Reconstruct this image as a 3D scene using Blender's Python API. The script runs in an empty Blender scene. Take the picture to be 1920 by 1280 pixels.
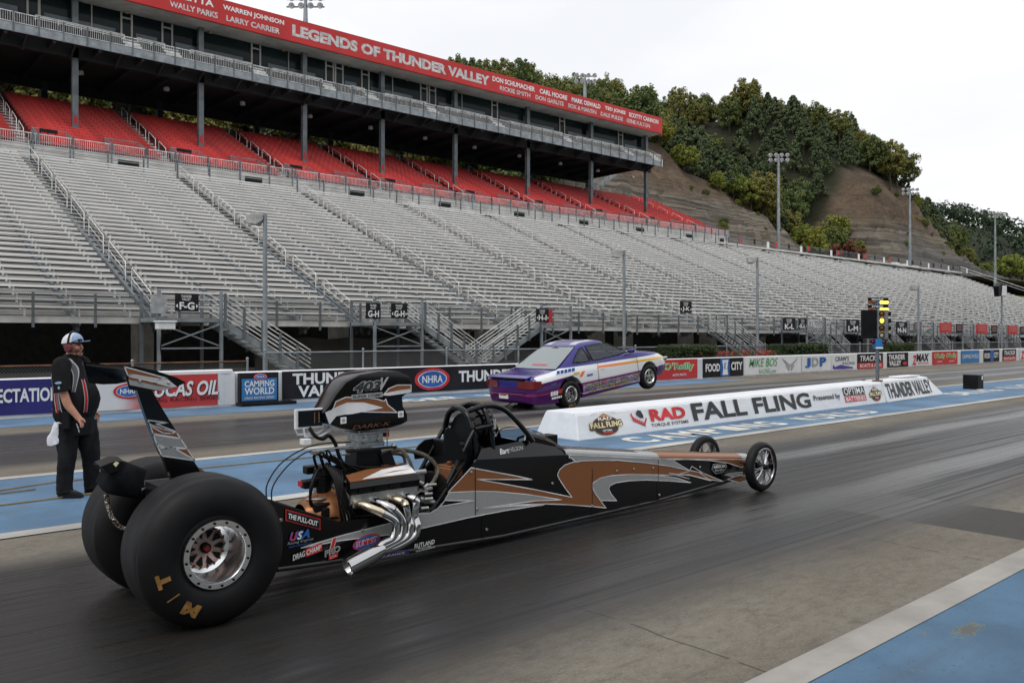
import bpy, math, random
from mathutils import Vector, Matrix
sc = bpy.context.scene
col = sc.collection
R = math.radians
# ---------------------------------------------------------------- camera, sky, sun, exposure
cam = bpy.data.objects.new('camera', bpy.data.cameras.new('camera'))
col.objects.link(cam)
cam.location = (0, 0, 1.72)
cam.rotation_euler = (R(90), 0, R(49.11 - 90))
cam.data.sensor_width = 36
cam.data.lens = 29.06
cam.data.shift_y = -12 / 1920
cam.data.clip_start = 0.05
cam.data.clip_end = 6000
sc.camera = cam
SUN_EL, SUN_AZ = R(58), R(205)
w = bpy.data.worlds.new('World'); sc.world = w; w.use_nodes = True
wn, wl = w.node_tree.nodes, w.node_tree.links
bg = wn['Background']
sky = wn.new('ShaderNodeTexSky'); sky.sky_type = 'NISHITA'; sky.sun_disc = False
sky.sun_elevation = SUN_EL; sky.sun_rotation = R(90) - SUN_AZ
sky.air_density = 1.0; sky.dust_density = 6.0; sky.ozone_density = 1.0
hs = wn.new('ShaderNodeHueSaturation'); hs.inputs['Saturation'].default_value = 0.25
wl.new(sky.outputs[0], hs.inputs['Color'])
mxw = wn.new('ShaderNodeMixRGB'); mxw.inputs[0].default_value = 0.8          # overcast: mostly an even cloud sheet
wtc = wn.new('ShaderNodeTexCoord'); wno = wn.new('ShaderNodeTexNoise'); wno.inputs['Scale'].default_value = 2.2; wno.inputs['Detail'].default_value = 5
wmp = wn.new('ShaderNodeMapping'); wmp.inputs['Scale'].default_value = (1, 1, 3); wl.new(wtc.outputs['Generated'], wmp.inputs[0]); wl.new(wmp.outputs[0], wno.inputs['Vector'])
wrp = wn.new('ShaderNodeValToRGB'); wrp.color_ramp.elements[0].position = .35; wrp.color_ramp.elements[1].position = .6
wrp.color_ramp.elements[0].color = (8.0, 8.15, 8.5, 1); wrp.color_ramp.elements[1].color = (9.3, 9.4, 9.6, 1)
wl.new(wno.outputs['Fac'], wrp.inputs[0]); wl.new(wrp.outputs[0], mxw.inputs[2])
wl.new(hs.outputs[0], mxw.inputs[1]); wl.new(mxw.outputs[0], bg.inputs['Color'])
bg.inputs['Strength'].default_value = 0.132
sun = bpy.data.objects.new('sun', bpy.data.lights.new('sun', 'SUN'))
sun.data.energy = 0.7; sun.data.angle = R(25); sun.data.color = (1, 0.96, 0.9)
sun.rotation_euler = (R(90) - SUN_EL, 0, SUN_AZ + R(90))
col.objects.link(sun)
sc.view_settings.view_transform = 'Standard'; sc.view_settings.look = 'None'
sc.view_settings.exposure = 0; sc.view_settings.gamma = 1
sc.cycles.max_bounces = 8; sc.cycles.transparent_max_bounces = 24
sc.cycles.caustics_reflective = False; sc.cycles.caustics_refractive = False
rnd = random.Random(7)

# ---------------------------------------------------------------- node helper
class V:
    def __init__(s, nt, sk): s.nt, s.sk = nt, sk
    def op(s, o, b=None, c=None, clamp=False):
        n = s.nt.nodes.new('ShaderNodeMath'); n.operation = o; n.use_clamp = clamp
        for i, x in enumerate((s, b, c)):
            if x is None: continue
            if isinstance(x, V): s.nt.links.new(x.sk, n.inputs[i])
            else: n.inputs[i].default_value = x
        return V(s.nt, n.outputs[0])
    def __add__(s, b): return s.op('ADD', b)
    def __sub__(s, b): return s.op('SUBTRACT', b)
    def __mul__(s, b): return s.op('MULTIPLY', b)
    def gt(s, b): return s.op('GREATER_THAN', b)
    def lt(s, b): return s.op('LESS_THAN', b)
    def step(s, a, b):
        n = s.nt.nodes.new('ShaderNodeMapRange'); n.interpolation_type = 'SMOOTHSTEP'
        s.nt.links.new(s.sk, n.inputs[0]); n.inputs[1].default_value = a; n.inputs[2].default_value = b
        return V(s.nt, n.outputs[0])
class M:
    """one procedural material"""
    def __init__(s, name, color=(.5, .5, .5), rough=.5, metal=0., spec=.5, coat=0.):
        s.m = bpy.data.materials.new(name); s.m.use_nodes = True
        s.nt = s.m.node_tree; s.b = s.nt.nodes['Principled BSDF']
        s.b.inputs['Base Color'].default_value = (*color, 1)
        s.b.inputs['Roughness'].default_value = rough; s.b.inputs['Metallic'].default_value = metal
        s.b.inputs['Specular IOR Level'].default_value = spec
        if coat: s.b.inputs['Coat Weight'].default_value = coat; s.b.inputs['Coat Roughness'].default_value = .03
        s._co = None
    def co(s):
        if s._co is None: s._co = s.nt.nodes.new('ShaderNodeTexCoord')
        return s._co.outputs['Object']
    def xyz(s):
        n = s.nt.nodes.new('ShaderNodeSeparateXYZ'); s.nt.links.new(s.co(), n.inputs[0])
        return [V(s.nt, o) for o in n.outputs]
    def noise(s, scale=(1, 1, 1), detail=4, rough=.55, dist=0):
        mp = s.nt.nodes.new('ShaderNodeMapping'); s.nt.links.new(s.co(), mp.inputs[0])
        mp.inputs['Scale'].default_value = scale if isinstance(scale, tuple) else (scale,) * 3
        n = s.nt.nodes.new('ShaderNodeTexNoise'); s.nt.links.new(mp.outputs[0], n.inputs['Vector'])
        n.inputs['Scale'].default_value = 1; n.inputs['Detail'].default_value = detail
        n.inputs['Roughness'].default_value = rough; n.inputs['Distortion'].default_value = dist
        return V(s.nt, n.outputs['Fac'])
    def mix(s, f, a, b):
        n = s.nt.nodes.new('ShaderNodeMixRGB')
        for i, x in ((0, f), (1, a), (2, b)):
            if isinstance(x, V): s.nt.links.new(x.sk, n.inputs[i])
            elif i == 0: n.inputs[0].default_value = x
            else: n.inputs[i].default_value = (*x, 1)
        return V(s.nt, n.outputs[0])
    def set(s, inp, v): s.nt.links.new(v.sk, s.b.inputs[inp]); return s
    def bump(s, h, strength=.3, dist=.01):
        n = s.nt.nodes.new('ShaderNodeBump'); n.inputs['Strength'].default_value = strength
        n.inputs['Distance'].default_value = dist
        s.nt.links.new(h.sk, n.inputs['Height']); s.nt.links.new(n.outputs[0], s.b.inputs['Normal']); return s
    def emit(s, c, st):
        s.b.inputs['Emission Color'].default_value = (*c, 1); s.b.inputs['Emission Strength'].default_value = st; return s
def dirty(name, c, rough=.5, metal=0., spec=.3, scale=3., amt=.25, coat=0., bump=0.):
    """plain paint / metal / cloth with soft uneven wear"""
    a = M(name, c, rough, metal, spec if max(c) > .03 else .10, coat)
    n = a.noise(scale, 5, .6)
    lo = tuple(x * (1 - amt) for x in c); hi = tuple(min(1, x * (1 + amt)) for x in c)
    a.set('Base Color', a.mix(n.step(.3, .7), lo, hi))
    if bump: a.bump(n, bump, .01)
    return a.m

# ---------------------------------------------------------------- mesh helper
ORG = {}
class MB:
    def __init__(s): s.v, s.f, s.mi = [], [], []
    def add(s, vs, fs, m=0):
        o = len(s.v); s.v += [tuple(p) for p in vs]; s.f += [tuple(i + o for i in f) for f in fs]; s.mi += [m] * len(fs); return s
    def box(s, x0, x1, y0, y1, z0, z1, m=0):
        return s.add([(x, y, z) for x in (x0, x1) for y in (y0, y1) for z in (z0, z1)],
                     [(0, 1, 3, 2), (4, 6, 7, 5), (0, 4, 5, 1), (2, 3, 7, 6), (0, 2, 6, 4), (1, 5, 7, 3)], m)
    def bar(s, a, b, w, h, m=0, up=(0, 0, 1)):
        a, b = Vector(a), Vector(b); d = (b - a).normalized(); u = Vector(up)
        if abs(d.dot(u)) > .98: u = Vector((1, 0, 0))
        l = d.cross(u).normalized() * w / 2; t = l.cross(d).normalized() * h / 2
        vs = [p + i * l + j * t for p in (a, b) for i, j in ((-1, -1), (1, -1), (1, 1), (-1, 1))]
        return s.add(vs, [(0, 3, 2, 1), (4, 5, 6, 7), (0, 1, 5, 4), (1, 2, 6, 5), (2, 3, 7, 6), (3, 0, 4, 7)], m)
    def tube(s, pts, r, n=8, m=0, closed=False):
        P = [Vector(p) for p in pts]; rr = r if isinstance(r, (list, tuple)) else [r] * len(P)
        rings, u = [], None
        for i, p in enumerate(P):
            if closed: d = (P[(i + 1) % len(P)] - P[i - 1]).normalized()
            else: d = (P[min(i + 1, len(P) - 1)] - P[max(i - 1, 0)]).normalized()
            if u is None:
                u = d.orthogonal().normalized()
            u = (u - d * u.dot(d)).normalized(); v = d.cross(u)
            rings.append([p + (u * math.cos(2 * math.pi * k / n) + v * math.sin(2 * math.pi * k / n)) * rr[i] for k in range(n)])
        return s.loft(rings, m, closed, not closed)
    def loft(s, rings, m=0, closed=False, caps=True):
        n = len(rings[0]); vs = [p for r in rings for p in r]; L = len(rings); fs = []
        for i in range(L if closed else L - 1):
            a, b = i * n, ((i + 1) % L) * n
            for k in range(n): k2 = (k + 1) % n; fs.append((a + k, a + k2, b + k2, b + k))
        if caps: fs += [tuple(range(n))[::-1], tuple((L - 1) * n + k for k in range(n))]
        return s.add(vs, fs, m)
    def cyl(s, a, b, r0, r1=None, n=16, m=0): return s.tube([a, b], [r0, r0 if r1 is None else r1], n, m)
    def lathe(s, prof, o, axis, n=32, m=0, caps=False):
        ax = Vector(axis).normalized(); u = ax.orthogonal().normalized(); v = ax.cross(u); o = Vector(o)
        rings = [[o + ax * h + (u * math.cos(2 * math.pi * k / n) + v * math.sin(2 * math.pi * k / n)) * r for k in range(n)] for r, h in prof]
        return s.loft(rings, m, False, caps)
    def poly(s, pts, m=0): return s.add(pts, [tuple(range(len(pts)))], m)
    def prism(s, a, b, m=0):
        """two matching outlines joined by walls"""
        n = len(a); return s.add(list(a) + list(b), [tuple(range(n))[::-1], tuple(range(n, 2 * n))] + [(i, (i + 1) % n, n + (i + 1) % n, n + i) for i in range(n)], m)
    def ribbon(s, pts, wd, off, m=0):
        """a pinstripe that follows an outline; pts -> points, off(p,k) lifts"""
        n = len(pts)
        for i in range(n):
            a, b = Vector(pts[i]), Vector(pts[(i + 1) % n]); d = b - a
            if d.length < 1e-5: continue
            d.normalize(); nrm = Vector((-d.z, 0, d.x)) * wd / 2 if abs(d.y) < .9 else Vector((0, 0, wd / 2))
            e = d * wd * .4
            s.add([off(a - e - nrm), off(b + e - nrm), off(b + e + nrm), off(a - e + nrm)], [(0, 1, 2, 3)], m)
        return s
    def sphere(s, c, r, n=12, m=0, sc_=(1, 1, 1)):
        k = max(6, n // 2)
        prof = [(max(1e-4, r * math.sin(math.pi * i / k)), -r * math.cos(math.pi * i / k)) for i in range(k + 1)]
        o = len(s.v); s.lathe(prof, (0, 0, 0), (0, 0, 1), n, m)
        for i in range(o, len(s.v)): p = s.v[i]; s.v[i] = (c[0] + p[0] * sc_[0], c[1] + p[1] * sc_[1], c[2] + p[2] * sc_[2])
        return s
    def build(s, name, mats, parent=None, smooth=None, bevel=0, loc=None):
        me = bpy.data.meshes.new(name)
        g = ORG.get(parent.name, Vector((0, 0, 0))) if parent else Vector(loc or (0, 0, 0))
        me.from_pydata([(p[0] - g[0], p[1] - g[1], p[2] - g[2]) for p in s.v], [], s.f)
        if not isinstance(mats, (list, tuple)): mats = [mats]
        for m in mats: me.materials.append(m)
        if len(mats) > 1: me.polygons.foreach_set('material_index', s.mi)
        if smooth is not None:
            me.polygons.foreach_set('use_smooth', [True] * len(s.f)); me.set_sharp_from_angle(angle=R(smooth))
        me.update()
        o = bpy.data.objects.new(name, me); col.objects.link(o)
        if parent: o.parent = parent
        elif loc: o.location = loc
        ORG[o.name] = Vector(g)
        if bevel:
            b = o.modifiers.new('edge', 'BEVEL'); b.width = bevel; b.segments = 2; b.limit_method = 'ANGLE'; b.angle_limit = R(40)
        return o
def tag(o, label, cat, group=None, kind=None):
    if label: o['label'] = label
    if cat: o['category'] = cat
    if group: o['group'] = group
    if kind: o['kind'] = kind
    return o
def thing(name, label, cat, loc=(0, 0, 0), group=None, rot=None):
    o = bpy.data.objects.new(name, None); col.objects.link(o); o.location = loc; o.empty_display_size = .1
    ORG[o.name] = Vector(loc)
    if rot is not None: o.rotation_euler = rot; ORG[o.name] = Vector((0, 0, 0))   # parts given in its own frame
    return tag(o, label, cat, group)
def struct(o): o['kind'] = 'structure'; return o
def dup(o, loc=None, parent=None):
    c = o.copy(); col.objects.link(c)
    if parent: c.parent = parent
    if loc is not None: c.location = loc
    ORG[c.name] = ORG.get(o.name, Vector((0, 0, 0)))
    for ch in o.children: dup(ch, None, c)
    return c

# ---------------------------------------------------------------- lettering (built-in vector font, turned into flat meshes)
_tc = {}
def glyphs(s, bold=0., shear=0.):
    k = (s, bold, shear)
    if k not in _tc:
        c = bpy.data.curves.new('t', 'FONT'); c.body = s; c.size = 1; c.offset = bold; c.shear = shear; c.resolution_u = 3
        c.fill_mode = 'FRONT'
        o = bpy.data.objects.new('t', c); me = bpy.data.meshes.new_from_object(o)
        vs = [tuple(v.co) for v in me.vertices]; fs = [tuple(p.vertices) for p in me.polygons]
        x0 = min(v[0] for v in vs); x1 = max(v[0] for v in vs); y0 = min(v[1] for v in vs); y1 = max(v[1] for v in vs)
        _tc[k] = ([((v[0] - x0) / (x1 - x0), (v[1] - y0) / (y1 - y0)) for v in vs], fs)
        bpy.data.objects.remove(o); bpy.data.curves.remove(c); bpy.data.meshes.remove(me)
    return _tc[k]
def put(mb, s, o, ux, uy, wd, h, m=0, bold=.03, shear=0., bend=None):
    """fit text s into a w x h box whose lower left corner is o; ux, uy are unit directions"""
    vs, fs = glyphs(s, bold, shear); o, ux, uy = Vector(o), Vector(ux), Vector(uy)
    P = []
    for a, b in vs:
        yy = b * h + (bend(a) if bend else 0)
        P.append(o + ux * a * wd + uy * yy)
    return mb.add(P, fs, m)
def ellipse(c, ux, uy, a, b, n=28):
    c, ux, uy = Vector(c), Vector(ux), Vector(uy)
    return [c + ux * a * math.cos(2 * math.pi * k / n) + uy * b * math.sin(2 * math.pi * k / n) for k in range(n)]
# ---------------------------------------------------------------- shared materials
galv = dirty('galvanised_steel', (.27, .30, .32), .5, .35, scale=1.5)
galv_d = dirty('weathered_steel', (.15, .17, .185), .55, .3, scale=1.2)
_a = M('bench_aluminium', rough=.45, spec=.3); _n = _a.noise((.5, 3, 3), 5, .65); _o = _a.nt.nodes.new('ShaderNodeObjectInfo')
_k = _a.mix(_n.step(.35, .7), (.86, .86, .855), (.70, .69, .67)); _k = _a.mix(V(_a.nt, _o.outputs['Random']) * .35, _k, (.66, .65, .62)); _a.set('Base Color', _a.mix(_a.noise((2.5, 6, 6), 4, .7).step(.64, .72) * .4, _k, (.42, .40, .37)))
alu = _a.m
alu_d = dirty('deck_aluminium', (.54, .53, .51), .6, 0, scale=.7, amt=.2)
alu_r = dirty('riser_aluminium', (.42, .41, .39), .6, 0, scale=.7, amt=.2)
railw = dirty('pale_rail', (.74, .74, .73), .45, .2)
white = dirty('white_paint', (.80, .81, .82), .5, scale=2, amt=.06)
black = dirty('black_paint', (.012, .012, .013), .4)
redp = dirty('red_seat_plastic', (.58, .045, .040), .5, scale=.7, amt=.3)
redsign = dirty('red_sign_paint', (.52, .035, .035), .5, scale=.4, amt=.1)
steel_dk = dirty('dark_steel_frame', (.055, .065, .075), .55, .2)
concrete = dirty('old_concrete', (.25, .24, .215), .85, scale=1.2, amt=.3, bump=.2)
silver_let = dirty('silver_letters', (.56, .55, .55), .45, .2)
white_let = dirty('white_letters', (.82, .82, .82), .5, amt=.03)
black_let = dirty('black_letters', (.02, .02, .022), .5)
red_let = dirty('red_letters', (.60, .035, .04), .5)
blue_let = dirty('blue_letters', (.03, .13, .42), .5)
green_let = dirty('green_letters', (.10, .36, .13), .5)
yellow_let = dirty('yellow_letters', (.75, .50, .06), .5)
purple_let = dirty('purple_letters', (.10, .06, .35), .5)
grey_let = dirty('grey_letters', (.35, .37, .38), .5)
X3, Y3, Z3 = (1, 0, 0), (0, 1, 0), (0, 0, 1)

# ---------------------------------------------------------------- ground, lanes, paint
g = M('asphalt_ground', (.09, .088, .085), .9); n1 = g.noise(.4, 6); g.set('Base Color', g.mix(n1.step(.3, .7), (.065, .063, .06), (.13, .125, .115)))
mb = MB()
mb.poly([(-300, -400, -.06), (4000, -400, -.06), (4000, 3000, -.06), (-300, 3000, -.06)])
struct(mb.build('ground', g.m))
# the racing surface: concrete with rubber laid down in the two lanes
t = M('racing_surface', rough=.8, spec=.25)
x, y, z = t.xyz()
big = t.noise((.35, .8, 1), 6, .6); fine = t.noise((9, 14, 1), 5, .7); grit = t.noise((60, 60, 1), 3, .8)
str1 = t.noise((.045, 2.4, 1), 6, .68); str2 = t.noise((.12, 16., 1), 4, .65); str3 = t.noise((.35, 42., 1), 3, .6); wob = t.noise((.25, .4, 1), 3)
conc = t.mix(big.step(.3, .7), (.135, .118, .094), (.205, .186, .153))
conc = t.mix(fine.step(.35, .75) * .55, conc, (.09, .078, .061))
conc = t.mix(t.noise((3.2, 4.5, 1), 6, .72).step(.52, .68) * .5, conc, (.075, .065, .052))
conc = t.mix(grit.step(.56, .70) * .6, conc, (.33, .30, .255)); conc = t.mix(grit.step(.42, .34) * .5, conc, (.05, .045, .04))
conc = t.mix(t.noise((1.1, 22, 1), 4, .6).step(.58, .72) * .35, conc, (.06, .055, .05))
yw = y + (wob - .5) * .45 + (str3 - .5) * .25
near = yw.step(2.9, 3.75) * (V(t.nt, yw.sk).step(7.65, 6.85))
far = yw.step(12.1, 12.9) * yw.step(16.9, 16.2)
rub = near.op('MAXIMUM', far)
s1 = str1.step(.38, .66); s2 = str2.step(.35, .7)
rubc = t.mix(s1, (.0055, .0057, .006), (.030, .030, .031))
rubc = t.mix(s2 * .55, rubc, (.006, .006, .007))
rubc = t.mix(str3.step(.58, .7) * .4, rubc, (.006, .006, .007))
rubc = t.mix(t.noise((2.2, 7, 1), 6, .75).step(.60, .68) * .85, rubc, (.006, .006, .007))          # rubber crumbs
down = x.step(3.5, 14)
for yc_, wd_ in ((4.45, .42), (6.35, .34), (13.6, .4), (15.6, .4)):     # sky sheen on the wheel tracks, put into the colour as paler bands
    bnd = ((y - yc_ + (wob - .5) * .5).op('ABSOLUTE')).step(wd_, wd_ * .25)
    rubc = t.mix(bnd * down * (str2.step(.25, .6)) * .8, rubc, (.21, .21, .212))
rubc = t.mix(grit.step(.58, .72) * .35, rubc, (.060, .060, .061))
mask = (rub * (s1 * .12 + .9)).op('MINIMUM', 1.0)
c2 = t.mix(mask, conc, rubc)
# launch-pad strip of newer asphalt and saw-cut joints across the lanes
patch = x.gt(7.78) * x.lt(8.98) * y.lt(4.2) * y.gt(2.3)
c2 = t.mix(patch * .9, c2, t.mix(fine, (.032, .032, .032), (.066, .065, .062)))
xj = (x + (t.noise((0, 1.3, 1), 4) - .5) * .12 - .64).op('PINGPONG', 1.555)
joint = xj.lt(.009) * t.noise((.9, 2.6, 1), 3).gt(.44)
c2 = t.mix(joint * .55, c2, (.012, .012, .012))
yj = (y + (wob - .5) * .05 - 5.6).op('ABSOLUTE').lt(.008)
c2 = t.mix(yj * .4, c2, (.015, .015, .015))
t.set('Base Color', c2)
t.set('Roughness', t.mix(rub, (.85,) * 3, t.mix(s2, (.26,) * 3, (.58,) * 3)))
t.bump(fine * .5 + grit * .5, .35, .006)
mb = MB(); mb.poly([(-80, -12, 0), (900, -12, 0), (900, 19.62, 0), (-80, 19.62, 0)])
struct(mb.build('track', t.m))
def painted(name, c, wear=.62, chips=True, alt=None):
    p = M(name, c, .75, 0, .25); a = p.noise(.9, 6, .6); b = p.noise((5, 9, 1), 6, .7); cc = p.noise((30, 30, 1), 3, .7)
    k = p.mix(a.step(.3, .7), tuple(v * .72 for v in c), tuple(min(1, v * 1.15) for v in c))
    k = p.mix(p.noise((.25, 3., 1), 5, .6).step(.45, .72) * .6, k, tuple(v * .5 + .03 for v in c))       # dirt and tyre scuffs
    k = p.mix(b.step(wear, wear + .05) * .85, k, (.17, .155, .13))
    if alt: k = p.mix(cc.step(.63, .68) * .85, k, alt); k = p.mix(p.noise((70, 70, 1), 2, .6).step(.60, .7) * .4, k, tuple(v * .55 for v in c))
    p.set('Base Color', k).bump(b * .6 + cc * .4, .35, .006)
    return p
blue_p = painted('blue_paint', (.110, .200, .315), .60, alt=(.05, .09, .14))
white_p = painted('white_line_paint', (.45, .44, .41), .66)
pale_p = painted('pale_curb_paint', (.33, .315, .29), .70)
ap = painted('apron_blue_paint', (.078, .150, .235), .625, alt=(.04, .07, .11))
x, y, z = ap.xyz()
q = ((x - 5.16) * (x - 5.16) * 24.0 + (y - 1.90) * (y - 1.90) * 150.0) + (ap.noise((14, 30, 1), 6, .75) - .5) * 3.4
base = V(ap.nt, ap.b.inputs['Base Color'].links[0].from_socket)
k = ap.mix(q.lt(.46), base, (.20, .22, .09)); k = ap.mix(q.lt(.38), k, (.10, .105, .11)); ap.set('Base Color', k)   # flaked-off patch
def sheet(name, m, x0, x1, y0, y1, z, wob=0.0):
    mb = MB(); N = 1 if not wob else 160
    for i in range(N):
        a, b = x0 + (x1 - x0) * i / N, x0 + (x1 - x0) * (i + 1) / N
        mb.add([(a, y0, z), (b, y0, z), (b, y1, z), (a, y1, z)], [(0, 1, 2, 3)])
    return struct(mb.build(name, m))
sheet('apron_paint', ap.m, -80, 300, -12, 2.125, .006)
sheet('curb_line', pale_p.m, -80, 500, 2.125, 2.33, .010)
sheet('median_paint', blue_p.m, -80, 62, 8.28, 11.36, .006)
sheet('lane_line', white_p.m, -80, 500, 8.06, 8.28, .010)
sheet('lane_line', white_p.m, -80, 500, 11.36, 11.56, .010)
sheet('wall_strip_paint', blue_p.m, -80, 27, 17.75, 19.55, .006)
# words painted on the median and by the wall
pl_ = painted('painted_letters', (.66, .65, .60), .64)
mb = MB()
put(mb, 'CAMPING WORLD', (10.2, 9.22, .012), X3, (0, -1, 0), .1, .1) if False else None
for i, ch in enumerate('CAMPING WORLD'):
    if ch == ' ': continue
    put(mb, ch, (10.15 + i * .64, 8.52, .012), X3, Y3, .50, .66, bold=.04)
struct(mb.build('median_lettering', pl_.m))
mb = MB()
for i, ch in enumerate('DRAG RACING SERIES'):
    if ch == ' ': continue
    put(mb, ch, (25.2 + i * .85, 9.35, .012), X3, Y3, .62, .75, bold=.04)
struct(mb.build('median_lettering', pl_.m))
mb = MB()
for i, ch in enumerate('THUNDER VALLEY'):
    if ch == ' ': continue
    put(mb, ch, (9.6 + i * .62, 17.75, .012), X3, Y3, .48, .75, bold=.04)
struct(mb.build('strip_lettering', pl_.m))
grass = M('bank_grass', (.13, .16, .035), .95); n_ = grass.noise(.25, 6); grass.set('Base Color', grass.mix(n_.step(.3, .7), (.10, .13, .03), (.22, .21, .06)))
mb = MB(); P = []
for i in range(13):
    X = 174 + i * 12
    P.append([(X, 30 + 0, 0.), (X, 48, 2.2), (X, 66, 10.5), (X, 96, 11.5)])
for i in range(12):
    for j in range(3): mb.add([P[i][j], P[i + 1][j], P[i + 1][j + 1], P[i][j + 1]], [(0, 1, 2, 3)])
struct(mb.build('grass_bank', grass.m, smooth=60))

# ---------------------------------------------------------------- concrete wall along the far lane
cw = M('white_wall_paint', (.72, .73, .745), .6); a = cw.noise(.8, 6); b = cw.noise((2.5, 2.5, 4), 6, .7); x, y, z = cw.xyz()
k = cw.mix(a.step(.3, .7), (.66, .67, .69), (.76, .77, .79)); k = cw.mix(b.step(.62, .72) * (z.step(.55, .0)) * .8, k, (.25, .25, .25)); cw.set('Base Color', k).bump(a, .3, .03)
ww = thing('barrier_wall', 'long white concrete wall along the far lane under the banners', 'barrier wall', (20, 19.8, 0))
mb = MB(); X = -6.0; i = 0
while X < 130:
    L = 6.1
    prof = [(19.60, 0), (19.60, .79), (19.63, .815), (19.97, .815), (20.0, .79), (20.0, 0)]
    mb.prism([(X + .004, *p) for p in prof], [(X + L - .004, *p) for p in prof]); X += L
mb.build('wall_segment', cw.m, ww)
mb = MB()
prof = [(19.58, .80), (19.58, .87), (19.63, .89), (20.0, .88), (20.0, .80)]
mb.prism([(6.2, *p) for p in prof], [(8.0, *p) for p in prof])
mb.build('cloth_cap', white, ww)

YB = 19.575
def banner(label, x0, x1, z0, z1, m, items, name='banner', sag=.006, cat='banner'):
    """thin vinyl sheet hung on the wall, its print laid 3 mm in front"""
    mb = MB(); N = max(4, int((x1 - x0) / .25)); ph = x0 * 3.1
    f = lambda u: YB + sag * math.sin(u * 5.3 + ph) + sag * .6 * math.sin(u * 13.1 + ph)
    fr, bk = [], []
    for i in range(N + 1):
        X = x0 + (x1 - x0) * i / N; fr.append(X)
    for i in range(N):
        a, b = fr[i], fr[i + 1]
        mb.add([(a, f(a), z0), (b, f(b), z0), (b, f(b), z1), (a, f(a), z1), (a, YB + .02, z0), (b, YB + .02, z0), (b, YB + .02, z1), (a, YB + .02, z1)],
               [(0, 1, 2, 3), (5, 4, 7, 6), (3, 2, 6, 7), (1, 0, 4, 5)])
    cx = (x0 + x1) / 2
    o = mb.build(name, m, None, loc=(cx, YB, z0)); tag(o, label, cat)
    lm = {}
    for it in items:
        mm = it[1]; q = lm.setdefault(mm.name, (MB(), mm))[0]
        lay = YB - sag * 1.7 - .003 - .002 * it[-1]
        if it[0] == 't':       # text, material, string, x, z, w, h, bold, shear, layer
            put(q, it[2], (it[3], lay, it[4]), X3, Z3, it[5], it[6], bold=it[7], shear=it[8])
        elif it[0] == 'r': q.poly([(it[2], lay, it[4]), (it[3], lay, it[4]), (it[3], lay, it[5]), (it[2], lay, it[5])])
        elif it[0] == 'e': q.poly(ellipse((it[2], lay, it[3]), X3, Z3, it[4], it[5]))
        elif it[0] == 'p': q.poly([(a, lay, b) for a, b in it[2]])
    for q, mm in lm.values(): q.build('lettering', mm, o)
    return o
def oval(cx, cz, a, b, L=0, sub=True):
    r = [('e', red_let, cx, cz, a, b, L), ('e', white_let, cx, cz, a * .82, b * .76, L + 1), ('e', blue_let, cx, cz, a * .78, b * .70, L + 2),
         ('t', white_let, 'NHRA', cx - a * .58, cz - b * .33, a * 1.16, b * .66, .02, 0, L + 3)]
    return r
navy = dirty('navy_vinyl', (.035, .03, .17), .5, scale=1, amt=.15)
vblack = dirty('black_vinyl', (.022, .021, .025), .5, scale=1, amt=.3)
vred = dirty('red_vinyl', (.55, .04, .045), .5, scale=1, amt=.1)
vwhite = dirty('white_vinyl', (.74, .75, .77), .5, scale=1.4, amt=.07)
vblue = dirty('blue_vinyl', (.045, .20, .46), .5, scale=1, amt=.1)
fade = M('red_fade_vinyl', rough=.5); x, y, z = fade.xyz()
fade.set('Base Color', fade.mix((x + (fade.noise(2) - .5) * .3).step(-.75, -.05), (.74, .73, .74), (.56, .05, .05)))
banner('navy banner with white capitals ending in ECTATIONS behind the man', 1.0, 4.45, .08, .80, navy,
       [('t', white_let, 'EXPECTATIONS', 2.68, .33, 1.66, .29, .03, 0, 0), ('t', white_let, 'JEGS', 4.1, .14, .9, .16, .01, 0, 0)][:1] + [('t', white_let, 'J', 4.08, .14, .09, .18, .01, 0, 0)])
banner('banner fading from white to red with an oval logo, behind the dragster wing', 4.5, 7.62, .06, .80, fade.m,
       oval(5.62, .47, .33, .17) + [('t', white_let, 'LUCAS OIL', 5.98, .30, 1.66, .35, .03, .25, 2), ('t', black_let, 'LUCAS OIL', 6.0, .285, 1.66, .35, .04, .25, 0),
       ('t', black_let, 'DRAG RACING SERIES', 6.0, .19, 1.66, .075, .0, .0, 1)], sag=.012)
banner('wrinkled plain white vinyl between the red and the blue framed banner', 7.64, 8.05, .04, .82, vwhite, [], sag=.02)
bb = thing('framed_sign', 'blue sign in a thick black frame standing on a black base against the wall', 'sign', (8.55, 19.4, 0))
MB().box(8.08, 9.08, 19.36, 19.50, .02, .80).build('frame', vblack, bb, bevel=.01)
MB().box(8.04, 9.45, 19.12, 19.50, .0, .085).build('base', black, bb, bevel=.01)
mb = MB(); mb.poly([(8.13, 19.355, .12), (9.03, 19.355, .12), (9.03, 19.355, .66), (8.13, 19.355, .66)]); mb.build('panel', vblue, bb)
mb = MB(); 
for s, x0, z0, ww_, hh, b_ in (('CAMPING', 8.2, .46, .76, .15, .02), ('WORLD', 8.2, .27, .76, .17, .02), ('DRAG RACING SERIES', 8.2, .16, .76, .06, .0)):
    put(mb, s, (x0, 19.350, z0), X3, Z3, ww_, hh, bold=b_, shear=.2 if b_ == 0 else 0)
mb.build('lettering', white_let, bb)
for L, (mm, a, b) in enumerate(((red_let, .18, .085), (white_let, .15, .066), (blue_let, .142, .06))):
    MB().poly(ellipse((8.6, 19.350 - .003 * L, .70), X3, Z3, a, b)).build('oval_logo', mm, bb)
q = MB(); put(q, 'NHRA', (8.50, 19.338, .673), X3, Z3, .2, .055, bold=.01); q.build('lettering', white_let, bb)
big = lambda s, x0, z0, ww_, hh: ('t', white_let, s, x0, z0, ww_, hh, .035, 0, 0)
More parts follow.
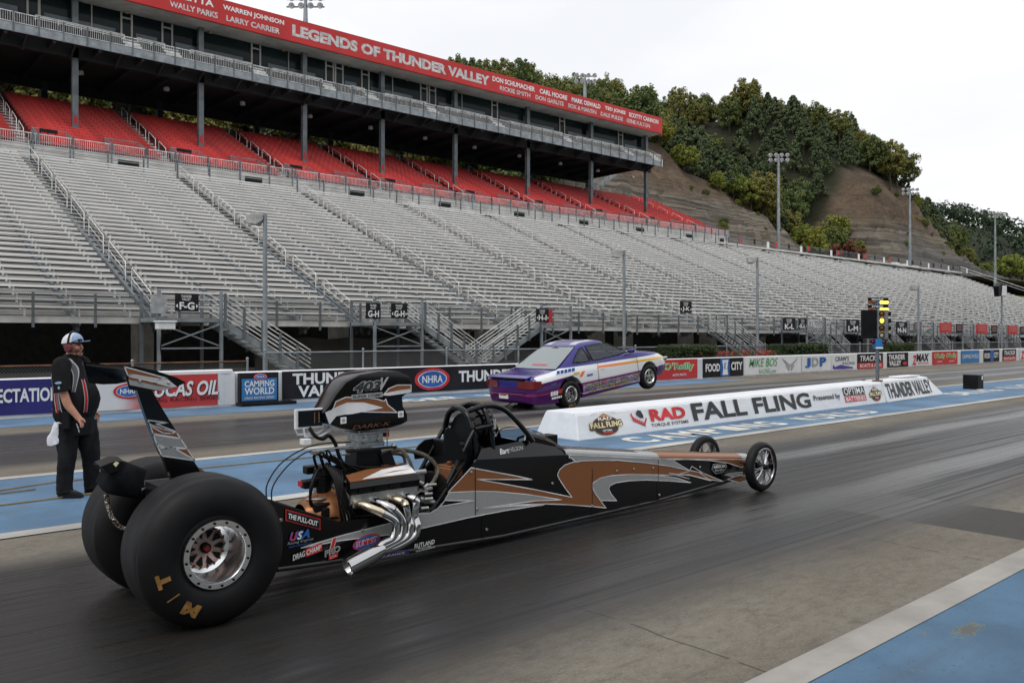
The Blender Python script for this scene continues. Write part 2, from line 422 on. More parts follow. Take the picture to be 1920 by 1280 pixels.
banner('black banner with big white words and a red and blue oval behind the engine', 9.28, 17.1, .09, .80, vblack,
       [big('THUNDER', 9.55, .45, 2.15, .29), big('VALLEY', 9.7, .13, 1.6, .29)] + oval(13.9, .45, .62, .32)
       + [('t', blue_let, 'CHAMPIONSHIP', 13.55, .665, .7, .05, .0, 0, 1), ('t', blue_let, 'DRAG RACING', 13.55, .185, .7, .05, .0, 0, 1), big('THUNDER', 14.85, .32, 2.2, .34)])
banner('white plain stretch of vinyl hidden partly behind the wheelie car', 17.2, 21.9, .06, .80, vwhite, [])
def orly(x0, w): return [('t', yellow_let, "O'Reilly", x0 - .05 * w, .33, w * 1.1, .36, .07, 0, 0), ('t', white_let, "O'Reilly", x0 - .02 * w, .35, w * 1.04, .32, .045, 0, 1),
    ('t', green_let, "O'Reilly", x0, .36, w, .30, .02, 0, 2), ('t', white_let, 'AUTO PARTS', x0 + w * .25, .17, w * .5, .09, .01, 0, 0)]
banner('red banner with two green and white shamrock logos beside the raised front wheel', 22.2, 26.5, .06, .80, vred, orly(22.5, 1.6) + orly(24.5, 1.7))
banner('black food store banner with white words beside a blue square, right after the red one', 26.85, 29.6, .05, .80, vblack,
       [big('FOOD', 27.0, .27, .95, .32), ('r', blue_let, 27.98, 28.62, .07, .78, 0)[:4] + (.07, .78, 0), big('CITY', 28.72, .29, .8, .34),
        ('p', white_let, [(28.12, .12), (28.5, .12), (28.45, .4), (28.52, .72), (28.1, .72), (28.18, .4)], 1), ('t', blue_let, 'K', 28.22, .34, .18, .28, .02, .2, 2)])
banner('white banner with tall green letters and a grey winged emblem', 29.65, 34.1, .05, .80, vwhite,
       [('t', green_let, 'MIKE BOS', 30.0, .38, 2.2, .36, .01, .25, 0), ('t', green_let, 'RACING.com', 30.75, .10, 1.3, .18, .0, .1, 0)]
       + [('p', grey_let, [(33.2 + s * .08, .12), (33.2 + s * .0, .42), (33.2 + s * .72, .74), (33.2 + s * .28, .42), (33.2 + s * .36, .36)], 0) for s in (-1, 1)])
banner('white banner with three tall blue and grey initials', 34.2, 36.8, .06, .80, vwhite,
       [('t', blue_let, 'J', 34.45, .24, .5, .45, .05, 0, 0), ('t', grey_let, 'D', 35.05, .28, .6, .42, .05, 0, 0), ('t', blue_let, 'P', 35.75, .28, .6, .42, .05, 0, 0), ('t', blue_let, 'JDPMOTORSPORTS', 34.5, .12, 1.9, .07, .0, 0, 0)][:3])
banner('white banner with a purple race car drawing and black serif name', 36.85, 39.3, .05, .80, vwhite,
       [('t', black_let, "CRAW'S", 37.2, .48, 1.3, .22, .01, 0, 0), ('t', black_let, 'RACING', 37.9, .30, 1.2, .13, .0, 0, 0),
        ('p', purple_let, [(36.95, .14), (37.0, .34), (37.15, .22), (37.7, .3), (38.9, .17), (38.9, .1), (37.1, .1)], 0)])
def tracker(x0, w): return [('r', vred, x0, x0 + w, .06, .35, 0)[:4] + (.06, .34, 0), ('t', white_let, 'TRACKER', x0 + .08 * w, .42, w * .84, .28, .02, .15, 1), ('t', white_let, 'BOATS & ATVs', x0 + .08 * w, .12, w * .84, .17, .01, .1, 1)]
banner('black over red boat banner left of the starting light pole', 39.4, 42.1, .05, .80, vblack, tracker(39.4, 2.7))
banner('black two line distressed banner just right of the starting light pole', 42.6, 45.0, .05, .80, vblack, [big('THUNDER', 42.7, .43, 1.9, .27), big('VALLEY', 42.75, .12, 1.4, .27), ('e', red_let, 44.6, .22, .25, .08, 0)])
banner('white banner with one red letter followed by three black letters', 45.05, 47.9, .05, .80, vwhite, [('t', red_let, 'Z', 45.5, .1, .55, .52, .05, .2, 0), ('t', black_let, 'MAX', 46.0, .28, 1.6, .42, .04, .15, 1), ('r', red_let, 46.2, 47.6, .17, .2, 0)[:4] + (.16, .20, 0)])
banner('red double logo banner standing between the white and the blue banner', 48.1, 51.6, .05, .80, vred, orly(48.35, 1.35) + orly(50.0, 1.35))
banner('plain blue banner with one line of white capitals near the right edge', 52.1, 54.9, .05, .80, vblue, [('t', white_let, 'CAMPING WORLD', 52.25, .32, 2.5, .24, .01, 0, 0)])
banner('small far food store banner with blue square at the right', 55.6, 58.2, .05, .80, vblack, [big('FOOD', 55.7, .27, .9, .32), ('r', blue_let, 56.65, 57.2, .07, .78, 0)[:4] + (.07, .78, 0), big('CITY', 57.25, .29, .8, .34)])
banner('far black over red boat banner near the right edge', 58.8, 61.2, .05, .80, vblack, tracker(58.8, 2.4))
banner('farthest white banner with a red Z cut by the right edge', 61.9, 65, .05, .80, vwhite, [('t', red_let, 'Z', 62.1, .1, .7, .55, .05, .2, 0), ('t', black_let, 'MAX', 62.8, .28, 1.5, .42, .04, .15, 1)])

# ---------------------------------------------------------------- chain link fence behind the wall
cl = M('chain_link_wire', (.16, .165, .165), .5, .4); x, y, z = cl.xyz()
def wires(u): return (u * 14.0).op('FRACT').lt(.17)
wa = wires(x + z).op('MAXIMUM', wires(x - z + 500.))
mixs = cl.nt.nodes.new('ShaderNodeMixShader'); tr = cl.nt.nodes.new('ShaderNodeBsdfTransparent')
cl.nt.links.new(wa.sk, mixs.inputs[0]); cl.nt.links.new(tr.outputs[0], mixs.inputs[1]); cl.nt.links.new(cl.b.outputs[0], mixs.inputs[2])
cl.nt.links.new(mixs.outputs[0], cl.nt.nodes['Material Output'].inputs[0])
rusty = dirty('rusty_rail', (.17, .085, .055), .8, scale=2, amt=.4)
def fence(label, x0, x1, Y, zt, step, top, name='chain_link_fence', zb=0.0):
    f = thing(name, label, 'fence', ((x0 + x1) / 2, Y, zb))
    X = x0
    while X <= x1 + .01:
        mb = MB().cyl((X, Y, zb), (X, Y, zt + .05), .033, n=8); mb.sphere((X, Y, zt + .07), .042, 8); mb.build('post', galv, f, smooth=50); X += step
    MB().cyl((x0, Y, zt), (x1, Y, zt), .024, n=6).build('top_rail', top, f, smooth=60)
    MB().poly([(x0, Y + .036, zb), (x1, Y + .036, zb), (x1, Y + .036, zt), (x0, Y + .036, zt)]).build('wire_mesh', cl.m, f)
    return f
fence('chain link fence with a rusty top rail behind the left part of the wall', -2.6, 9.4, 22.0, 1.0, 3.0, rusty)
fence('chain link fence with a grey top rail running to the right edge', 9.9, 111, 22.0, 1.22, 3.15, galv)
# ---------------------------------------------------------------- lower bleachers: one section copied along the track
PITCH = 9.9; XA = lambda k: 11.8 + PITCH * k
zsec = lambda X: 2.52 - .0068 * (X + 5)
ROWS, TR, RI, Y0 = 36, .745, .318, 37.15
ordn = ['first', 'second', 'third', 'fourth', 'fifth', 'sixth', 'seventh', 'eighth', 'ninth', 'tenth', 'eleventh', 'twelfth', 'thirteenth', 'fourteenth', 'fifteenth', 'sixteenth', 'seventeenth']
def bleacher():
    o = thing('bleacher_section', '', 'bleachers', (0, 36, 0), None, (0, 0, 0))
    # bench planks on brackets, one part per row
    mb = MB(); a, b = .64, PITCH - .66
    mb.box(a, b, -.16, .15, .40, .445)
    mb.box(a, b, -.168, -.14, .352, .447)
    for i in range(5):
        X = a + .35 + i * (b - a - .7) / 4
        mb.box(X - .035, X + .035, -.05, .10, .0, .40)
    bench = None
    for j in range(ROWS):
        if bench is None:
            bench = mb.build('bench', alu, o); bench.data.name = 'bench'; q = bench
        else:
            q = bench.copy(); col.objects.link(q)
        q.location = (0, Y0 - 36 + j * TR + .30, j * RI)
    # stepped decking: treads and risers, with half steps in the aisle
    mb = MB()
    mb.box(0, PITCH, 0, Y0 - 36, -.06, 0, 0)
    mb.box(0, PITCH, -.04, 0, -.25, .02, 2)
    for j in range(ROWS):
        y, zz = Y0 - 36 + j * TR, j * RI
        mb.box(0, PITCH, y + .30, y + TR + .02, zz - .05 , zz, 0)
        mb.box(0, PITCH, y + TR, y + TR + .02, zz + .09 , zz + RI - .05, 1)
        mb.box(-.6, .6, y + TR - .3, y + TR - .002, zz + .002, zz + RI / 2, 3)  # block coloured dark for the shade in its open riser
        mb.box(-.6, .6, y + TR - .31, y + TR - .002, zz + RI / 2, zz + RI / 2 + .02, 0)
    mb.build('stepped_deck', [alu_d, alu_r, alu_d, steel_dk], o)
    # looped hand rails up the middle of the aisle
    per = 5
    for k in range(7):
        j0 = 1 + k * per
        if j0 + per - 1 >= ROWS + 1: break
        ya, za = Y0 - 36 + j0 * TR, j0 * RI; yb, zb = ya + (per - 1.3) * TR, za + (per - 1.3) * RI
        mb = MB()
        mb.tube([(0, ya, za), (0, ya, za + .84), (0, ya + .06, za + .93), (0, yb - .03, zb + .97), (0, yb, zb + .9), (0, yb, zb)], .021, 6)
        mb.tube([(0, ya, za + .48), (0, yb, zb + .5)], .017, 6)
        mb.build('handrail', railw, o, smooth=60)
    # raking steel below
    mb = MB()
    for X in (.2, 3.4, 6.6, 9.7):
        mb.bar((X, .3, -.42), (X, Y0 - 36 + ROWS * TR, ROWS * RI - .5), .14, .34, up=(0, 0, 1))
        mb.add([(X - .03, -.03, -.25), (X - .03, .95, -.25), (X - .03, .95, -.62), (X - .03, -.03, -.32), (X + .03, -.03, -.25), (X + .03, .95, -.25), (X + .03, .95, -.62), (X + .03, -.03, -.32)],
               [(0, 1, 2, 3), (7, 6, 5, 4), (0, 3, 7, 4), (1, 0, 4, 5), (2, 1, 5, 6), (3, 2, 6, 7)])
    mb.build('raker_frame', galv_d, o)
    # front guard rail
    for i in range(5):
        X = .55 + i * 2.2
        MB().box(X - .045, X + .045, -.13, -.05, -.42, .94).build('rail_post', galv_d, o)
    mb = MB()
    for zz in (.92, .62, .32): mb.bar((0, -.09, zz), (PITCH, -.09, zz), .04, .045)
    mb.build('guard_rail', galv, o)
    mb = MB(); mb.poly([(0, -.155, 0), (PITCH, -.155, 0), (PITCH, -.155, .9), (0, -.155, .9)]); mb.build('wire_mesh', cl.m, o)
    return o
bl = bleacher()
gaps = {4}
lab = {-1: 'aluminium bleacher section cut off by the left edge, behind the man', 0: 'aluminium bleacher section between the F-G sign and the first G-H sign',
       1: 'aluminium bleacher section between the two way G-H sign and the H-I sign', 2: 'aluminium bleacher section just right of the H-I sign, above the wheelie car'}
for k in range(-1, 16):
    s = bl if k == -1 else dup(bl)
    s.location = (XA(k), 36, zsec(XA(k) + 5)); s['group'] = 'aluminium bleacher sections'
    s['label'] = lab.get(k, 'aluminium bleacher section, %s along the row counted from the left edge' % ordn[k + 1])
# under the stand
for k in range(-1, 16):
    zt = zsec(XA(k))
    mb = MB().box(XA(k) - .35, XA(k) + .35, 38.6, 39.6, -.06, zt + .1)
    tag(mb.build('concrete_pier', concrete, None, loc=(XA(k), 39, 0), bevel=.02), 'square concrete pier under the front of bleacher section number %d from the left' % (k + 2), 'pier', 'concrete piers under the bleachers')
for X in (43.6, 53.5): tag(MB().box(X, X + .7, 38.2, 39.4, -.06, zsec(X) - .2).build('concrete_pier', concrete, None, loc=(X, 38.8, 0), bevel=.02), 'narrow concrete pier left of the J-K notch' if X < 50 else 'narrow concrete pier right of the J-K notch', 'pier')
void = dirty('stand_shade_dark', (.018, .017, .016), .95)  # dark sheets added for the shade under the stand and against light leaks
tag(MB().box(-12, 171, 44, 44.3, -.06, 3.9).build('shade_screen', void, None, loc=(60, 44, 0)), 'added dark sheet standing in for the shade underneath the bleachers', 'wall')
tag(MB().box(-12, 171, 64.3, 64.6, -.06, 13.4).build('shade_screen', void, None, loc=(60, 64, 0)), 'added dark sheet blocking light from behind the stand, below the walkway', 'wall')
for lb, x0, x1 in (('long grey tarpaulin hanging under the stand between the F-G stairs and the H-I stairs', 16.6, 30.6),):
    tp = dirty('grey_tarp', (.058, .052, .048), .6, scale=.7); mb = MB(); N = 60; rr = []
    for i in range(N + 1):
        X = x0 + (x1 - x0) * i / N; w_ = math.sin(X * 2.9) * .07 + math.sin(X * 7.1) * .03
        top = 1.62 - .1 * abs(math.sin(X * 1.3)) - (1.0 * max(0, 1 - i / 2))
        rr.append([(X, 38.0 + w_, -.05), (X, 38.0 - w_, .8), (X, 38.0 + w_ * .4, top), (X, 38.03 + w_ * .4, top), (X, 38.04 - w_, .8), (X, 38.04 + w_, -.05)])
    mb.loft(rr); tag(mb.build('tarpaulin', tp, None, smooth=50, loc=(x0, 38, 0)), lb, 'tarpaulin')

# ---------------------------------------------------------------- walkway, red seats, suites
ZW = 13.95
wk = thing('walkway_terrace', 'grey cross walkway with steel guard rail between the bleachers and the red seats', 'walkway', (60, 65, ZW - 1))
mb = MB(); mb.box(-12, 97, 64.0, 66.6, ZW - .3, ZW, 0); mb.box(97, 171, 64.0, 65.6, ZW - .3, ZW - .05, 0)
mb.build('walkway_floor', alu_d, wk)
mb = MB()
for j in range(4): mb.box(-12, 97, 66.6 + .012 * (j % 2), 66.75, ZW + .34 * j, ZW + .34 * (j + 1) - .03, 0)
mb.build('riser_wall', alu_d, wk)
X = -10
while X < 97:
    MB().box(X - .05, X + .05, 63.92, 64.0, ZW - .35, ZW + 1.02).build('rail_post', galv_d, wk); X += 2.45
mb = MB()
for zz in (1.0, .68, .36): mb.bar((-12, 63.9, ZW + zz), (97, 63.9, ZW + zz), .045, .05)
mb.build('guard_rail', galv, wk)
for i in range(28):
    X = 3 + i * 3.3
    if X > 95: break
    mb = MB(); mb.box(X, X + 1.6, 66.0, 66.3, ZW + .42, ZW + .47)
    for d in (.25, 1.35): mb.box(X + d - .03, X + d + .03, 66.05, 66.25, ZW, ZW + .42)
    tag(mb.build('walkway_bench', railw, None, loc=(X, 66.1, ZW)), 'small white bench on the cross walkway, %d from the left' % (i + 1), 'bench', 'small white benches on the cross walkway')

sr = thing('seat_section', '', 'seats', (0, 66.8, 0), None, (0, 0, 0))
SR, ST, SI, SZ = 16, .84, .405, 15.15
seat = MB()
def one(mb, X):
    w_ = .235
    a = [(X - w_, .30, .36), (X + w_, .30, .36), (X + w_ * .92, .40, .80), (X - w_ * .92, .40, .80)]
    b = [(p[0], p[1] + .05, p[2]) for p in a]
    mb.prism(a, b, 0)
    c = [(X - w_ * .94, .24, .34), (X + w_ * .94, .24, .34), (X + w_ * .9, .26, .70), (X - w_ * .9, .26, .70)]
    mb.prism(c, [(p[0], p[1] + .035, p[2]) for p in c], 0)
    mb.box(X - .03, X + .03, .3, .5, 0, .4, 1)
NS = 17
for i in range(NS): one(seat, .75 + .28 + i * .505)
row = None
for j in range(SR):
    if row is None: row = seat.build('seat_row', [redp, steel_dk], sr); q = row
    else: q = row.copy(); col.objects.link(q)
    q.location = (0, j * ST, SZ + j * SI)
mb = MB()
for j in range(SR):
    mb.box(0, PITCH, j * ST, j * ST + ST, SZ + j * SI - .35, SZ + j * SI, 0)
    mb.box(-.5, .5, j * ST + ST - .4, j * ST + ST - .002, SZ + j * SI, SZ + (j + .5) * SI, 1)
mb.build('stepped_floor', [dirty('dark_step', (.16, .04, .038), .8), alu_d], sr)
for k in range(5):
    ya, za = (1 + 3 * k) * ST, SZ + (1 + 3 * k) * SI; yb, zb = ya + 1.7, za + .81
    MB().tube([(0, ya, za), (0, ya, za + .9), (0, ya + .08, za + 1.0), (0, yb - .08, zb + 1.02), (0, yb, zb + .94), (0, yb, zb)], .028, 6).build('handrail', railw, sr, smooth=60)
def picket(mb, a, b, h, m=0, gap=.14):
    a, b = Vector(a), Vector(b); n = max(2, int((b - a).length / gap))
    mb.bar(a + Vector((0, 0, h)), b + Vector((0, 0, h)), .05, .05, m); mb.bar(a + Vector((0, 0, .1)), b + Vector((0, 0, .1)), .04, .04, m)
    for i in range(n + 1):
        p = a + (b - a) * i / n; mb.box(p.x - .011, p.x + .011, p.y - .011, p.y + .011, p.z + .1, p.z + h, m)
mb = MB(); picket(mb, (0, -.12, SZ - .05), (PITCH, -.12, SZ - .05), .95); mb.build('front_railing', railw, sr)
for i in range(4):
    X = .4 + i * 2.6; MB().box(X - .05, X + .05, -.22, -.15, SZ - .5, SZ + .93).build('rail_post', galv_d, sr)
mb = MB().box(0, PITCH, SR * ST + .3, SR * ST + .5, SZ + (SR - 1) * SI, SZ + SR * SI + .55); mb.build('back_wall', dirty('grey_parapet', (.16, .165, .165), .8), sr)
mb = MB()
mb.bar((0, SR * ST + .4, SZ + SR * SI + 1.3), (PITCH, SR * ST + .4, SZ + SR * SI + 1.3), .04, .04)
for i in range(5): mb.box(i * 2.4 + .18, i * 2.4 + .23, SR * ST + .38, SR * ST + .43, SZ + SR * SI + .5, SZ + SR * SI + 1.3)
mb.build('back_rail', galv_d, sr)
# stair openings at the front of the seats, fenced with pickets
vd = dirty('opening_shade', (.02, .022, .022), .9)
for x0, x1, dark in ((.75, 3.0, 0), (5.7, 8.1, 1)):
    cage = MB(); zf = SZ - .05
    for X in (x0, x1):
        a = (X, -.1, zf + .05); b = (X, 2.1, zf + .95); picket(cage, a, b, .9)
    picket(cage, (x0, 2.1, zf + .95), (x1, 2.1, zf + .95), .9)
    g_ = cage.build('opening_railing', galv, sr)
    for X in (x0, x1):
        q = MB(); q.box(X - .05, X + .05, -.16, -.08, SZ - 1.4, SZ + 1.05); q.build('rail_post', galv_d, sr); q = MB(); q.box(X - .04, X + .04, 2.1, 2.16, zf + .8, zf + 1.9); q.build('rail_post', galv_d, sr)
    if dark: MB().box(x0 + .35, x1 - .55, -.24, -.1, SZ - 1.38, SZ - .22).build('opening', vd, sr)  # dark box painting in the shade of the opening
q = MB(); q.box(1.25, 2.45, 2.0, 2.06, SZ + 1.0, SZ + 1.8); q.build('aisle_sign', vblack, sr)
q = MB(); put(q, 'BB-CC', (1.4, 1.994, SZ + 1.08), X3, Z3, .95, .32, bold=.03); q.build('lettering', white_let, sr)
for i in range(11):
    X = -6.2 + PITCH * i - 1.3
    if X > 92: break
    s = sr if i == 0 else dup(sr)
    wv = [redp, 'x']
    if i == 10: s.scale = (.6, 1, 1)
    s.location = (X, 66.8, 0); s['group'] = 'red seat sections under the suites'
    s['label'] = 'block of red stadium seats, %s block from the left under the suites' % ordn[i]
XE = X if X <= 92 else X
XE = -6.2 + PITCH * 10 - 1.3 + PITCH * .6 - .1
er = thing('end_railing', 'sloping grey mesh railing closing the right end of the red seats', 'railing', (XE, 67, 15))
mb = MB()
for zz in (1.15, .75, .15): mb.bar((XE, 66.7, 15.0 + zz), (XE, 82.4, 21.6 + zz), .05, .05)
mb.bar((XE, 66.7, 16.1), (XE - 0, 66.0, 16.1), .05, .05)
mb.build('rail', galv, er)
for i in range(9):
    y_ = 66.7 + i * 1.95; MB().box(XE - .04, XE + .04, y_ - .04, y_ + .04, 14.2 + i * .82, 16.15 + i * .82).build('rail_post', galv_d, er)
mb = MB(); n = 70
for i in range(n): y_ = 66.7 + 15.6 * i / n; mb.box(XE - .01, XE + .01, y_ - .018, y_ + .018, 15.1 + 6.6 * i / n, 16.1 + 6.6 * i / n)
mb.build('infill', galv, er)

sb = thing('suite_building', 'long suite building on steel posts with a red sign band above the red seats', 'suite building', (45, 74, 15))
x0, x1 = -30, 86.9
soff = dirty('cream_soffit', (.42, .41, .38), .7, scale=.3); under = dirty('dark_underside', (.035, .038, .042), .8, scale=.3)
glassm = M('suite_glass', (.010, .017, .019), .08, 0, .12); n_ = glassm.noise((.12, .1, .5), 3); glassm.set('Base Color', glassm.mix(n_.step(.35, .65), (.008, .014, .016), (.020, .033, .036)))
glass = glassm.m
band = dirty('counter_reflection_tone', (.10, .13, .145), .25, scale=.25, amt=.3)
MB().box(x0, x1, 69.9, 70.15, 28.4, 30.5).build('sign_band', redsign, sb)
MB().box(x0, x1 - .3, 70.15, 86.5, 30.0, 30.35).build('roof', dirty('roof_membrane', (.3, .3, .3), .8), sb)
mb = MB(); mb.add([(x0, 70.15, 28.42), (x1, 70.15, 28.42), (x1, 72.7, 28.36), (x0, 72.7, 28.36)], [(0, 1, 2, 3)]); mb.box(x0, x1 - .2, 72.7, 86.4, 28.36, 28.46)
mb.box(x1 - .15, x1, 70.15, 86.5, 28.4, 30.5)
mb.build('soffit', soff, sb)
px = [16.64, 26.55, 36.32, 44.89, 54.14, 64.74, 75.46, 86.08]
for i, X in enumerate([-13, -3, 6.8] + px):
    zb = SZ + (72 - 66.8) / ST * SI - .3
    mb = MB(); mb.box(X - .22, X + .22, 71.8, 71.85, zb, 28.4); mb.box(X - .22, X + .22, 72.15, 72.2, zb, 28.4); mb.box(X - .06, X + .06, 71.85, 72.15, zb, 28.4)
    p = mb.build('post', galv_d, sb)
    if i > 2: MB().box(X - .14, X + .14, 71.785, 71.797, zb + 1.0, zb + 1.6).build('post_sign', redsign, p)
    MB().box(X - .25, X + .25, 82.5, 83.0, 15, 24.2).build('rear_post', steel_dk, sb)
# balcony deck
MB().box(x0, x1, 69.95, 70.05, 24.05, 24.68).build('deck_edge', galv, sb)
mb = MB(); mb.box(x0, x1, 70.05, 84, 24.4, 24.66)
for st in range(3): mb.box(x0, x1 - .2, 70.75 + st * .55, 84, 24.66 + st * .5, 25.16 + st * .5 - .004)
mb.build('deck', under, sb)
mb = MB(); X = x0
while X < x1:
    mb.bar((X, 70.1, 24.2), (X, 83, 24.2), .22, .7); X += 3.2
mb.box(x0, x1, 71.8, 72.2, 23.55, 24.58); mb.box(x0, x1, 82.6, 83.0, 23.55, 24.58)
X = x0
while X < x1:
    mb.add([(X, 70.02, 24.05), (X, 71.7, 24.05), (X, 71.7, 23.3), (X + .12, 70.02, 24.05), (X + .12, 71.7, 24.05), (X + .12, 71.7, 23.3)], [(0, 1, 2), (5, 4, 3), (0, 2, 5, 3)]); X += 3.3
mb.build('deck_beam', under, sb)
for i in range(13):
    X = 4 + i * 7
    MB().lathe([(.02, .32), (.22, .25), (.26, 0), (.2, -.05), (.01, -.06)], (X, 76, 23.55), (0, 0, 1), 12).build('dome_lamp', white, sb, smooth=50)
mb = MB(); picket(mb, (x0, 70.0, 24.66), (x1, 70.0, 24.66), .84, gap=.15); mb.build('balcony_railing', railw, sb)
X = -1.2
while X < x1: MB().box(X - .05, X + .05, 69.88, 69.95, 24.0, 25.52).build('balcony_post', galv_d, sb); X += 1.66
# steps and upper drink rails behind the railing
for a, b in [(13.8, 20.2), (21.2, 23.4), (25.5, 31), (33, 38), (41, 42.6), (45, 50), (52.5, 59), (61.5, 70), (72.5, 81), (83, 86.5)]:
    mb = MB(); mb.bar((a, 71.62, 26.12), (b, 71.62, 26.12), .30, .06); mb.bar((a, 71.58, 25.9), (b, 71.58, 25.9), .05, .05)
    n = max(2, int((b - a) / 1.5))
    for i in range(n + 1): X = a + (b - a) * i / n; mb.box(X - .03, X + .03, 71.55, 71.61, 25.5, 26.12)
    for i in range(4): mb.box(b - .2, b + 1.1, 72.0 - i * .45, 72.4 - i * .45, 26.0 - i * .33, 26.16 - i * .33)
    mb.build('drink_rail', railw, sb)
# glass front: panes, white mullions, doors
MB().box(x0, x1 - .25, 72.6, 72.7, 26.15, 28.33).build('glass_front', glass, sb)
for a, b in [(-20, -14), (-9, -4), (2, 6.5), (8, 12.8), (14.6, 19.8), (21.4, 23.1), (24.6, 30.6), (33, 37.8), (41, 42.3), (44, 49), (52.4, 58.8), (61, 69.6), (72, 80.4), (82.5, 85.8)]:
    MB().box(a, b, 72.585, 72.595, 26.2, 26.85).build('counter_reflection', band, sb)  # pale bands hold the glass's reflections and the tables inside as colour
for a in [13.39, 20.17, 23.44, 31.33, 38.81, 39.85, 42.8, 49.93, 51.04, 59.7, 70.44, 81.11]:
    w_ = .95
    dr = MB(); dr.box(a, a + .14, 72.48, 72.58, 26.15, 28.30); dr.box(a + w_ - .14, a + w_, 72.48, 72.58, 26.15, 28.30); dr.box(a + .14, a + w_ - .14, 72.48, 72.58, 27.82, 27.94)
    d = dr.build('door_frame', soff, sb)
    MB().box(a + .14, a + w_ - .14, 72.55, 72.57, 26.32, 27.78).build('door_glass', glass, d)
for a in [14.2, 18, 26.5, 35, 46.5, 55.5, 65.5, 76]: MB().box(a - .04, a + .04, 72.5, 72.58, 26.15, 28.32).build('mullion', soff, sb)
for i in range(14):
    X = -7 + i * 6.9
    MB().box(X - .15, X + .15, 72.2, 72.4, 28.2, 28.38).build('wall_lamp', dirty('tan_lamp', (.40, .30, .14), .6), sb, bevel=.03)
# right end of the suites
mb = MB(); mb.box(x1 - .25, x1 - .1, 72.7, 84, 24.9, 25.9); mb.box(x1 - .25, x1 - .1, 79.5, 84, 25.9, 28.3); mb.build('end_wall', soff, sb)
MB().box(x1 - .2, x1 - .14, 72.75, 79.4, 25.9, 28.3).build('end_glass', glass, sb)
mb = MB(); mb.bar((x1, 70, 25.5), (x1, 72.6, 26.9), .05, .05); mb.bar((x1, 70, 25.1), (x1, 72.6, 26.5), .05, .05); mb.box(x1 - .1, x1 + .1, 69.9, 70.1, 24.05, 25.0); mb.build('end_rail', railw, sb)
# rear core wall seen at far left
MB().box(-30, 7.2, 82, 92, 15, 28).build('core_wall', dirty('tan_block', (.30, .23, .165), .8, scale=.2), sb)
lamp = M('lit_lamp', (.9, .5, .1)).emit((1, .5, .08), 3); MB().bar((5.0, 78.0, 23.45), (5.55, 78.6, 23.45), .22, .1).build('lit_lamp', lamp.m, sb)
# sign lettering: the words stand 3 mm proud of the red band
for mm, L in ((silver_let, [('LEGENDS OF THUNDER VALLEY', 34.1, 57.3, 28.92, 1.05)]),
    (white_let, [('LITTA', 24.4, 26.9, 29.62, .55), ('WARREN JOHNSON', 27.7, 33.3, 29.55, .55), ('DON SCHUMACHER', 57.7, 64.0, 29.55, .55), ('CARL MOORE', 64.75, 69.2, 29.55, .55), ('MARK OSWALD', 69.95, 74.95, 29.55, .55), ('TED JONES', 75.75, 79.6, 29.55, .55), ('SCOTTY CANNON', 80.25, 86.1, 29.55, .55)]),
    (grey_let if False else silver_let, [('WALLY PARKS', 23.25, 27.25, 28.75, .5), ('LARRY CARRIER', 28.0, 32.9, 28.75, .5), ('RICKIE SMITH', 58.75, 63.3, 28.75, .5), ('DON GARLITS', 64.1, 68.6, 28.75, .5), ('SOX & MARTIN', 69.35, 74.2, 28.75, .5), ('DALE PULDE', 75.0, 79.1, 28.75, .5), ('GENE FULTON', 79.8, 84.4, 28.75, .5)])):
    mb = MB()
    for s, a, b, zz, h in L: put(mb, s, (a, 69.895, zz), X3, Z3, b - a, h, bold=.05 if h > 1 else .03)
    mb.build('lettering', mm, sb)
# back staircases behind the red seats
def backstair(label, xa, y, za, n):
    o = thing('back_staircase', label, 'staircase', (xa, y, za)); mb = MB()
    for i in range(n): mb.box(xa + i * .3, xa + i * .3 + .32, y - .7, y + .7, za + i * .2, za + i * .2 + .06)
    mb.build('steps', railw, o)
    q = MB(); L = n * .3; H_ = n * .2
    for dy in (-.7, .7):
        for hh in (-.1, .35, .7, 1.0): q.bar((xa, y + dy, za + hh), (xa + L, y + dy, za + H_ + hh), .05, .2 if hh < 0 else .05)
        for i in range(8): q.box(xa + L * i / 7 - .03, xa + L * i / 7 + .03, y + dy - .03, y + dy + .03, za + H_ * i / 7 - .1, za + H_ * i / 7 + 1.0)
    q.build('side_rail', galv, o)
backstair('steel staircase climbing behind the red seats left of the middle of the stand', 36.0, 85, 21.8, 26)
backstair('steel staircase climbing behind the red seats near the right end of the suites', 87.5, 85, 21.8, 22)
# rail along the top of the bleachers beyond the red seats
tr_ = thing('top_fence', 'grey mesh fence along the top row of the bleachers right of the red seats', 'fence', (130, 65.8, ZW))
k = 0
for a in range(98, 171, 9):
    mb = MB(); picket(mb, (a, 65.6, ZW - .1), (a + 7.6, 65.6, ZW - .1), 1.3, gap=.3); mb.build('rail_panel', galv, tr_)
    MB().box(a - .05, a + .05, 65.5, 65.6, ZW - .1, ZW + 1.25).build('rail_post', galv_d, tr_)
    MB().box(a + .1, a + .75, 65.46, 65.5, ZW + .5, ZW + 1.2).build('row_sign', redsign if a < 152 else vblack, tr_)
    MB().box(a + 6.9, a + 7.5, 65.46, 65.5, ZW + .1, ZW + 1.1).build('notice', white, tr_)
    MB().box(a + 3.6, a + 4.0, 65.46, 65.5, ZW + .5, ZW + 1.2).build('row_sign', vblack, tr_)
mb = MB(); mb.bar((171.2, 36, 3.1), (171.2, 64.5, 15.0), .07, .07); mb.bar((171.2, 36, 2.6), (171.2, 64.5, 14.5), .05, .05)
tag(mb.build('end_railing', railw, None, loc=(171, 50, 9)), 'pale sloping handrail down the far right end of the bleachers', 'railing')
for i in range(11):
    y_ = 36 + i * 2.85; 
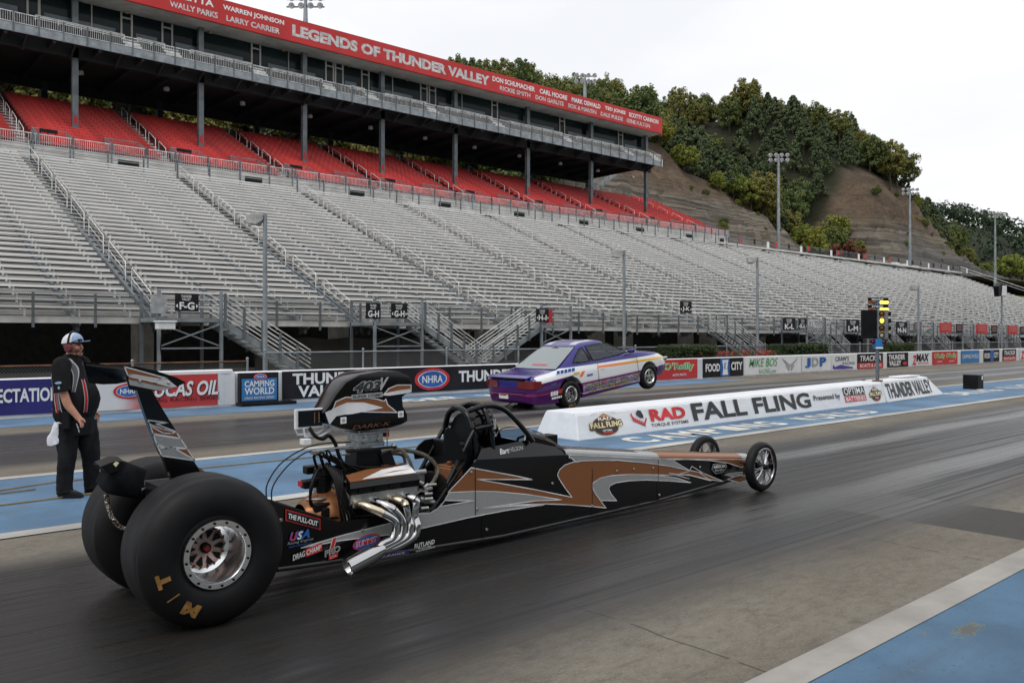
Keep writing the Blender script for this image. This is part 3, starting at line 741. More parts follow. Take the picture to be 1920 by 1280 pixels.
# ---------------------------------------------------------------- stair towers and section signs along the front of the stand
def stairs(label, xt, xb, zt, y0=33.6, y1=35.0, zb=-.06, tower=True, plat=2.6):
    """straight flight along the stand, xt top, xb foot"""
    o = thing('staircase', label, 'staircase', ((xt + xb) / 2, (y0 + y1) / 2, 0), 'steel staircases in front of the bleachers')
    sg = 1 if xb > xt else -1
    mb = MB()
    for y in (y0, y1): mb.bar((xt, y, zt - .18), (xb, y, zb + .12), .06, .28)
    mb.build('stringer', galv, o)
    n = 14; q = MB()
    for i in range(n): X = xt + (xb - xt) * (i + .5) / n; Z = zt + (zb - zt) * (i + 1) / n + .02; q.box(X - .15, X + .15, y0 + .05, y1 - .05, Z - .03, Z + .02)
    q.build('steps', alu_d, o)
    for y in (y0 - .04, y1 + .04):
        r = MB()
        for h in (1.05, .86, .67, .48, .29): r.bar((xt, y, zt + h), (xb + sg * .25, y, zb + h + .05), .04, .04)
        r.build('rail', railw, o)
        for i in range(5):
            X = xt + (xb - xt) * (i + .1) / 4.6; Z = zt + (zb - zt) * (i + .1) / 4.6
            MB().box(X - .05, X + .05, y - .09 if y < y1 else y + .02, y - .02 if y < y1 else y + .09, Z - .3, Z + 1.08).build('rail_post', galv_d, o)
    if tower:
        p = MB(); a, b = sorted((xt, xt - sg * plat)); p.box(a, b, y0, 36.0, zt - .16, zt); p.build('landing', galv, o)
        for X in (a + .06, b - .06):
            q = MB(); q.box(X - .06, X + .06, y0 - .06, y0 + .06, zb, zt + 1.1); q.build('tower_post', galv, o)
            q = MB(); q.box(X - .06, X + .06, 35.7, 35.8, zb, zt + 1.1); q.build('tower_post', galv_d, o)
        q = MB(); q.bar((a, y0, zb + 1.3), (b, y0, zt - .2), .05, .05); q.bar((a, y0 + .07, zt - .2), (b, y0 + .07, zb + 1.3), .05, .05); q.bar((a, y0, zb + 1.25), (b, y0, zb + 1.25), .06, .06); q.build('cross_brace', galv, o)
        q = MB()
        for h in (1.05, .75, .45): q.bar((a, y0, zt + h), (b, y0, zt + h), .045, .045)
        q.build('landing_rail', railw, o)
    return o
def zs(X): return zsec(X)
stairs('steel staircase at the far left edge descending behind the man', -1.2, 3.4, zs(0), tower=False)
stairs('steel staircase descending to the right from the F-G landing', 13.3, 17.0, zs(12))
stairs('steel staircase descending to the right from the G-H landing', 23.3, 27.0, zs(23), plat=2.8)
stairs('steel staircase descending to the left from the H-I landing', 31.2, 27.3, zs(32), plat=2.4)
stairs('steel staircase in the notch of the stand by the J-K sign', 49.5, 54.0, zs(50), y0=34.2, y1=35.6, tower=False)
stairs('steel staircase behind the fence right of the K-L sign', 62.0, 66.0, zs(62))
stairs('steel staircase behind the starting light tree near the L-M sign', 72.0, 76.0, zs(72))
stairs('steel staircase right of the M-N sign near the grey lamp post', 82.5, 86.5, zs(82))
stairs('steel staircase under the first far red sign', 92.4, 96.4, zs(92))
stairs('steel staircase under the farthest red sign', 102.3, 106.3, zs(102))
def sign(label, x0, x1, y, zc, h, txt, m=None, arrows=False, tiny=None):
    o = thing('section_sign', label, 'sign', ((x0 + x1) / 2, y, zc - h / 2), 'section signs on the bleachers')
    MB().box(x0, x1, y, y + .04, zc - h / 2, zc + h / 2).build('board', m or vblack, o, bevel=.005)
    q = MB(); W_ = x1 - x0
    if txt:
        put(q, txt, (x0 + W_ * (.18 if arrows else .12), y - .004, zc - h * .40), X3, Z3, W_ * (.64 if arrows else .76), h * .42, bold=.035)
        if arrows:
            for s in (-1, 1):
                cx = (x0 + x1) / 2 + s * W_ * .42; q.poly([(cx + s * W_ * .06, y - .004, zc - h * .2), (cx - s * W_ * .03, y - .004, zc - h * .08), (cx - s * W_ * .03, y - .004, zc - h * .32)])
        put(q, 'THUNDER', (x0 + W_ * .25, y - .004, zc + h * .26), X3, Z3, W_ * .45, h * .14, bold=.02)
        put(q, 'VALLEY', (x0 + W_ * .28, y - .004, zc + h * .10), X3, Z3, W_ * .38, h * .13, bold=.02)
        q.build('lettering', white_let, o)
    else:
        for dz in (.25, .05, -.15): q.box(x0 + W_ * .12, x1 - W_ * .12, y - .004, y, zc + h * dz - .03, zc + h * dz + .03)
        q.build('print', dirty('pale_red_print', (.6, .25, .24), .5), o)
    return o
YS = 33.5
sc_ = YS / 35.2
def zat(X, py_z): return py_z
sign('black F-G sign with two arrows on the left landing', 11.92 * sc_, 12.89 * sc_, YS - .03, zs(12) + .62, .72, 'F-G', arrows=True)
sign('black G-H sign without arrows on the second landing', 21.04 * sc_ , 21.86 * sc_, YS - .03, zs(22) + .52, .75, 'G-H')
sign('black G-H sign with two arrows right of the other G-H sign', 22.48 * sc_, 23.43 * sc_, YS - .03, zs(23) + .55, .72, 'G-H', arrows=True)
sign('black H-I sign with two arrows above the wheelie car', 32.31 * sc_, 33.3 * sc_, YS - .03, zs(32) + .55, .72, 'H-I', arrows=True)
tag(MB().box(33.0 * sc_, 33.65 * sc_, YS + .03, YS + .06, zs(32) + .12, zs(32) + .86).build('notice_board', vred, None, loc=(32, YS, 2)), 'red notice partly hidden behind the H-I sign', 'notice')
sign('black J-K sign with two arrows in the notch of the stand', 46.02 * 1.03, 47.3 * 1.03, 36.5, zs(47) + 1.55, .85, 'J-K', arrows=True)
sign('black K-L sign without arrows', 58.67 * sc_, 60.48 * sc_, YS - .03, zs(58) + .45, .95, 'K-L')
sign('small black K-L sign with arrows', 61.0 * sc_, 62.2 * sc_, YS - .03, zs(61) + .5, .85, 'K-L', arrows=True)
sign('black L-M sign left of the starting light tree', 68.83 * sc_, 71.14 * sc_, YS - .03, zs(68) + .45, 1.05, 'L-M')
sign('small black L-M sign with arrows touching the starting light box', 71.8 * sc_, 73.4 * sc_, YS - .03, zs(71) + .5, .9, 'L-M', arrows=True)
sign('black M-N sign just right of the starting light tree', 78.34 * sc_, 80.73 * sc_, YS - .03, zs(78) + .4, 1.1, 'M-N')
sign('plain grey panel right of the M-N sign', 82.3 * sc_, 83.8 * sc_, YS - .03, zs(82) + .55, .95, '', galv_d)
for i, (a, b, c, d) in enumerate(((88.2, 91.2, 92.3, 94.0), (97.75, 101, 102.2, 104.0), (107.2, 110.5, 111.5, 113.0))):
    nm = ('nearest', 'middle', 'farthest')[i]
    sign('red notice sign on the stand front, %s of the three' % nm, a * sc_, b * sc_, YS - .03, zs(a) + .55, 1.0, '', vred)
    sign('small black arrow sign beside the %s red notice' % nm, c * sc_, d * sc_, YS - .03, zs(a) + .5, .95, '')
# grey equipment box and camera housing on the left tower
tag(MB().box(10.45, 10.95, 33.4, 33.5, zs(11) + .15, zs(11) + .85).build('equipment_panel', dirty('grey_panel', (.35, .36, .37), .5), None, loc=(11, 33.4, 2)), 'plain grey panel left of the F-G sign', 'panel')
o = thing('camera_housing', 'white outdoor camera housing with hanging cable under the F-G landing', 'camera', (10.6, 32.6, 1.8))
mb = MB(); mb.box(10.35, 11.0, 32.4, 32.8, 1.93, 2.2); mb.box(10.3, 11.05, 32.35, 32.85, 2.2, 2.26); mb.build('case', white, o, bevel=.03)
MB().sphere((10.8, 32.6, 1.88), .1, 10).build('dome', black, o, smooth=60)
MB().tube([(10.55, 32.6, 1.9), (10.5, 32.6, 1.2), (10.56, 32.6, .7), (10.5, 32.6, .35)], .02, 6).build('cable', black, o)

# ---------------------------------------------------------------- lamp posts in front of the stand
def lamp_post(label, X, Y, zt, r=.09):
    o = thing('lamp_post', label, 'lamp post', (X, Y, 0), 'short lamp posts in front of the bleachers')
    MB().cyl((X, Y, 0), (X, Y, zt), r * 1.05, r * .9, 10).build('pole', galv, o, smooth=50)
    a = Vector((-.756, -.655, 0))
    h = [Vector((X, Y, zt - .1)) + a * .10]
    def P(al, si, z): p = Vector((X, Y, 0)) + Vector((-.756, .655, 0)) * (al + .05) + Vector((-.655, -.756, 0)) * si; return (p.x, p.y, zt - .1 + z)
    mb = MB(); mb.loft([[P(.0, -.15, .1), P(.0, .15, .1), P(.0, .15, -.12), P(.0, -.15, -.12)], [P(.22, -.26, .12), P(.22, .26, .12), P(.22, .26, -.33), P(.22, -.26, -.33)], [P(.62, -.24, .10), P(.62, .24, .10), P(.62, .24, -.26), P(.62, -.24, -.26)]])
    mb.build('lamp_head', dirty('lamp_shell', (.42, .42, .41), .5), o, bevel=.03)
YL = 30.5
for lb, r_, h in (('lamp post between the F-G staircase and the G-H sign', .4507, .1532), ('lamp post above the wheelie car', 1.1347, .1528), ('lamp post left of the K-L sign', 1.5653, .1677), ('lamp post right of the starting light tree', 2.364, .138)):
    lamp_post(lb, r_ * YL, YL, 1.72 + h * YL)
X = 2.995 * YL; o = thing('speaker_post', 'grey post with a white box and black loudspeaker at the far right', 'speaker post', (X, YL, 0))
MB().cyl((X, YL, 0), (X, YL, 6.2), .09, .08, 10).build('pole', galv, o, smooth=50)
MB().box(X - 1.2, X - .1, YL - .5, YL + .1, 5.6, 6.6).build('cabinet', white, o, bevel=.04)
MB().loft([[(X - 2.0, YL - .4, 5.5), (X - 1.3, YL - .4, 5.6), (X - 1.3, YL, 5.6), (X - 2.0, YL, 5.5)], [(X - 2.3, YL - .5, 6.5), (X - 1.2, YL - .5, 6.95), (X - 1.2, YL, 6.95), (X - 2.3, YL, 6.5)]]).build('loudspeaker', black, o)
def flood(label, X, Y, z0, zt, cross=1.7, name='floodlight_mast'):
    o = thing(name, label, 'floodlight mast', (X, Y, z0), 'tall floodlight masts')
    MB().cyl((X, Y, z0), (X, Y, zt), .32, .16, 10).build('pole', galv, o, smooth=50)
    mb = MB(); dx, dy = .756, -.655
    for zz in (zt - .25, zt - 1.0): mb.bar((X - dx * cross, Y - dy * cross, zz), (X + dx * cross, Y + dy * cross, zz), .12, .12)
    mb.build('cross_arm', galv_d, o)
    for zz in (zt - .1, zt - .85):
        for i in range(4):
            u = -cross + (i + .5) * cross / 2
            a = Vector((X + dx * u, Y + dy * u, zz)); d = Vector((-.3, -.9, -.45)).normalized()
            MB().lathe([(.02, -.22), (.18, -.14), (.30, .12), (.31, .2), (.05, .16)], a, d, 10).build('floodlight', silver_let, o, smooth=40)
flood('tall floodlight mast behind the bleachers in front of the wooded gully', 112.1, 68, 10, 29.0)
flood('tall floodlight mast in front of the right brown cliff', 157.1, 68, 10, 29.0)
flood('farthest floodlight mast near the right edge against the sky', 199.7, 68, 10, 28.6)
flood('floodlight mast rising from the roof in front of the wooded hill', 78.5, 76, 30.3, 36.0, 1.6)
flood('floodlight mast on the roof cut off by the top edge', 38.5, 76, 30.3, 35.5, 1.9)
# coach parked at the top right end of the bleachers
X, Y, Z = 160, 71, 11.6
o = thing('motorhome', 'white motorhome parked behind the top right end of the bleachers', 'motorhome', (X, Y, Z))
mb = MB(); mb.loft([[(X - 6, Y - 1.3, Z + .5), (X - 6, Y + 1.3, Z + .5), (X - 6, Y + 1.3, Z + 3.5), (X - 6, Y - 1.3, Z + 3.5)], [(X + 5, Y - 1.3, Z + .5), (X + 5, Y + 1.3, Z + .5), (X + 5, Y + 1.3, Z + 3.5), (X + 5, Y - 1.3, Z + 3.5)], [(X + 5.8, Y - 1.2, Z + .6), (X + 5.8, Y + 1.2, Z + .6), (X + 5.4, Y + 1.2, Z + 3.3), (X + 5.4, Y - 1.2, Z + 3.3)]])
mb.build('body', white, o, bevel=.12)
q = MB(); q.box(X + 2.2, X + 3.4, Y - 1.33, Y - 1.29, Z + 1.9, Z + 2.9); q.box(X - 1.5, X + 1.5, Y - 1.33, Y - 1.29, Z + 2.0, Z + 2.9); q.build('side_window', black, o)
MB().poly([(X + 5.79, Y - 1.1, Z + 1.7), (X + 5.79, Y + 1.1, Z + 1.7), (X + 5.5, Y + 1.1, Z + 3.1), (X + 5.5, Y - 1.1, Z + 3.1)]).build('windscreen', black, o)
for dx in (-3.5, 4): MB().cyl((X + dx, Y - 1.32, Z + .5), (X + dx, Y + 1.32, Z + .5), .5, n=16).build('wheel', black, o)
q = MB(); q.box(X - 3, X - 1.5, Y - .5, Y + .5, Z + 3.5, Z + 3.85); q.box(X + 1, X + 2.2, Y - .5, Y + .5, Z + 3.5, Z + 3.8); q.build('roof_unit', white, o, bevel=.05)

# ---------------------------------------------------------------- median barrier, starting lights, speaker box
bo = thing('median_barrier', 'long white wedge shaped barrier wrapped in a printed banner on the blue median', 'barrier', (15, 10, 0))
wrap = M('wrap_vinyl', (.76, .78, .81), .55); a = wrap.noise((1.5, 4, 5), 5, .6, .6); wrap.bump(a, .3, .02); wrap.set('Base Color', wrap.mix(a.step(.3, .7), (.70, .72, .76), (.79, .81, .83)))
xa, xb = 9.58, 21.0
def yo_(X): return .022 * (X - 9.58)
def sect(X, h, sk=0): return [(X + sk * (y - 9.42), y + yo_(X), z) for y, z in ((9.42, 0), (9.56, h - .05), (9.60, h), (10.28, h), (10.32, h - .05), (10.46, 0))]
a, b = sect(xa, .44, .43), sect(xb, .52, .3); a2 = [(xa + (.10 if p[2] > .1 else 0), p[1], p[2]) for p in a]
mb = MB(); N = 24; rr = []
for i in range(N + 1):
    f = i / N; rr.append([tuple(Vector(p).lerp(Vector(q), f)) for p, q in zip(a2, b)])
mb.loft(rr); mb.build('padded_core', wrap.m, bo, bevel=.02)
def onb(u, v, L=0):      # u along the barrier, v up its sloping face
    h = .44 + .08 * (u - xa) / (xb - xa); s = v / h
    n = Vector((0, -.963, .268)) * (.006 + .003 * L); return Vector((u, 9.42 + yo_(u) + .14 * s, v)) + n
class Face:
    """lettering on a sloped face"""
    def __init__(s, fn): s.fn, s.q = fn, {}
    def mb(s, m): return s.q.setdefault(m.name, (MB(), m))[0]
    def text(s, m, t, u, v, wd, h, bold=.03, shear=0, L=0, arc=0):
        vs, fs = glyphs(t, bold, shear); s.mb(m).add([s.fn(u + a * wd, v + b * h + arc * (1 - (2 * a - 1) ** 2), L) for a, b in vs], fs); return s
    def poly(s, m, pts, L=0): s.mb(m).poly([s.fn(u, v, L) for u, v in pts]); return s
    def oval(s, m, u, v, a, b, L=0, n=26): return s.poly(m, [(u + a * math.cos(2 * math.pi * k / n), v + b * math.sin(2 * math.pi * k / n)) for k in range(n)], L)
    def done(s, parent, name='lettering'):
        for mb, m in s.q.values(): mb.build(name, m, parent)
char_let = dirty('charcoal_letters', (.035, .036, .038), .5)
orange_let = dirty('orange_letters', (.62, .26, .06), .5); cream_let = dirty('cream_letters', (.72, .68, .40), .5); brown_let = dirty('brown_letters', (.10, .045, .03), .5)
def fling(F, c, w_, z0, h):
    x = lambda a: c + a * w_
    y = lambda b: z0 + b * h
    F.text(grey_let, 'MIKE DEMOURA', x(-.36), y(.86), .72 * w_, .05 * h, .0, 0, 0, .06 * h)
    F.poly(brown_let, [(x(-.42), y(.5)), (x(-.3), y(.66)), (x(-.12), y(.80)), (x(0), y(.9)), (x(.12), y(.80)), (x(.3), y(.66)), (x(.42), y(.5))], 0)
    F.poly(orange_let, [(x(-.14), y(.76)), (x(0), y(.88)), (x(.14), y(.76))], 1)
    F.oval(orange_let, x(0), y(.30), .36 * w_, .29 * h, 0).oval(char_let, x(0), y(.31), .34 * w_, .27 * h, 1)
    F.text(white_let, 'RAD', x(-.2), y(.62), .4 * w_, .13 * h, .03, 0, 2)
    F.poly(brown_let, [(x(-.5), y(.30)), (x(-.47), y(.56)), (x(.47), y(.60)), (x(.5), y(.38)), (x(.38), y(.34)), (x(-.44), y(.26))], 2)
    F.text(cream_let, 'FALL', x(-.46), y(.33), .42 * w_, .22 * h, .04, 0, 3).text(cream_let, 'FLING', x(.0), y(.34), .46 * w_, .22 * h, .04, 0, 3)
    F.text(white_let, 'OPTIMA', x(-.14), y(.17), .28 * w_, .08 * h, .02, 0, 3).poly(red_let, [(x(-.14), y(.10)), (x(.14), y(.10)), (x(.14), y(.15)), (x(-.14), y(.15))], 3)
F = Face(onb)
fling(F, 10.32, .86, .03, .41)
F.poly(char_let, [(11.15, .35), (11.22, .40), (11.3, .38), (11.34, .30), (11.33, .25), (11.24, .27), (11.17, .31)], 0)
for i in range(8):
    t_ = i / 7; F.poly(red_let, [(11.02 + t_ * .3, .30 - t_ * .12 + .02), (11.05 + t_ * .3, .29 - t_ * .12), (11.04 + t_ * .3, .20 - t_ * .12)], 0)
F.poly(red_let, [(11.0, .34), (11.03, .36), (11.06, .27), (11.3, .15), (11.4, .26), (11.42, .24), (11.32, .12), (11.04, .23)], 1)
F.text(red_let, 'RAD', 11.52, .18, 1.05, .21, .045, 0, 0).text(char_let, 'TORQUE SYSTEMS', 11.5, .075, 1.1, .065, .012)
F.text(char_let, 'FALL FLING', 12.78, .10, 4.45, .33, .03, 0, 0)
F.text(char_let, 'Presented by', 17.4, .20, 1.25, .15, .018)
F.poly(char_let, [(18.85, .27), (19.95, .27), (19.95, .46), (18.85, .46)], 0).text(white_let, 'OPTIMA', 18.88, .285, 1.04, .16, .01, 0, 1)
F.poly(red_let, [(18.85, .12), (19.95, .12), (19.95, .25), (18.85, .25)], 0).text(white_let, 'BATTERIES', 18.9, .135, 1.0, .10, .01, 0, 1)
fling(F, 20.5, .72, .06, .42)
F.done(bo)
# leaning end board
eb = thing('sloped_board', 'white board leaning at the far end of the barrier with grey block letters', 'sign', (23, 9.9, 0))
mb = MB(); mb.prism([(21.1, 9.70, .0), (21.12, 9.86, .52), (21.35, 10.4, .54), (21.45, 10.6, 0)], [(25.3, 9.98, 0), (24.5, 10.14, .52), (24.6, 10.5, .54), (25.4, 10.7, 0)])
mb.build('board', white, eb, bevel=.01)
def onE(u, v, L=0): 
    f = (u - 21.1) / (25.3 - 21.1 - .8 * v / .52); s = v / .52
    return Vector((u, 9.70 + .28 * f + .16 * s, v)) + Vector((0, -.95, .3)) * (.008 + .003 * L)
F = Face(onE); F.text(char_let, 'THUNDER VALLEY', 21.25, .08, 3.3, .38, .025); F.done(eb)
MB().box(22.9, 24.1, 10.15, 10.5, .545, .585).build('loose_cover', white, eb, bevel=.01)
# starting light tree
TX, TY = 21.15, 9.98
ct = thing('starting_light', 'tall starting light tree with yellow lamps lit on the end of the white barrier', 'starting lights', (TX, TY, .5))
MB().cyl((TX, TY, .5), (TX, TY, 2.7), .045, .045, 10).build('pole', galv_d, ct, smooth=50)
MB().box(TX - .1, TX + .1, TY - .1, TY + .1, .50, .56).build('base_plate', rusty, ct)
blue_box = dirty('blue_box', (.035, .19, .44), .4); grey_box = dirty('lamp_box_grey', (.17, .175, .18), .5)
# faces are turned back towards the start line
ca, sa = math.cos(R(-49)), math.sin(R(-49))
def T_(r, f, z): # r to the viewer's right, f towards the camera
    return (TX + r * .756 - f * .655, TY - r * .655 - f * .756, z)
def tb(mb, r0, r1, f0, f1, z0, z1): return mb.add([T_(r, f, z) for r in (r0, r1) for f in (f0, f1) for z in (z0, z1)], [(0, 1, 3, 2), (4, 6, 7, 5), (0, 4, 5, 1), (2, 3, 7, 6), (0, 2, 6, 4), (1, 5, 7, 3)])
tb(MB(), -.09, .10, -.08, .10, 1.36, 1.62).build('blue_box', blue_box, ct, bevel=.01)
tb(MB(), -.09, .10, .102, .106, 1.37, 1.41).build('data_plate', white_let, ct)
tb(MB(), -.09, .05, -.06, .03, 2.37, 2.68).build('blue_mast', blue_box, ct, bevel=.01)
tb(MB(), -.41, -.03, -.06, .05, 1.63, 2.36).build('blind_panel', black, ct, bevel=.01)
tb(MB(), -.03, .24, -.10, .10, 1.63, 2.37).build('lamp_column', grey_box, ct, bevel=.015)
amber_off = dirty('amber_off', (.22, .07, .01), .25); amber_dim = dirty('amber_dim', (.42, .22, .08), .3); amber_on = M('amber_lit', (1, .6, .05)).emit((1, .62, .04), 4); green_off = dirty('green_off', (.42, .42, .26), .3); red_off = dirty('red_lens', (.30, .012, .02), .3)
def lens(name, r, z, rad, m, f=.11, hood=True):
    mb = MB(); a = Vector(T_(r, f, z)); d = Vector(T_(0, 1, 0)) - Vector(T_(0, 0, 0))
    o_ = mb.lathe([(.001, .03), (rad * .6, .022), (rad, 0), (rad, -.05)], a, d, 16).build(name, m, ct, smooth=50)
    if hood: MB().lathe([(rad * 1.08, -.04), (rad * 1.12, .0), (rad * 1.12, .03), (rad * 1.0, .03), (rad, -.04)], a, d, 16).build('lens_ring', black, o_, smooth=40)
for z, m in ((2.27, amber_off), (2.09, amber_on.m), (1.90, amber_off), (1.71, green_off)): lens('bulb_lens', .06, z, .06, m)
for z, m in ((2.18, amber_dim), (1.80, amber_dim)): lens('bulb_lens', .07, z, .035, m, hood=False)
for z in (2.27, 2.09, 1.90, 1.71):
    mb = MB(); mb.lathe([(.06, 0), (.06, .09), (.05, .1), (.001, .1)], T_(.24, 0, z), (.756, -.655, 0), 12).build('side_hood', black, ct)
for r in (-.16, .13): lens('red_lens', r, 1.55, .05, red_off, .08)
for z0, word in ((2.60, 'PRE-STAGE'), (2.42, 'STAGE')):
    tb(MB(), -.24, .26, -.03, .05, z0 + .0, z0 + .08).build('stage_bar', black, ct)
    q = MB(); vs, fs = glyphs(word, .02, .2); q.add([T_(-.17 + a * .30, .054, z0 + .01 + b * .055) for a, b in vs], fs); q.build('lettering', white_let, ct)
    for r, m in ((-.21, amber_off), (-.12, amber_off), (.10, amber_on.m), (.165, amber_on.m), (.225, amber_on.m)): lens('stage_bulb', r, z0 - .035, .038, m, .05, False)
# black loudspeaker box on the median
so = thing('speaker_box', 'small black box standing alone on the blue median beyond the barrier', 'speaker box', (28.45, 10.3, 0))
MB().box(28.2, 28.68, 10.1, 10.55, .0, .46).build('cabinet', black, so, bevel=.02)
MB().box(28.5, 28.6, 10.09, 10.098, .3, .42).build('label_plate', white_let, so)
# coiled cables on the median
cb = dirty('dusty_cable', (.26, .19, .09), .8)
tag(MB().tube([(-1, 10.75, .02), (.5, 10.95, .02), (1.6, 10.5, .02), (2.3, 10.72, .02), (3.2, 10.62, .02), (4.6, 10.58, .02), (6.5, 10.52, .02), (8.2, 10.5, .02)], .009, 6).build('extension_cable', cb, None, smooth=60, loc=(3, 10.6, 0)), 'thin tan cable lying along the blue median behind the dragster', 'cable')
tag(MB().tube([(2.0, 10.35, .02), (1.5, 10.3, .02), (1.05, 10.05, .02), (.95, 9.78, .02), (1.3, 9.6, .02), (1.8, 9.62, .02), (2.6, 9.7, .02)], .009, 6).build('extension_cable', cb, None, smooth=60, loc=(1.5, 10, 0)), 'loop of tan cable on the blue paint beside the man', 'cable')
# ---------------------------------------------------------------- hill, cliffs and wood
def lerp(T, x):
    if x <= T[0][0]: return T[0][1]
    for (a, b), (c, d) in zip(T, T[1:]):
        if x <= c: f = (x - a) / (c - a); f = f * f * (3 - 2 * f); return b + (d - b) * f
    return T[-1][1]
ZC = [(-150, 34), (60, 34), (105, 39), (118, 43), (137, 42), (150, 37), (171, 33), (182, 27.5), (190, 24), (198, 22), (206, 26), (213, 38), (222, 47), (253, 47), (262, 40), (272, 32), (295, 26), (320, 24), (370, 16), (420, 12)]
RZ = [(-150, 56), (100, 56), (126, 62), (176, 68), (218, 70), (240, 66), (262, 59), (280, 50), (300, 42), (330, 28), (420, 14)]
SL = [(-150, .3), (125, .3), (155, .48), (185, .75), (215, .7), (250, .9), (262, 1.0), (330, .5)]
from mathutils import noise as mno
def hz(X, Y):
    zb = 14 + 4 * min(1, max(0, (X - 150) / 100.)); zc = lerp(ZC, X)
    wob = mno.noise(Vector((X * .035, Y * .03, 0))) * 4 + mno.noise(Vector((X * .12, Y * .1, 5))) * 1.2
    toe = 95 + mno.noise(Vector((X * .05, 3, 0))) * 2.5
    if Y < toe: return zb
    f = (Y - toe) / 17.
    if f < 1:
        q_ = f * 6 + mno.noise(Vector((X * .05, 1, 7))) * 1.2; fr = q_ - math.floor(q_); f = min(.999, max(0, f + (fr ** 2.5 - fr) / 6 * .75)); g_ = f ** .8; st = mno.noise(Vector((X * .16, zc * g_ * .28, 2))) * 1.6 + .7 * math.sin(zb + (zc - zb) * g_ * 1.3)
        st += (mno.noise(Vector((X * .42, Y * .8, 3))) * 2.4 + mno.noise(Vector((X * 1.05, Y * 1.7, 8))) * 1.3)
        return zb + (zc - zb) * g_ + st * f * (1 - f) * 3.4 * min(1, (zc - zb) / 15)
    h = zc + (Y - toe - 17) * lerp(SL, X) + wob * min(1, (Y - toe - 17) / 12)
    top = lerp(RZ, X) + wob * .6
    return h if h < top - 6 else top - 6 * math.exp(-(h - top + 6) / 6.)
rk = M('cut_hillside', rough=.95)
x, y, z = rk.xyz()
big = rk.noise((.05, .05, .12), 6, .65, .3); st = rk.noise((.03, .03, 1.6), 6, .7, .4); fin = rk.noise((.5, .5, 1.2), 6, .75); cr = rk.noise((.35, .35, .12), 5, .7)
soil = rk.mix(big.step(.35, .65), (.075, .050, .031), (.150, .103, .066))
soil = rk.mix(fin.step(.4, .75) * .75, soil, (.045, .03, .02))
soil = rk.mix(rk.noise((.12, .12, .5), 6, .75).step(.5, .72) * .6, soil, (.18, .135, .092))
rock = rk.mix(st.step(.38, .62), (.060, .050, .040), (.25, .215, .17))
rock = rk.mix(st.step(.60, .68) * .8, rock, (.022, .018, .015))
st2 = rk.noise((.02, .02, .42), 5, .7, .5)
rock = rk.mix(st2.step(.54, .62) * .75, rock, (.05, .042, .034))
soil = rk.mix(st2.step(.58, .64) * .5, soil, (.045, .032, .022))
rock = rk.mix(cr.step(.55, .7) * .5, rock, (.05, .042, .033))
slate = rk.mix(st2.step(.4, .6), (.055, .052, .051), (.135, .127, .12)); slate = rk.mix(st.step(.62, .68) * .7, slate, (.02, .02, .02))
zz = z + (big - .5) * 14.
c = rk.mix(zz.step(35, 28), soil, rock)
c = rk.mix(zz.step(31, 24) * x.step(215, 232), c, slate)
c = rk.mix(rk.noise((.12, .12, .2), 5, .7).step(.56, .68) * .5, c, (.11, .095, .035))
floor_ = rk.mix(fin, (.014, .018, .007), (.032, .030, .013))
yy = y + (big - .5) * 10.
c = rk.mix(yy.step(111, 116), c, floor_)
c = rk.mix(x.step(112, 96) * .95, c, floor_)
rk.set('Base Color', c).bump(st * .7 + fin * .6, 1.0, .6)
mb = MB(); xs = [-140 + 4 * i for i in range(62)] + [110 + 1.1 * i for i in range(190)] + [320 + 5 * i for i in range(20)]; ys = [88, 92, 94, 95.5] + [96.5 + .62 * i for i in range(31)] + [116 + 4 * i for i in range(10)] + [158 + 9 * i for i in range(14)]
nx = len(xs); vs = [(X, Y, hz(X, Y)) for Y in ys for X in xs]
mb.add(vs, [(j * nx + i, j * nx + i + 1, (j + 1) * nx + i + 1, (j + 1) * nx + i) for j in range(len(ys) - 1) for i in range(nx - 1)])
struct(mb.build('hillside', rk.m, smooth=35))
# far hills
fm = M('far_hill_floor', (.022, .030, .014), .95); mb = MB()
def fz(X, Y): return max(6, 58 * math.exp(-((Y - (300 - .25 * X)) / 75) ** 2) * (1.05 + .1 * math.sin(X * .02)) - max(0, 470 - X) * .06)
xs2 = [400 + 25 * i for i in range(40)]; ys2 = [40 + 12 * i for i in range(30)]
mb.add([(X, Y, fz(X, Y)) for Y in ys2 for X in xs2], [(j * 40 + i, j * 40 + i + 1, (j + 1) * 40 + i + 1, (j + 1) * 40 + i) for j in range(29) for i in range(39)])
struct(mb.build('far_hills', fm.m, smooth=60))

def leafmat(name, a, b, c3):
    m = M(name, a, .7, 0, .25)
    oi = m.nt.nodes.new('ShaderNodeObjectInfo'); r_ = V(m.nt, oi.outputs['Random'])
    n = m.noise(.55, 3, .6); n2 = m.noise(2.3, 2)
    k = m.mix(n.step(.35, .65), a, b); k = m.mix(r_.step(.1, .95) * .9, k, c3); k = m.mix(n2.step(.55, .75) * .35, k, tuple(v * 1.5 for v in b))
    m.set('Base Color', k); m.b.inputs['Subsurface Weight'].default_value = 0
    return m.m
lf_dark = leafmat('dark_leaves', (0.060, 0.095, 0.029), (0.145, 0.189, 0.060), (0.206, 0.189, 0.050))
lf_pine = leafmat('pine_needles', (0.060, 0.085, 0.043), (0.122, 0.155, 0.072), (0.085, 0.116, 0.050))
lf_yel = leafmat('yellowing_leaves', (0.156, 0.173, 0.029), (0.329, 0.296, 0.050), (0.165, 0.215, 0.041))
lf_red = leafmat('red_leaves', (.12, .035, .02), (.16, .06, .03), (.10, .05, .03))
bark = dirty('bark', (.075, .06, .045), .9)
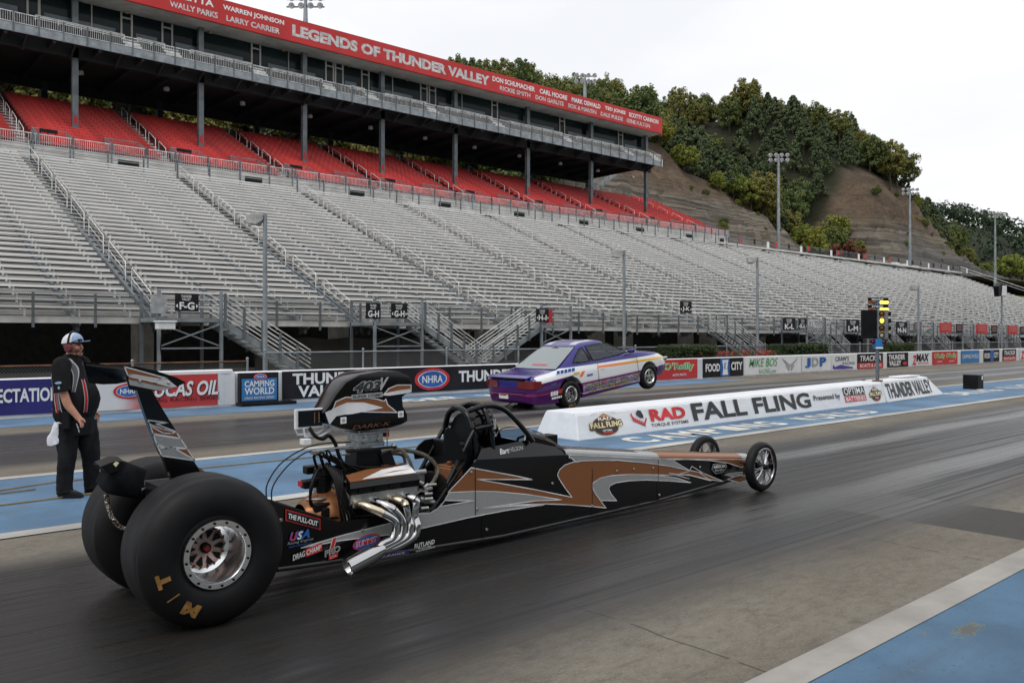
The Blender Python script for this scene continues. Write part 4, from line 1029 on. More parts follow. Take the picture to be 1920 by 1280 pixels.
def crown(seed, rx, rz, h0, clumps, per, leaf, shape='round'):
    r = random.Random(seed); mb = MB(); cs = []
    for i in range(clumps):
        if shape == 'round':
            th_ = r.uniform(0, 6.283); ph = math.acos(r.uniform(-.75, 1)); q = r.uniform(.35, 1) ** .6 * (1 + .22 * math.sin(3 * th_ + seed) * math.sin(2 * ph + seed))
            c = Vector((rx * q * math.sin(ph) * math.cos(th_), rx * q * math.sin(ph) * math.sin(th_), h0 + rz + rz * q * math.cos(ph)))
            cr_ = rx * r.uniform(.10, .25)
        else:
            f = r.uniform(0, 1); th_ = r.uniform(0, 6.283); q = rx * (1 - f) ** .8 * r.uniform(.5, 1) + .2
            c = Vector((q * math.cos(th_), q * math.sin(th_), h0 + 2 * rz * f)); cr_ = rx * r.uniform(.10, .22) * (1.15 - f * .7)
        cs.append(c)
        for k in range(per):
            d = Vector((r.gauss(0, 1), r.gauss(0, 1), r.gauss(0, .75))).normalized() * cr_ * r.uniform(.25, 1) ** .5
            p = c + d; s = leaf * r.uniform(.6, 1.3)
            nrm = (d.normalized() + Vector((r.uniform(-.8, .8), r.uniform(-.8, .8), r.uniform(-.2, 1)))).normalized()
            u = nrm.orthogonal().normalized(); v = nrm.cross(u); a = r.uniform(0, 6.28); u, v = u * math.cos(a) + v * math.sin(a), v * math.cos(a) - u * math.sin(a)
            mb.add([p - u * s - v * s * .25, p + u * s * .1 - v * s * .6, p + u * s, p - u * s * .05 + v * s * .6], [(0, 1, 2, 3)])
    return mb, cs
def tree_proto(name, seed, rx, rz, h0, clumps, per, leaf, lm, shape='round'):
    o = thing(name, '', 'tree'); mb, cs = crown(seed, rx, rz, h0, clumps, per, leaf, shape); mb.build('crown', lm, o)
    t_ = MB(); H_ = h0 + rz * (1.2 if shape == 'round' else 1.9)
    t_.tube([(0, 0, -1.5), (.1, .05, h0 * .6), (-.05, .1, h0 + rz * .5), (.05, 0, H_)], [rx * .07, rx * .06, rx * .045, rx * .015], 7)
    for c in cs[::max(1, clumps // 8)]: t_.tube([(0, .05, max(.3, min(c.z - rz * .5, H_ * .8))), tuple(c * .6 + Vector((0, 0, c.z * .38))), tuple(c)], [rx * .03, rx * .02, rx * .008], 5)
    t_.build('trunk', bark, o, smooth=60); return o
protos = {
  'b0': tree_proto('broadleaf_tree', 1, 5.0, 4.6, .6, 174, 46, 0.27, lf_dark), 'b1': tree_proto('broadleaf_tree', 2, 4.2, 5.2, .6, 161, 46, 0.26, lf_dark),
  'b2': tree_proto('broadleaf_tree', 3, 5.8, 4.2, .5, 195, 46, 0.29, lf_dark), 'b3': tree_proto('broadleaf_tree', 9, 3.6, 4.4, 3.0, 95, 46, 0.24, lf_dark),
  'p0': tree_proto('pine_tree', 4, 4.2, 5.2, .6, 195, 38, 0.25, lf_pine, 'cone'), 'p1': tree_proto('pine_tree', 5, 3.8, 4.6, .5, 174, 38, 0.24, lf_pine, 'cone'),
  'y0': tree_proto('yellowing_tree', 6, 3.8, 3.4, .2, 138, 46, 0.23, lf_yel), 'y1': tree_proto('yellowing_tree', 7, 3.0, 3.2, .2, 112, 46, 0.20, lf_yel),
  'r0': tree_proto('red_shrub', 8, 3.0, 1.7, .1, 44, 44, .30, lf_red)}
used = set()
def tree(k, X, Y, s, label, group=None, dz=0, z=None):
    o = protos[k]
    if k in used: o = dup(o)
    used.add(k)
    o.location = (X, Y, (hz(X, Y) if z is None else z) + dz); o.rotation_euler = (0, 0, rnd.uniform(0, 6.28)); o.scale = (s * rnd.uniform(.9, 1.15), s * rnd.uniform(.9, 1.15), s * rnd.uniform(.9, 1.15))
    o['label'] = label
    if group: o['group'] = group
    elif 'group' in o: del o['group']
    return o
GW, GP, GY, GS = 'broadleaf trees on the wooded hill', 'pines on the wooded hill', 'yellowing trees along the cliff edge', 'trees seen under the suite deck'
LW, LP, LY, LS = 'dark green broadleaf tree in the wood on the hill', 'dark pine standing among the wood on the hill', 'yellow green tree where the wood meets the brown cliff', 'green tree growing behind the seats, seen under the suite deck'
n_t = 0; pts = []
def ok(X, Y, d):
    for a, b in pts:
        if (a - X) ** 2 + (b - Y) ** 2 < d * d: return False
    pts.append((X, Y)); return True
cnt = 0
for i in range(6000):
    X, Y = rnd.uniform(70, 300), rnd.uniform(113, 178)
    q = X / Y
    if q < .66 or q > 2.6 or hz(X, Y) < 18 or (hz(X, Y) < hz(X, Y - 8) - 1 and Y > 150) or (q < 1.15 and Y < 148) or (q > 1.1 and hz(X, Y) < 26 and X < 180): continue
    if not ok(X, Y, 5.2 if Y < 150 else 6.6): continue
    pine = mno.noise(Vector((X * .03, Y * .03, 9))) > .0 and Y < 142 and X > 130
    if pine: tree(rnd.choice(['p0', 'p1']), X, Y, rnd.uniform(.75, 1.15), LP, GP)
    else: tree(rnd.choice(['b0', 'b1', 'b2', 'b3']), X, Y, rnd.uniform(.75, 1.15), LW, GW)
    cnt += 1
    if cnt >= 285: break
print('trees', cnt)
for i in range(400):
    X = rnd.uniform(132, 211); Y = rnd.uniform(110, 117)
    if X > 180: Y = rnd.uniform(99, 118)
    if (X > 200 and Y < 108) or (184 < X < 198 and Y < 102): continue
    if ok(X, Y, 4.4): tree(rnd.choice(['y0', 'y1', 'y0', 'b1']), X, Y, rnd.uniform(.7, 1.15) * (.85 if X > 186 else 1), LY, GY)
for X, Y, k, s in ((6, 98, 'b0', .9), (14, 95, 'b2', .9), (21, 99, 'b0', 1), (27, 95, 'b1', .8), (36, 100, 'b2', .9), (46, 97, 'b0', .9), (52, 96, 'y1', 1.0), (58, 98, 'b0', .8), (64, 95, 'b1', .8), (70, 97, 'b2', .8), (77, 95, 'y0', 1), (84, 98, 'b1', .8), (92, 96, 'y0', .9), (99, 97, 'b0', .7), (30, 104, 'b2', 1), (10, 106, 'b1', 1), (60, 105, 'b0', 1), (74, 105, 'b2', 1), (2, 101, 'b1', 1), (17, 103, 'b0', 1.1), (40, 104, 'b1', 1), (50, 104, 'b2', 1.1), (66, 101, 'y0', 1), (80, 103, 'b0', 1), (88, 104, 'b2', 1), (96, 103, 'b1', 1), (33, 96, 'b1', .8), (42, 96, 'b0', .7), (104, 98, 'y1', 1)):
    tree(k, X, Y, s, LS if k[0] == 'b' else 'yellowish bush behind the seats, seen under the suite deck', GS if k[0] == 'b' else 'yellowish bushes behind the seats')
tree('r0', 190, 97, 1.7, 'wide reddish brown shrub at the foot of the wooded gully', None, 0, 17.5)
tree('b3', 243, 111, 1.25, 'lone tall broadleaf tree at the right end of the ridge above the brown cliff', None)
for i in range(26):
    X = rnd.choice([rnd.uniform(128, 182), rnd.uniform(212, 268)]); Y = rnd.uniform(97, 110)
    tree('y1' if i % 3 else 'b0', X, Y, rnd.uniform(.12, .28), 'small scrubby bush clinging to the bare brown cliff', 'scrubby bushes on the cliffs')
tree('y1', 208, 103, .6, 'small yellow bush low on the brown cliff face', None, 0)
tree('y1', 264, 113, .8, 'orange yellow bush on the right shoulder of the cliff', None, 0)
tree('p1', 191, 101, .5, 'small dark conifer at the foot of the cliff beside the gully', None, 0)
for i in range(9):
    X = 274 + i * 7; tree('b0' if i % 2 else 'y0', X, 116 + rnd.uniform(-2, 4), rnd.uniform(.5, .75), 'low tree on the descending shoulder right of the cliff', 'low trees on the right shoulder')
for i in range(9):
    tree('y0', 305 + i * 13, 100 + rnd.uniform(-4, 6), rnd.uniform(.9, 1.3), 'yellow green tree at the foot of the far right hill', 'trees at the foot of the far hill')
# the far wood reads as one mass
mb = MB(); r = random.Random(3)
for i in range(1100):
    X, Y = r.uniform(402, 900), r.uniform(50, 290); zz_ = fz(X, Y)
    R_ = r.uniform(4, 6.5)
    for k in range(80):
        d = Vector((r.gauss(0, 1), r.gauss(0, 1), r.gauss(0, 1))).normalized() * R_ * r.uniform(.7, 1); p = Vector((X, Y, zz_ + 5.5)) + d
        u = d.orthogonal().normalized() * r.uniform(.45, 1.0); v = d.cross(u).normalized() * r.uniform(.45, .9)
        mb.add([p - u, p - v, p + u, p + v], [(0, 1, 2, 3)])
tag(mb.build('far_wood', leafmat('far_leaves', (.018, .036, .018), (.040, .064, .028), (.03, .05, .02))), None, None, None, 'stuff')
# clipped hedges and flowers between wall and fence
def hedge(label, x0, x1, y0, z0, z1, n, m):
    mb = MB(); r = random.Random(int(x0 * 7))
    for k in range(n):
        p = Vector((r.uniform(x0, x1), r.uniform(y0, y0 + 1.0), r.uniform(z0, z1)))
        f = r.choice([0, 1, 1, 2, 2]); 
        if f == 0: p.z = z1 + r.gauss(0, .03)
        elif f == 1: p.y = y0 + r.gauss(0, .05)
        u = Vector((r.gauss(0, 1), r.gauss(0, 1), r.gauss(0, 1))).normalized() * r.uniform(.04, .09); v = u.orthogonal().normalized() * r.uniform(.02, .05)
        mb.add([p - u, p - v, p + u, p + v], [(0, 1, 2, 3)])
    mb.box(x0 + .1, x1 - .1, y0 + .12, y0 + .9, z0, z1 - .1)
    return tag(mb.build('hedge', m, None, loc=((x0 + x1) / 2, y0, z0)), label, 'hedge')
lf_h = leafmat('hedge_leaves', (.018, .034, .012), (.035, .055, .016), (.03, .045, .014))
hedge('clipped dark hedge with a few red leaves beside the raised nose of the car', 26.3, 29.2, 20.6, 0, 1.26, 6000, lf_h)
hedge('clipped dark hedge behind the green lettered white banner', 34.4, 38.4, 20.6, 0, 1.24, 7000, lf_h)
hedge('small hedge behind the starting light tree', 45.2, 48.2, 20.6, 0, 1.22, 4000, lf_h)
mb = MB(); r = random.Random(5)
for k in range(700):
    p = Vector((r.choice([30, 31.2, 32.3, 33.4, 28.4]) + r.gauss(0, .3), 20.5 + r.random() * .6, .75 + r.random() * .28))
    u = Vector((r.gauss(0, 1), r.gauss(0, 1), r.gauss(0, 1))).normalized() * .05; v = u.orthogonal().normalized() * .04; mb.add([p - u, p - v, p + u, p + v], [(0, 1, 2, 3)], 0 if r.random() < .4 else 1)
tag(mb.build('flowers', [dirty('red_flowers', (.35, .02, .015), .6), lf_h]), None, None, None, 'stuff')

# added hill, unseen behind the camera, for dark reflections in paint and chrome
oh = M('unseen_hill_dark', (.03, .04, .02), .95); n_ = oh.noise(.12, 6, .7); oh.set('Base Color', oh.mix(n_.step(.35, .65), (.014, .020, .009), (.05, .06, .025)))
mb = MB(); xs3 = [-300 + 30 * i for i in range(34)]; ys3 = [-30, -36, -45, -60, -85, -120, -170, -240]
mb.add([(X, Y, -.1 + min(1, (-30 - Y) / 90.) * 46 * (1 + .25 * mno.noise(Vector((X * .02, Y * .02, 1))))) for Y in ys3 for X in xs3], [(j * 34 + i, j * 34 + i + 1, (j + 1) * 34 + i + 1, (j + 1) * 34 + i) for j in range(7) for i in range(33)])
struct(mb.build('unseen_dark_hill', oh.m, smooth=60))

# measured outlines of the dragster panels (metres)
B_OUT=[(2.424,0.172),(3.493,0.102),(4.235,0.069),(4.506,0.055),(5.288,0.074),(6.369,0.069),(6.809,0.068),(7.688,0.097),(8.165,0.136),(8.21,0.252),(8.165,0.36),(6.446,0.545),(5.288,0.691),(5.184,0.706),(4.766,0.823),(4.678,0.821),(4.212,0.797),(4.06,0.671),(3.833,0.514),(3.791,0.441),(3.724,0.392),(3.657,0.369),(3.502,0.384),(2.997,0.413),(2.85,0.42),(2.319,0.648)]
B_OR=[(4.059,0.666),(4.32,0.601),(4.544,0.545),(4.736,0.492),(4.122,0.567),(4.43,0.489),(4.777,0.4),(5.233,0.275),(5.149,0.362),(5.073,0.45),(5.045,0.497),(5.073,0.538),(5.136,0.571),(5.227,0.585),(5.359,0.586),(5.523,0.573),(5.854,0.541),(6.296,0.47),(6.674,0.396),(7.003,0.319),(7.243,0.264),(7.646,0.126),(7.411,0.171),(6.994,0.274),(6.873,0.284),(6.674,0.307),(6.406,0.34),(6.026,0.384),(5.769,0.401),(5.605,0.396),(5.517,0.372),(5.503,0.338),(5.532,0.281),(5.61,0.196),(5.695,0.114),(5.576,0.14),(5.175,0.218),(4.899,0.262),(4.544,0.304),(4.127,0.329),(4.088,0.413),(3.828,0.502)]
B_G1=[(3.507,0.379),(3.652,0.366),(3.719,0.389),(3.786,0.437),(3.833,0.498),(4.085,0.476),(4.32,0.443),(4.659,0.377),(4.778,0.348),(5.098,0.271),(4.778,0.306),(4.43,0.32),(4.183,0.327),(4.506,0.301),(4.874,0.258),(4.778,0.263),(4.43,0.274),(4.043,0.275),(3.582,0.263),(3.329,0.26),(2.88,0.289),(2.568,0.291),(2.88,0.322),(3.235,0.342),(3.424,0.352)]
B_K1=[(3.791,0.444),(4.08,0.402),(3.744,0.402)]
B_G2=[(5.182,0.673),(5.201,0.64),(5.28,0.585),(5.359,0.586),(5.523,0.573),(5.854,0.541),(6.296,0.47),(6.674,0.396),(7.004,0.319),(6.736,0.444),(6.541,0.509),(6.446,0.524),(5.288,0.672)]
B_O2=[(6.538,0.51),(6.713,0.458),(6.973,0.436),(7.397,0.38),(7.734,0.317),(8.016,0.235),(8.064,0.282),(8.15,0.306),(7.968,0.355)]
B_G3=[(7.035,0.187),(6.772,0.27),(6.406,0.341),(6.026,0.388),(5.769,0.407),(5.604,0.401),(5.515,0.371),(5.499,0.339),(5.531,0.281),(5.612,0.195),(5.845,0.161),(5.769,0.229),(5.728,0.289),(5.753,0.318),(5.837,0.332),(6.026,0.327),(6.295,0.303),(6.674,0.248)]
B_Z1=[(7.046,0.357),(7.246,0.264),(7.182,0.274),(7.397,0.163),(7.025,0.264),(6.654,0.328),(7.004,0.23),(6.772,0.299),(6.994,0.31)]
B_O3=[(7.719,0.14),(7.857,0.153),(7.944,0.161),(8.142,0.12),(8.12,0.081),(7.955,0.077)]
B_G4=[(7.657,0.2),(7.815,0.2),(8.031,0.187),(8.009,0.154),(7.847,0.155)]
D_pullout=[(2.552,0.502)]
D_usa=[(2.552,0.355)]
D_dragchamp=[(2.608,0.237)]
D_pro=[(2.804,0.213)]
D_summit=[(3.085,0.243)]
D_rut=[(3.607,0.126)]
D_bart=[(4.506,0.761)]
D_amer=[(7.553,0.287)]
W_END=[(1.408,1.545),(1.481,1.539),(1.592,1.511),(1.706,1.468),(1.762,1.436),(1.691,1.409),(1.614,1.395),(1.525,1.395),(1.441,1.408)]
W_O1=[(1.412,1.54),(1.645,1.466),(1.607,1.462),(1.444,1.494),(1.431,1.489)]
W_G1=[(1.437,1.494),(1.473,1.494),(1.584,1.468),(1.648,1.465),(1.706,1.414),(1.675,1.41),(1.539,1.454),(1.435,1.481)]
W_G2=[(1.435,1.466),(1.622,1.418),(1.679,1.407),(1.614,1.395),(1.569,1.403),(1.441,1.435)]
W_O2=[(1.435,1.477),(1.539,1.454),(1.706,1.417),(1.66,1.408),(1.539,1.441),(1.435,1.468)]
F_OUT=[(1.605,1.377),(1.697,1.368),(1.767,1.238),(1.845,1.105),(1.956,0.905),(2.017,0.794),(1.82,0.791),(1.767,0.933),(1.697,1.091),(1.649,1.237)]
F_S1=[(1.667,1.187),(1.791,1.162),(1.713,1.161),(1.845,1.1),(1.812,1.092),(1.762,1.098),(1.689,1.146),(1.677,1.168)]
F_O1=[(1.681,1.159),(1.762,1.124),(1.845,1.096),(1.871,1.056),(1.701,1.099)]
F_G1=[(1.704,1.092),(1.871,1.053),(1.913,0.987),(1.812,1.005),(1.96,0.905),(1.754,0.955),(1.722,1.03)]
F_K1=[(1.726,1.031),(1.783,0.999),(1.736,1.01)]
F_O2=[(1.833,0.996),(1.913,0.985),(1.96,0.909)]
S_OUT=[(2.851,1.164),(2.894,1.216),(2.943,1.292),(3.017,1.38),(3.118,1.431),(3.273,1.455),(3.432,1.446),(3.513,1.409),(3.538,1.351),(3.536,1.292),(3.493,1.277),(3.459,1.253),(3.466,1.184),(3.5,1.119),(3.502,1.068),(3.459,1.046),(3.352,1.024),(3.118,1.016),(2.992,1.042),(2.918,1.074),(2.875,1.085)]
S_O1=[(2.912,1.197),(2.93,1.242),(3.005,1.271),(3.118,1.267),(3.247,1.249),(3.312,1.228),(3.325,1.246),(3.339,1.202),(3.419,1.136),(3.118,1.157),(3.299,1.179),(3.144,1.223),(3.017,1.228),(2.943,1.202),(2.9,1.18)]
S_G1=[(2.881,1.079),(2.851,1.164),(2.9,1.18),(2.943,1.202),(3.017,1.228),(3.144,1.223),(3.293,1.179),(3.042,1.145),(2.992,1.145),(2.93,1.136)]
S_O2=[(3.352,1.326),(3.419,1.349),(3.536,1.347),(3.536,1.313),(3.432,1.304),(3.312,1.284)]
S_G2=[(3.299,1.278),(3.432,1.304),(3.536,1.313),(3.536,1.292),(3.486,1.286),(3.352,1.273)]
V_TOP=[(2.96,0.612),(3.013,0.671),(3.528,0.699),(3.543,0.641),(3.164,0.621),(3.013,0.588)]
M_hdr=[(2.909,0.575),(2.988,0.46),(3.109,0.449),(3.178,0.421),(3.206,0.352),(3.164,0.281),(3.055,0.24),(2.988,0.217),(2.844,0.173),(2.988,0.147),(3.055,0.124),(3.192,0.146),(3.391,0.233),(3.391,0.366),(3.305,0.535),(3.248,0.495),(3.123,0.523),(3.305,0.439),(3.276,0.323)]
M_misc=[(2.662,1.181),(2.87,1.192),(2.877,1.083),(2.668,1.074),(2.475,0.578),(2.536,0.78),(2.765,0.923),(3.032,0.943),(2.824,0.786),(3.088,0.573),(2.883,0.55),(2.778,0.479),(3.019,0.336),(3.13,0.854),(3.361,0.858),(3.572,0.826),(3.924,0.606),(3.777,0.648),(4.041,0.675),(4.161,0.635)]
M_fan=[(3.8,0.638),(3.946,0.489),(3.8,0.363),(3.673,0.6)]
C_cageA=[(3.944,0.693),(3.904,0.979),(3.953,1.078),(4.033,1.137),(4.114,1.152),(4.196,1.111),(4.259,1.034),(4.301,0.933),(4.36,0.806)]
C_cageB=[(4.237,0.911),(4.184,0.975),(4.216,1.041),(4.29,1.097),(4.377,1.113)]
C_cagetop=[(4.196,1.139),(4.312,1.146),(4.42,1.144),(4.53,1.125),(4.598,1.087),(4.712,0.984),(4.805,0.864),(4.881,0.774)]
C_head=[(3.822,0.741),(3.817,0.898),(3.832,0.984),(3.861,0.998),(3.91,0.978),(3.949,0.919),(4.029,0.736)]
C_head2=[(3.838,0.754),(3.887,0.815),(3.947,0.851),(4.033,0.856)]
C_helmet=[(4.248,0.798),(4.164,0.938),(4.312,1.078),(4.486,1.0),(4.586,0.967),(4.598,0.923),(4.553,0.883)]
C_tank=[(3.982,0.614),(4.094,0.644),(4.251,0.611),(4.251,0.535),(4.188,0.458),(4.183,0.551)]
CH_OUT=[(1.362,0.941),(1.488,0.966),(1.627,0.896),(1.594,0.77),(1.569,0.721),(1.416,0.766),(1.377,0.83),(1.408,0.894)]
CH_FLAP=[(1.346,0.95),(1.424,0.975),(1.475,0.97),(1.439,0.915),(1.386,0.902)]
CH_TAG=[(1.413,0.961),(1.429,0.974),(1.447,0.964),(1.429,0.941)]
CH_STRAP=[(1.398,0.77),(1.41,0.7),(1.43,0.629),(1.47,0.568),(1.522,0.538)]
# ---------------------------------------------------------------- the dragster
gloss_k = M('black_gloss_paint', (.004, .004, .0045), .14, 0, .38, .0).m
cop = M('copper_paint', (.27, .105, .040), .36, .2, .4, .15); n_ = cop.noise(220, 2); cop.set('Base Color', cop.mix(n_.step(.3, .7), (.235, .088, .033), (.31, .125, .05))); cop = cop.m
silv = M('silver_paint', (.36, .37, .37), .36, .2, .4, .15); n_ = silv.noise(220, 2); silv.set('Base Color', silv.mix(n_.step(.3, .7), (.31, .32, .32), (.41, .42, .42))); silv = silv.m
pin = dirty('white_pinstripe', (.70, .70, .72), .35)
chrome = M('chrome', (.52, .52, .53), .07, 1.0).m
heat = M('heat_stained_pipe', (.72, .60, .40), .22, .9); n_ = heat.noise(14, 3); heat.set('Base Color', heat.mix(n_, (.62, .46, .26), (.85, .80, .68))); heat = heat.m
satin = M('satin_black', (.006, .006, .0065), .42, 0, .22).m
castal = dirty('cast_aluminium', (.42, .42, .41), .38, .8, scale=20)
rub_m = M('slick_rubber', (.014, .014, .015), .62, 0, .2); x, y, z = rub_m.xyz()
n1 = rub_m.noise((3, 90, 3), 4, .6); n2 = rub_m.noise((9, 9, 9), 5, .6)
rub_m.set('Base Color', rub_m.mix(n1.step(.35, .7), (.008, .008, .009), (.030, .030, .032))).bump(n1 * .8 + n2 * .3, .35, .004)
side_m = M('sidewall_rubber', (.012, .012, .013), .5, 0, .2); n2 = side_m.noise(8, 5); side_m.set('Base Color', side_m.mix(n2, (.005, .005, .006), (.014, .014, .015))); side_m = side_m.m
gold = dirty('gold_print', (.27, .145, .045), .5, scale=12, amt=.4)
hose = dirty('braided_hose', (.11, .095, .07), .6, scale=40, amt=.4)
bronze = dirty('bronze_anodised', (.42, .30, .27), .35, .8, scale=14)
tint = M('tinted_screen', (.012, .010, .009), .05); tint.b.inputs['Alpha'].default_value = .55; tint = tint.m
CY = 5.45
dr = thing('dragster', 'long black copper and silver dragster with huge rear slicks staged in the near lane', 'dragster', (1.87, CY, 0))
def sideY(X): return 5.05 + .034 * X
def zt_(X): return lerpl([(5.184, .706), (6.446, .545), (8.21, .355)], X)
def lerpl(T, x):
    if x <= T[0][0]: return T[0][1]
    for (a, b), (c, d) in zip(T, T[1:]):
        if x <= c: return b + (d - b) * (x - a) / (c - a)
    return T[-1][1]
def clip(P): return [(X, min(z, zt_(X) - .048)) if X > 5.1 else (X, z) for X, z in P]
def ns(P, k=0): return [(X, sideY(X) - .0025 * k, z) for X, z in P]
def fs(P, k=0): return [(X, 2 * CY - sideY(X) + .0025 * k, z) for X, z in P]
mats = [gloss_k, cop, silv, pin, satin]
mb = MB(); O = [(4.12, .722) if p == (4.212, .797) else p for p in clip(B_OUT) if p not in ((4.766, .823), (4.678, .821))]
mb.prism(ns(O), [(X, y + .022, z) for X, y, z in ns(O)], 0)
mb.prism(fs(O), [(X, y - .022, z) for X, y, z in fs(O)], 0)
def smoothp(P, n=2):
    return P
def graphic(P, m, k, stripe=True):
    P = clip(P); mb.poly(ns(P, k), m)
    mb.poly(fs(P, k)[::-1], m)
    if stripe: mb.ribbon([(X, sideY(X), z) for X, z in P], .0085, lambda p: (p.x, sideY(p.x) - .0025 * k - .0016, p.z), 3)
for f_, sg in ((ns, 1), (fs, -1)):       # cockpit coaming leaning inwards
    lo = f_([(4.12, .722), (4.65, .69), (5.184, .658)]); hi = [(X, y + sg * .05, z) for X, y, z in f_([(4.212, .797), (4.70, .823), (5.184, .706)])]
    mb.add(lo + hi, [(0, 1, 4, 3), (1, 2, 5, 4)], 0)
graphic(B_OR, 1, 1); graphic(B_G1, 2, 2); graphic(B_K1, 0, 3); graphic(B_G2, 2, 2); graphic(B_O2, 1, 3); graphic(B_G3, 2, 2); graphic(B_O3, 1, 2); graphic(B_G4, 2, 2)
mb.ribbon([(X, 0, z) for X, z in B_Z1], .008, lambda p: (p.x, sideY(p.x) - .012, min(p.z, zt_(p.x) - .05)), 3)
# nose deck with rounded shoulders
rings, N = [], 34
for i in range(N + 1):
    X = 5.16 + (8.21 - 5.16) * i / N; zt = zt_(X); a = sideY(X); h = CY - a
    half = [(-h, zt - .05), (-h + .004, zt - .03), (-h + .016, zt - .012), (-h + .045, zt), (-h * .35, zt + .012)]
    full = half + [(0, zt + .016)] + [(-p, q) for p, q in half[::-1]]
    rings.append([(X, CY + p, q) for p, q in full])
n = len(rings[0])
for i in range(N):
    X = rings[i][0][0]
    for k in range(n - 1):
        m = 2 if X < 6.45 else (1 if X < 8.0 else 2)
        if k in (4, 5): m = 0
        if k in (3, 6) and X < 6.2: m = 1 if k == 6 else 0
        mb.add([rings[i][k], rings[i + 1][k], rings[i + 1][k + 1], rings[i][k + 1]], [(0, 1, 2, 3)], m)
mb.poly(rings[-1] + [(8.21, rings[-1][-1][1], .15), (8.21, rings[-1][0][1], .15)], 2)
mb.poly(rings[0] + [(5.16, rings[0][-1][1], .2), (5.16, rings[0][0][1], .2)], 4)
# belly pan and bulkheads
mb.add([(2.43, sideY(2.43) + .02, .17), (8.16, sideY(8.16) + .01, .14), (8.16, 2 * CY - sideY(8.16) - .01, .14), (2.43, 2 * CY - sideY(2.43) - .02, .17), (4.4, sideY(4.4) + .02, .07), (6.8, sideY(6.8) + .02, .075), (6.8, 2 * CY - sideY(6.8) - .02, .075), (4.4, 2 * CY - sideY(4.4) - .02, .07)],
       [(0, 4, 7, 3), (4, 5, 6, 7), (5, 1, 2, 6)], 4)
# panel seams and quarter turn fasteners
for X, z0, z1 in ((4.10, .28, .66), (4.18, .08, .27), (5.50, .08, .5), (6.48, .08, .49)):
    zt = min(z1, (zt_(X) - .05) if X > 5.2 else z1); mb.add([(X - .003, sideY(X) - .0095, z0), (X + .003, sideY(X) - .0095, z0), (X + .003, sideY(X) - .0095, zt), (X - .003, sideY(X) - .0095, zt)], [(0, 1, 2, 3)], 4)
for i in range(24):
    X0 = 4.4 + i * .15; mb.box(X0, X0 + .15, sideY(X0) - .004, sideY(X0) - .0005, .125 - .0 * i - (.04 if i > 6 else 0), .129 - (.04 if i > 6 else 0), 4) if i % 2 else None
body = mb.build('body_shell', mats, dr, smooth=32)
q = MB()
for X, z in ((4.06, .63), (4.12, .33), (4.98, .43), (5.85, .44), (6.1, .43), (6.4, .41), (5.2, .63), (2.42, .5), (4.22, .15), (5.5, .16), (6.5, .13), (3.05, .33), (7.2, .33), (7.5, .31)):
    q.lathe([(.001, .006), (.011, .005), (.013, 0)], (X, sideY(X) - .008, z), (0, -1, 0), 10)
q.build('fastener', castal, dr, smooth=40)
# lower side rail tube
q = MB()
for s in (0, 1):
    f = (lambda X: sideY(X) + .012) if not s else (lambda X: 2 * CY - sideY(X) - .012)
    q.tube([(X, f(X), lerpl([(2.4, .175), (3.5, .105), (4.4, .062), (6.4, .07), (8.1, .14)], X)) for X in (2.4, 3.0, 3.5, 4.4, 5.4, 6.4, 7.3, 8.1)], .019, 8)
q.build('frame_rail', M('rail_black', (.02, .021, .023), .25).m, dr, smooth=60)
# decals on the flank
def dec(X, z): return (X, sideY(X) - .0115, z)
F = Face(lambda u, v, L=0: Vector((u, sideY(u) - .0115 - .0015 * L, v)))
def slant(u0, v0, w, h, tilt):   # a tilted text patch
    return lambda u, v, L=0: Vector((u0 + u, sideY(u0 + u) - .0115 - .0015 * L, v0 + v + u * tilt))
G_ = Face(slant(2.47, .51, .28, .1, -.40)); G_.poly(red_let, [(-.02, -.025), (.24, -.025), (.24, .05), (-.02, .05)]).poly(black_let, [(-.013, -.019), (.233, -.019), (.233, .044), (-.013, .044)], 1).text(white_let, 'THE PULL-OUT', 0, -.006, .22, .036, .03, .2, 2); G_.done(dr)
G_ = Face(slant(2.465, .335, .2, .1, .02)); G_.text(blue_let, 'USA', 0.015, .012, .15, .06, .05, .3, 0).text(red_let, 'U', 0.02, .014, .048, .054, .03, .3, 1).text(white_let, 'S', .07, .014, .04, .054, .03, .3, 1).text(grey_let, 'Racing Engines', 0, -.012, .19, .022, .0, .2, 1).text(blue_let, 'PERFORMANCE', .01, -.03, .17, .012, 0, 0, 0); G_.done(dr)
G_ = Face(slant(2.5, .21, .25, .06, .17)); G_.poly(black_let, [(0, 0), (.095, 0), (.095, .05), (0, .05)]).text(white_let, 'DRAG', .003, .006, .09, .038, .02, .1, 1).poly(red_let, [(.098, -.003), (.222, -.003), (.222, .053), (.098, .053)]).text(white_let, 'CHAMP', .104, .006, .112, .038, .02, .1, 1); G_.done(dr)
G_ = Face(slant(2.745, .165, .12, .12, .17)); G_.text(white_let, '1', .035, .07, .06, .072, .1, .2, 0).text(red_let, '1', .04, .073, .05, .066, .05, .2, 1).text(white_let, 'PRO', .0, .03, .12, .045, .05, 0, 0).text(char_let, 'PRO', .004, .033, .112, .039, .0, 0, 1).poly(red_let, [(.03, .0), (.1, .0), (.1, .028), (.03, .028)]).text(white_let, 'U.S.A.', .04, .008, .05, .013, .0, 0, 1); G_.done(dr)
G_ = Face(slant(2.98, .20, .2, .1, .1)); G_.oval(red_let, .10, .035, .115, .05).oval(blue_let, .10, .035, .105, .042, 1).text(white_let, 'SUMMIT', .012, .015, .175, .042, .06, .1, 2).text(red_let, 'SUMMIT', .016, .018, .167, .036, .02, .1, 3); G_.done(dr)
G_ = Face(slant(3.50, .095, .2, .05, .02)); G_.text(white_let, 'RUTLAND', .0, .028, .19, .034, .02, .1).text(white_let, 'Racing', .03, .012, .13, .014, .0, .3).text(white_let, 'TRANSMISSIONS', .01, -.003, .18, .012, .0); G_.done(dr)
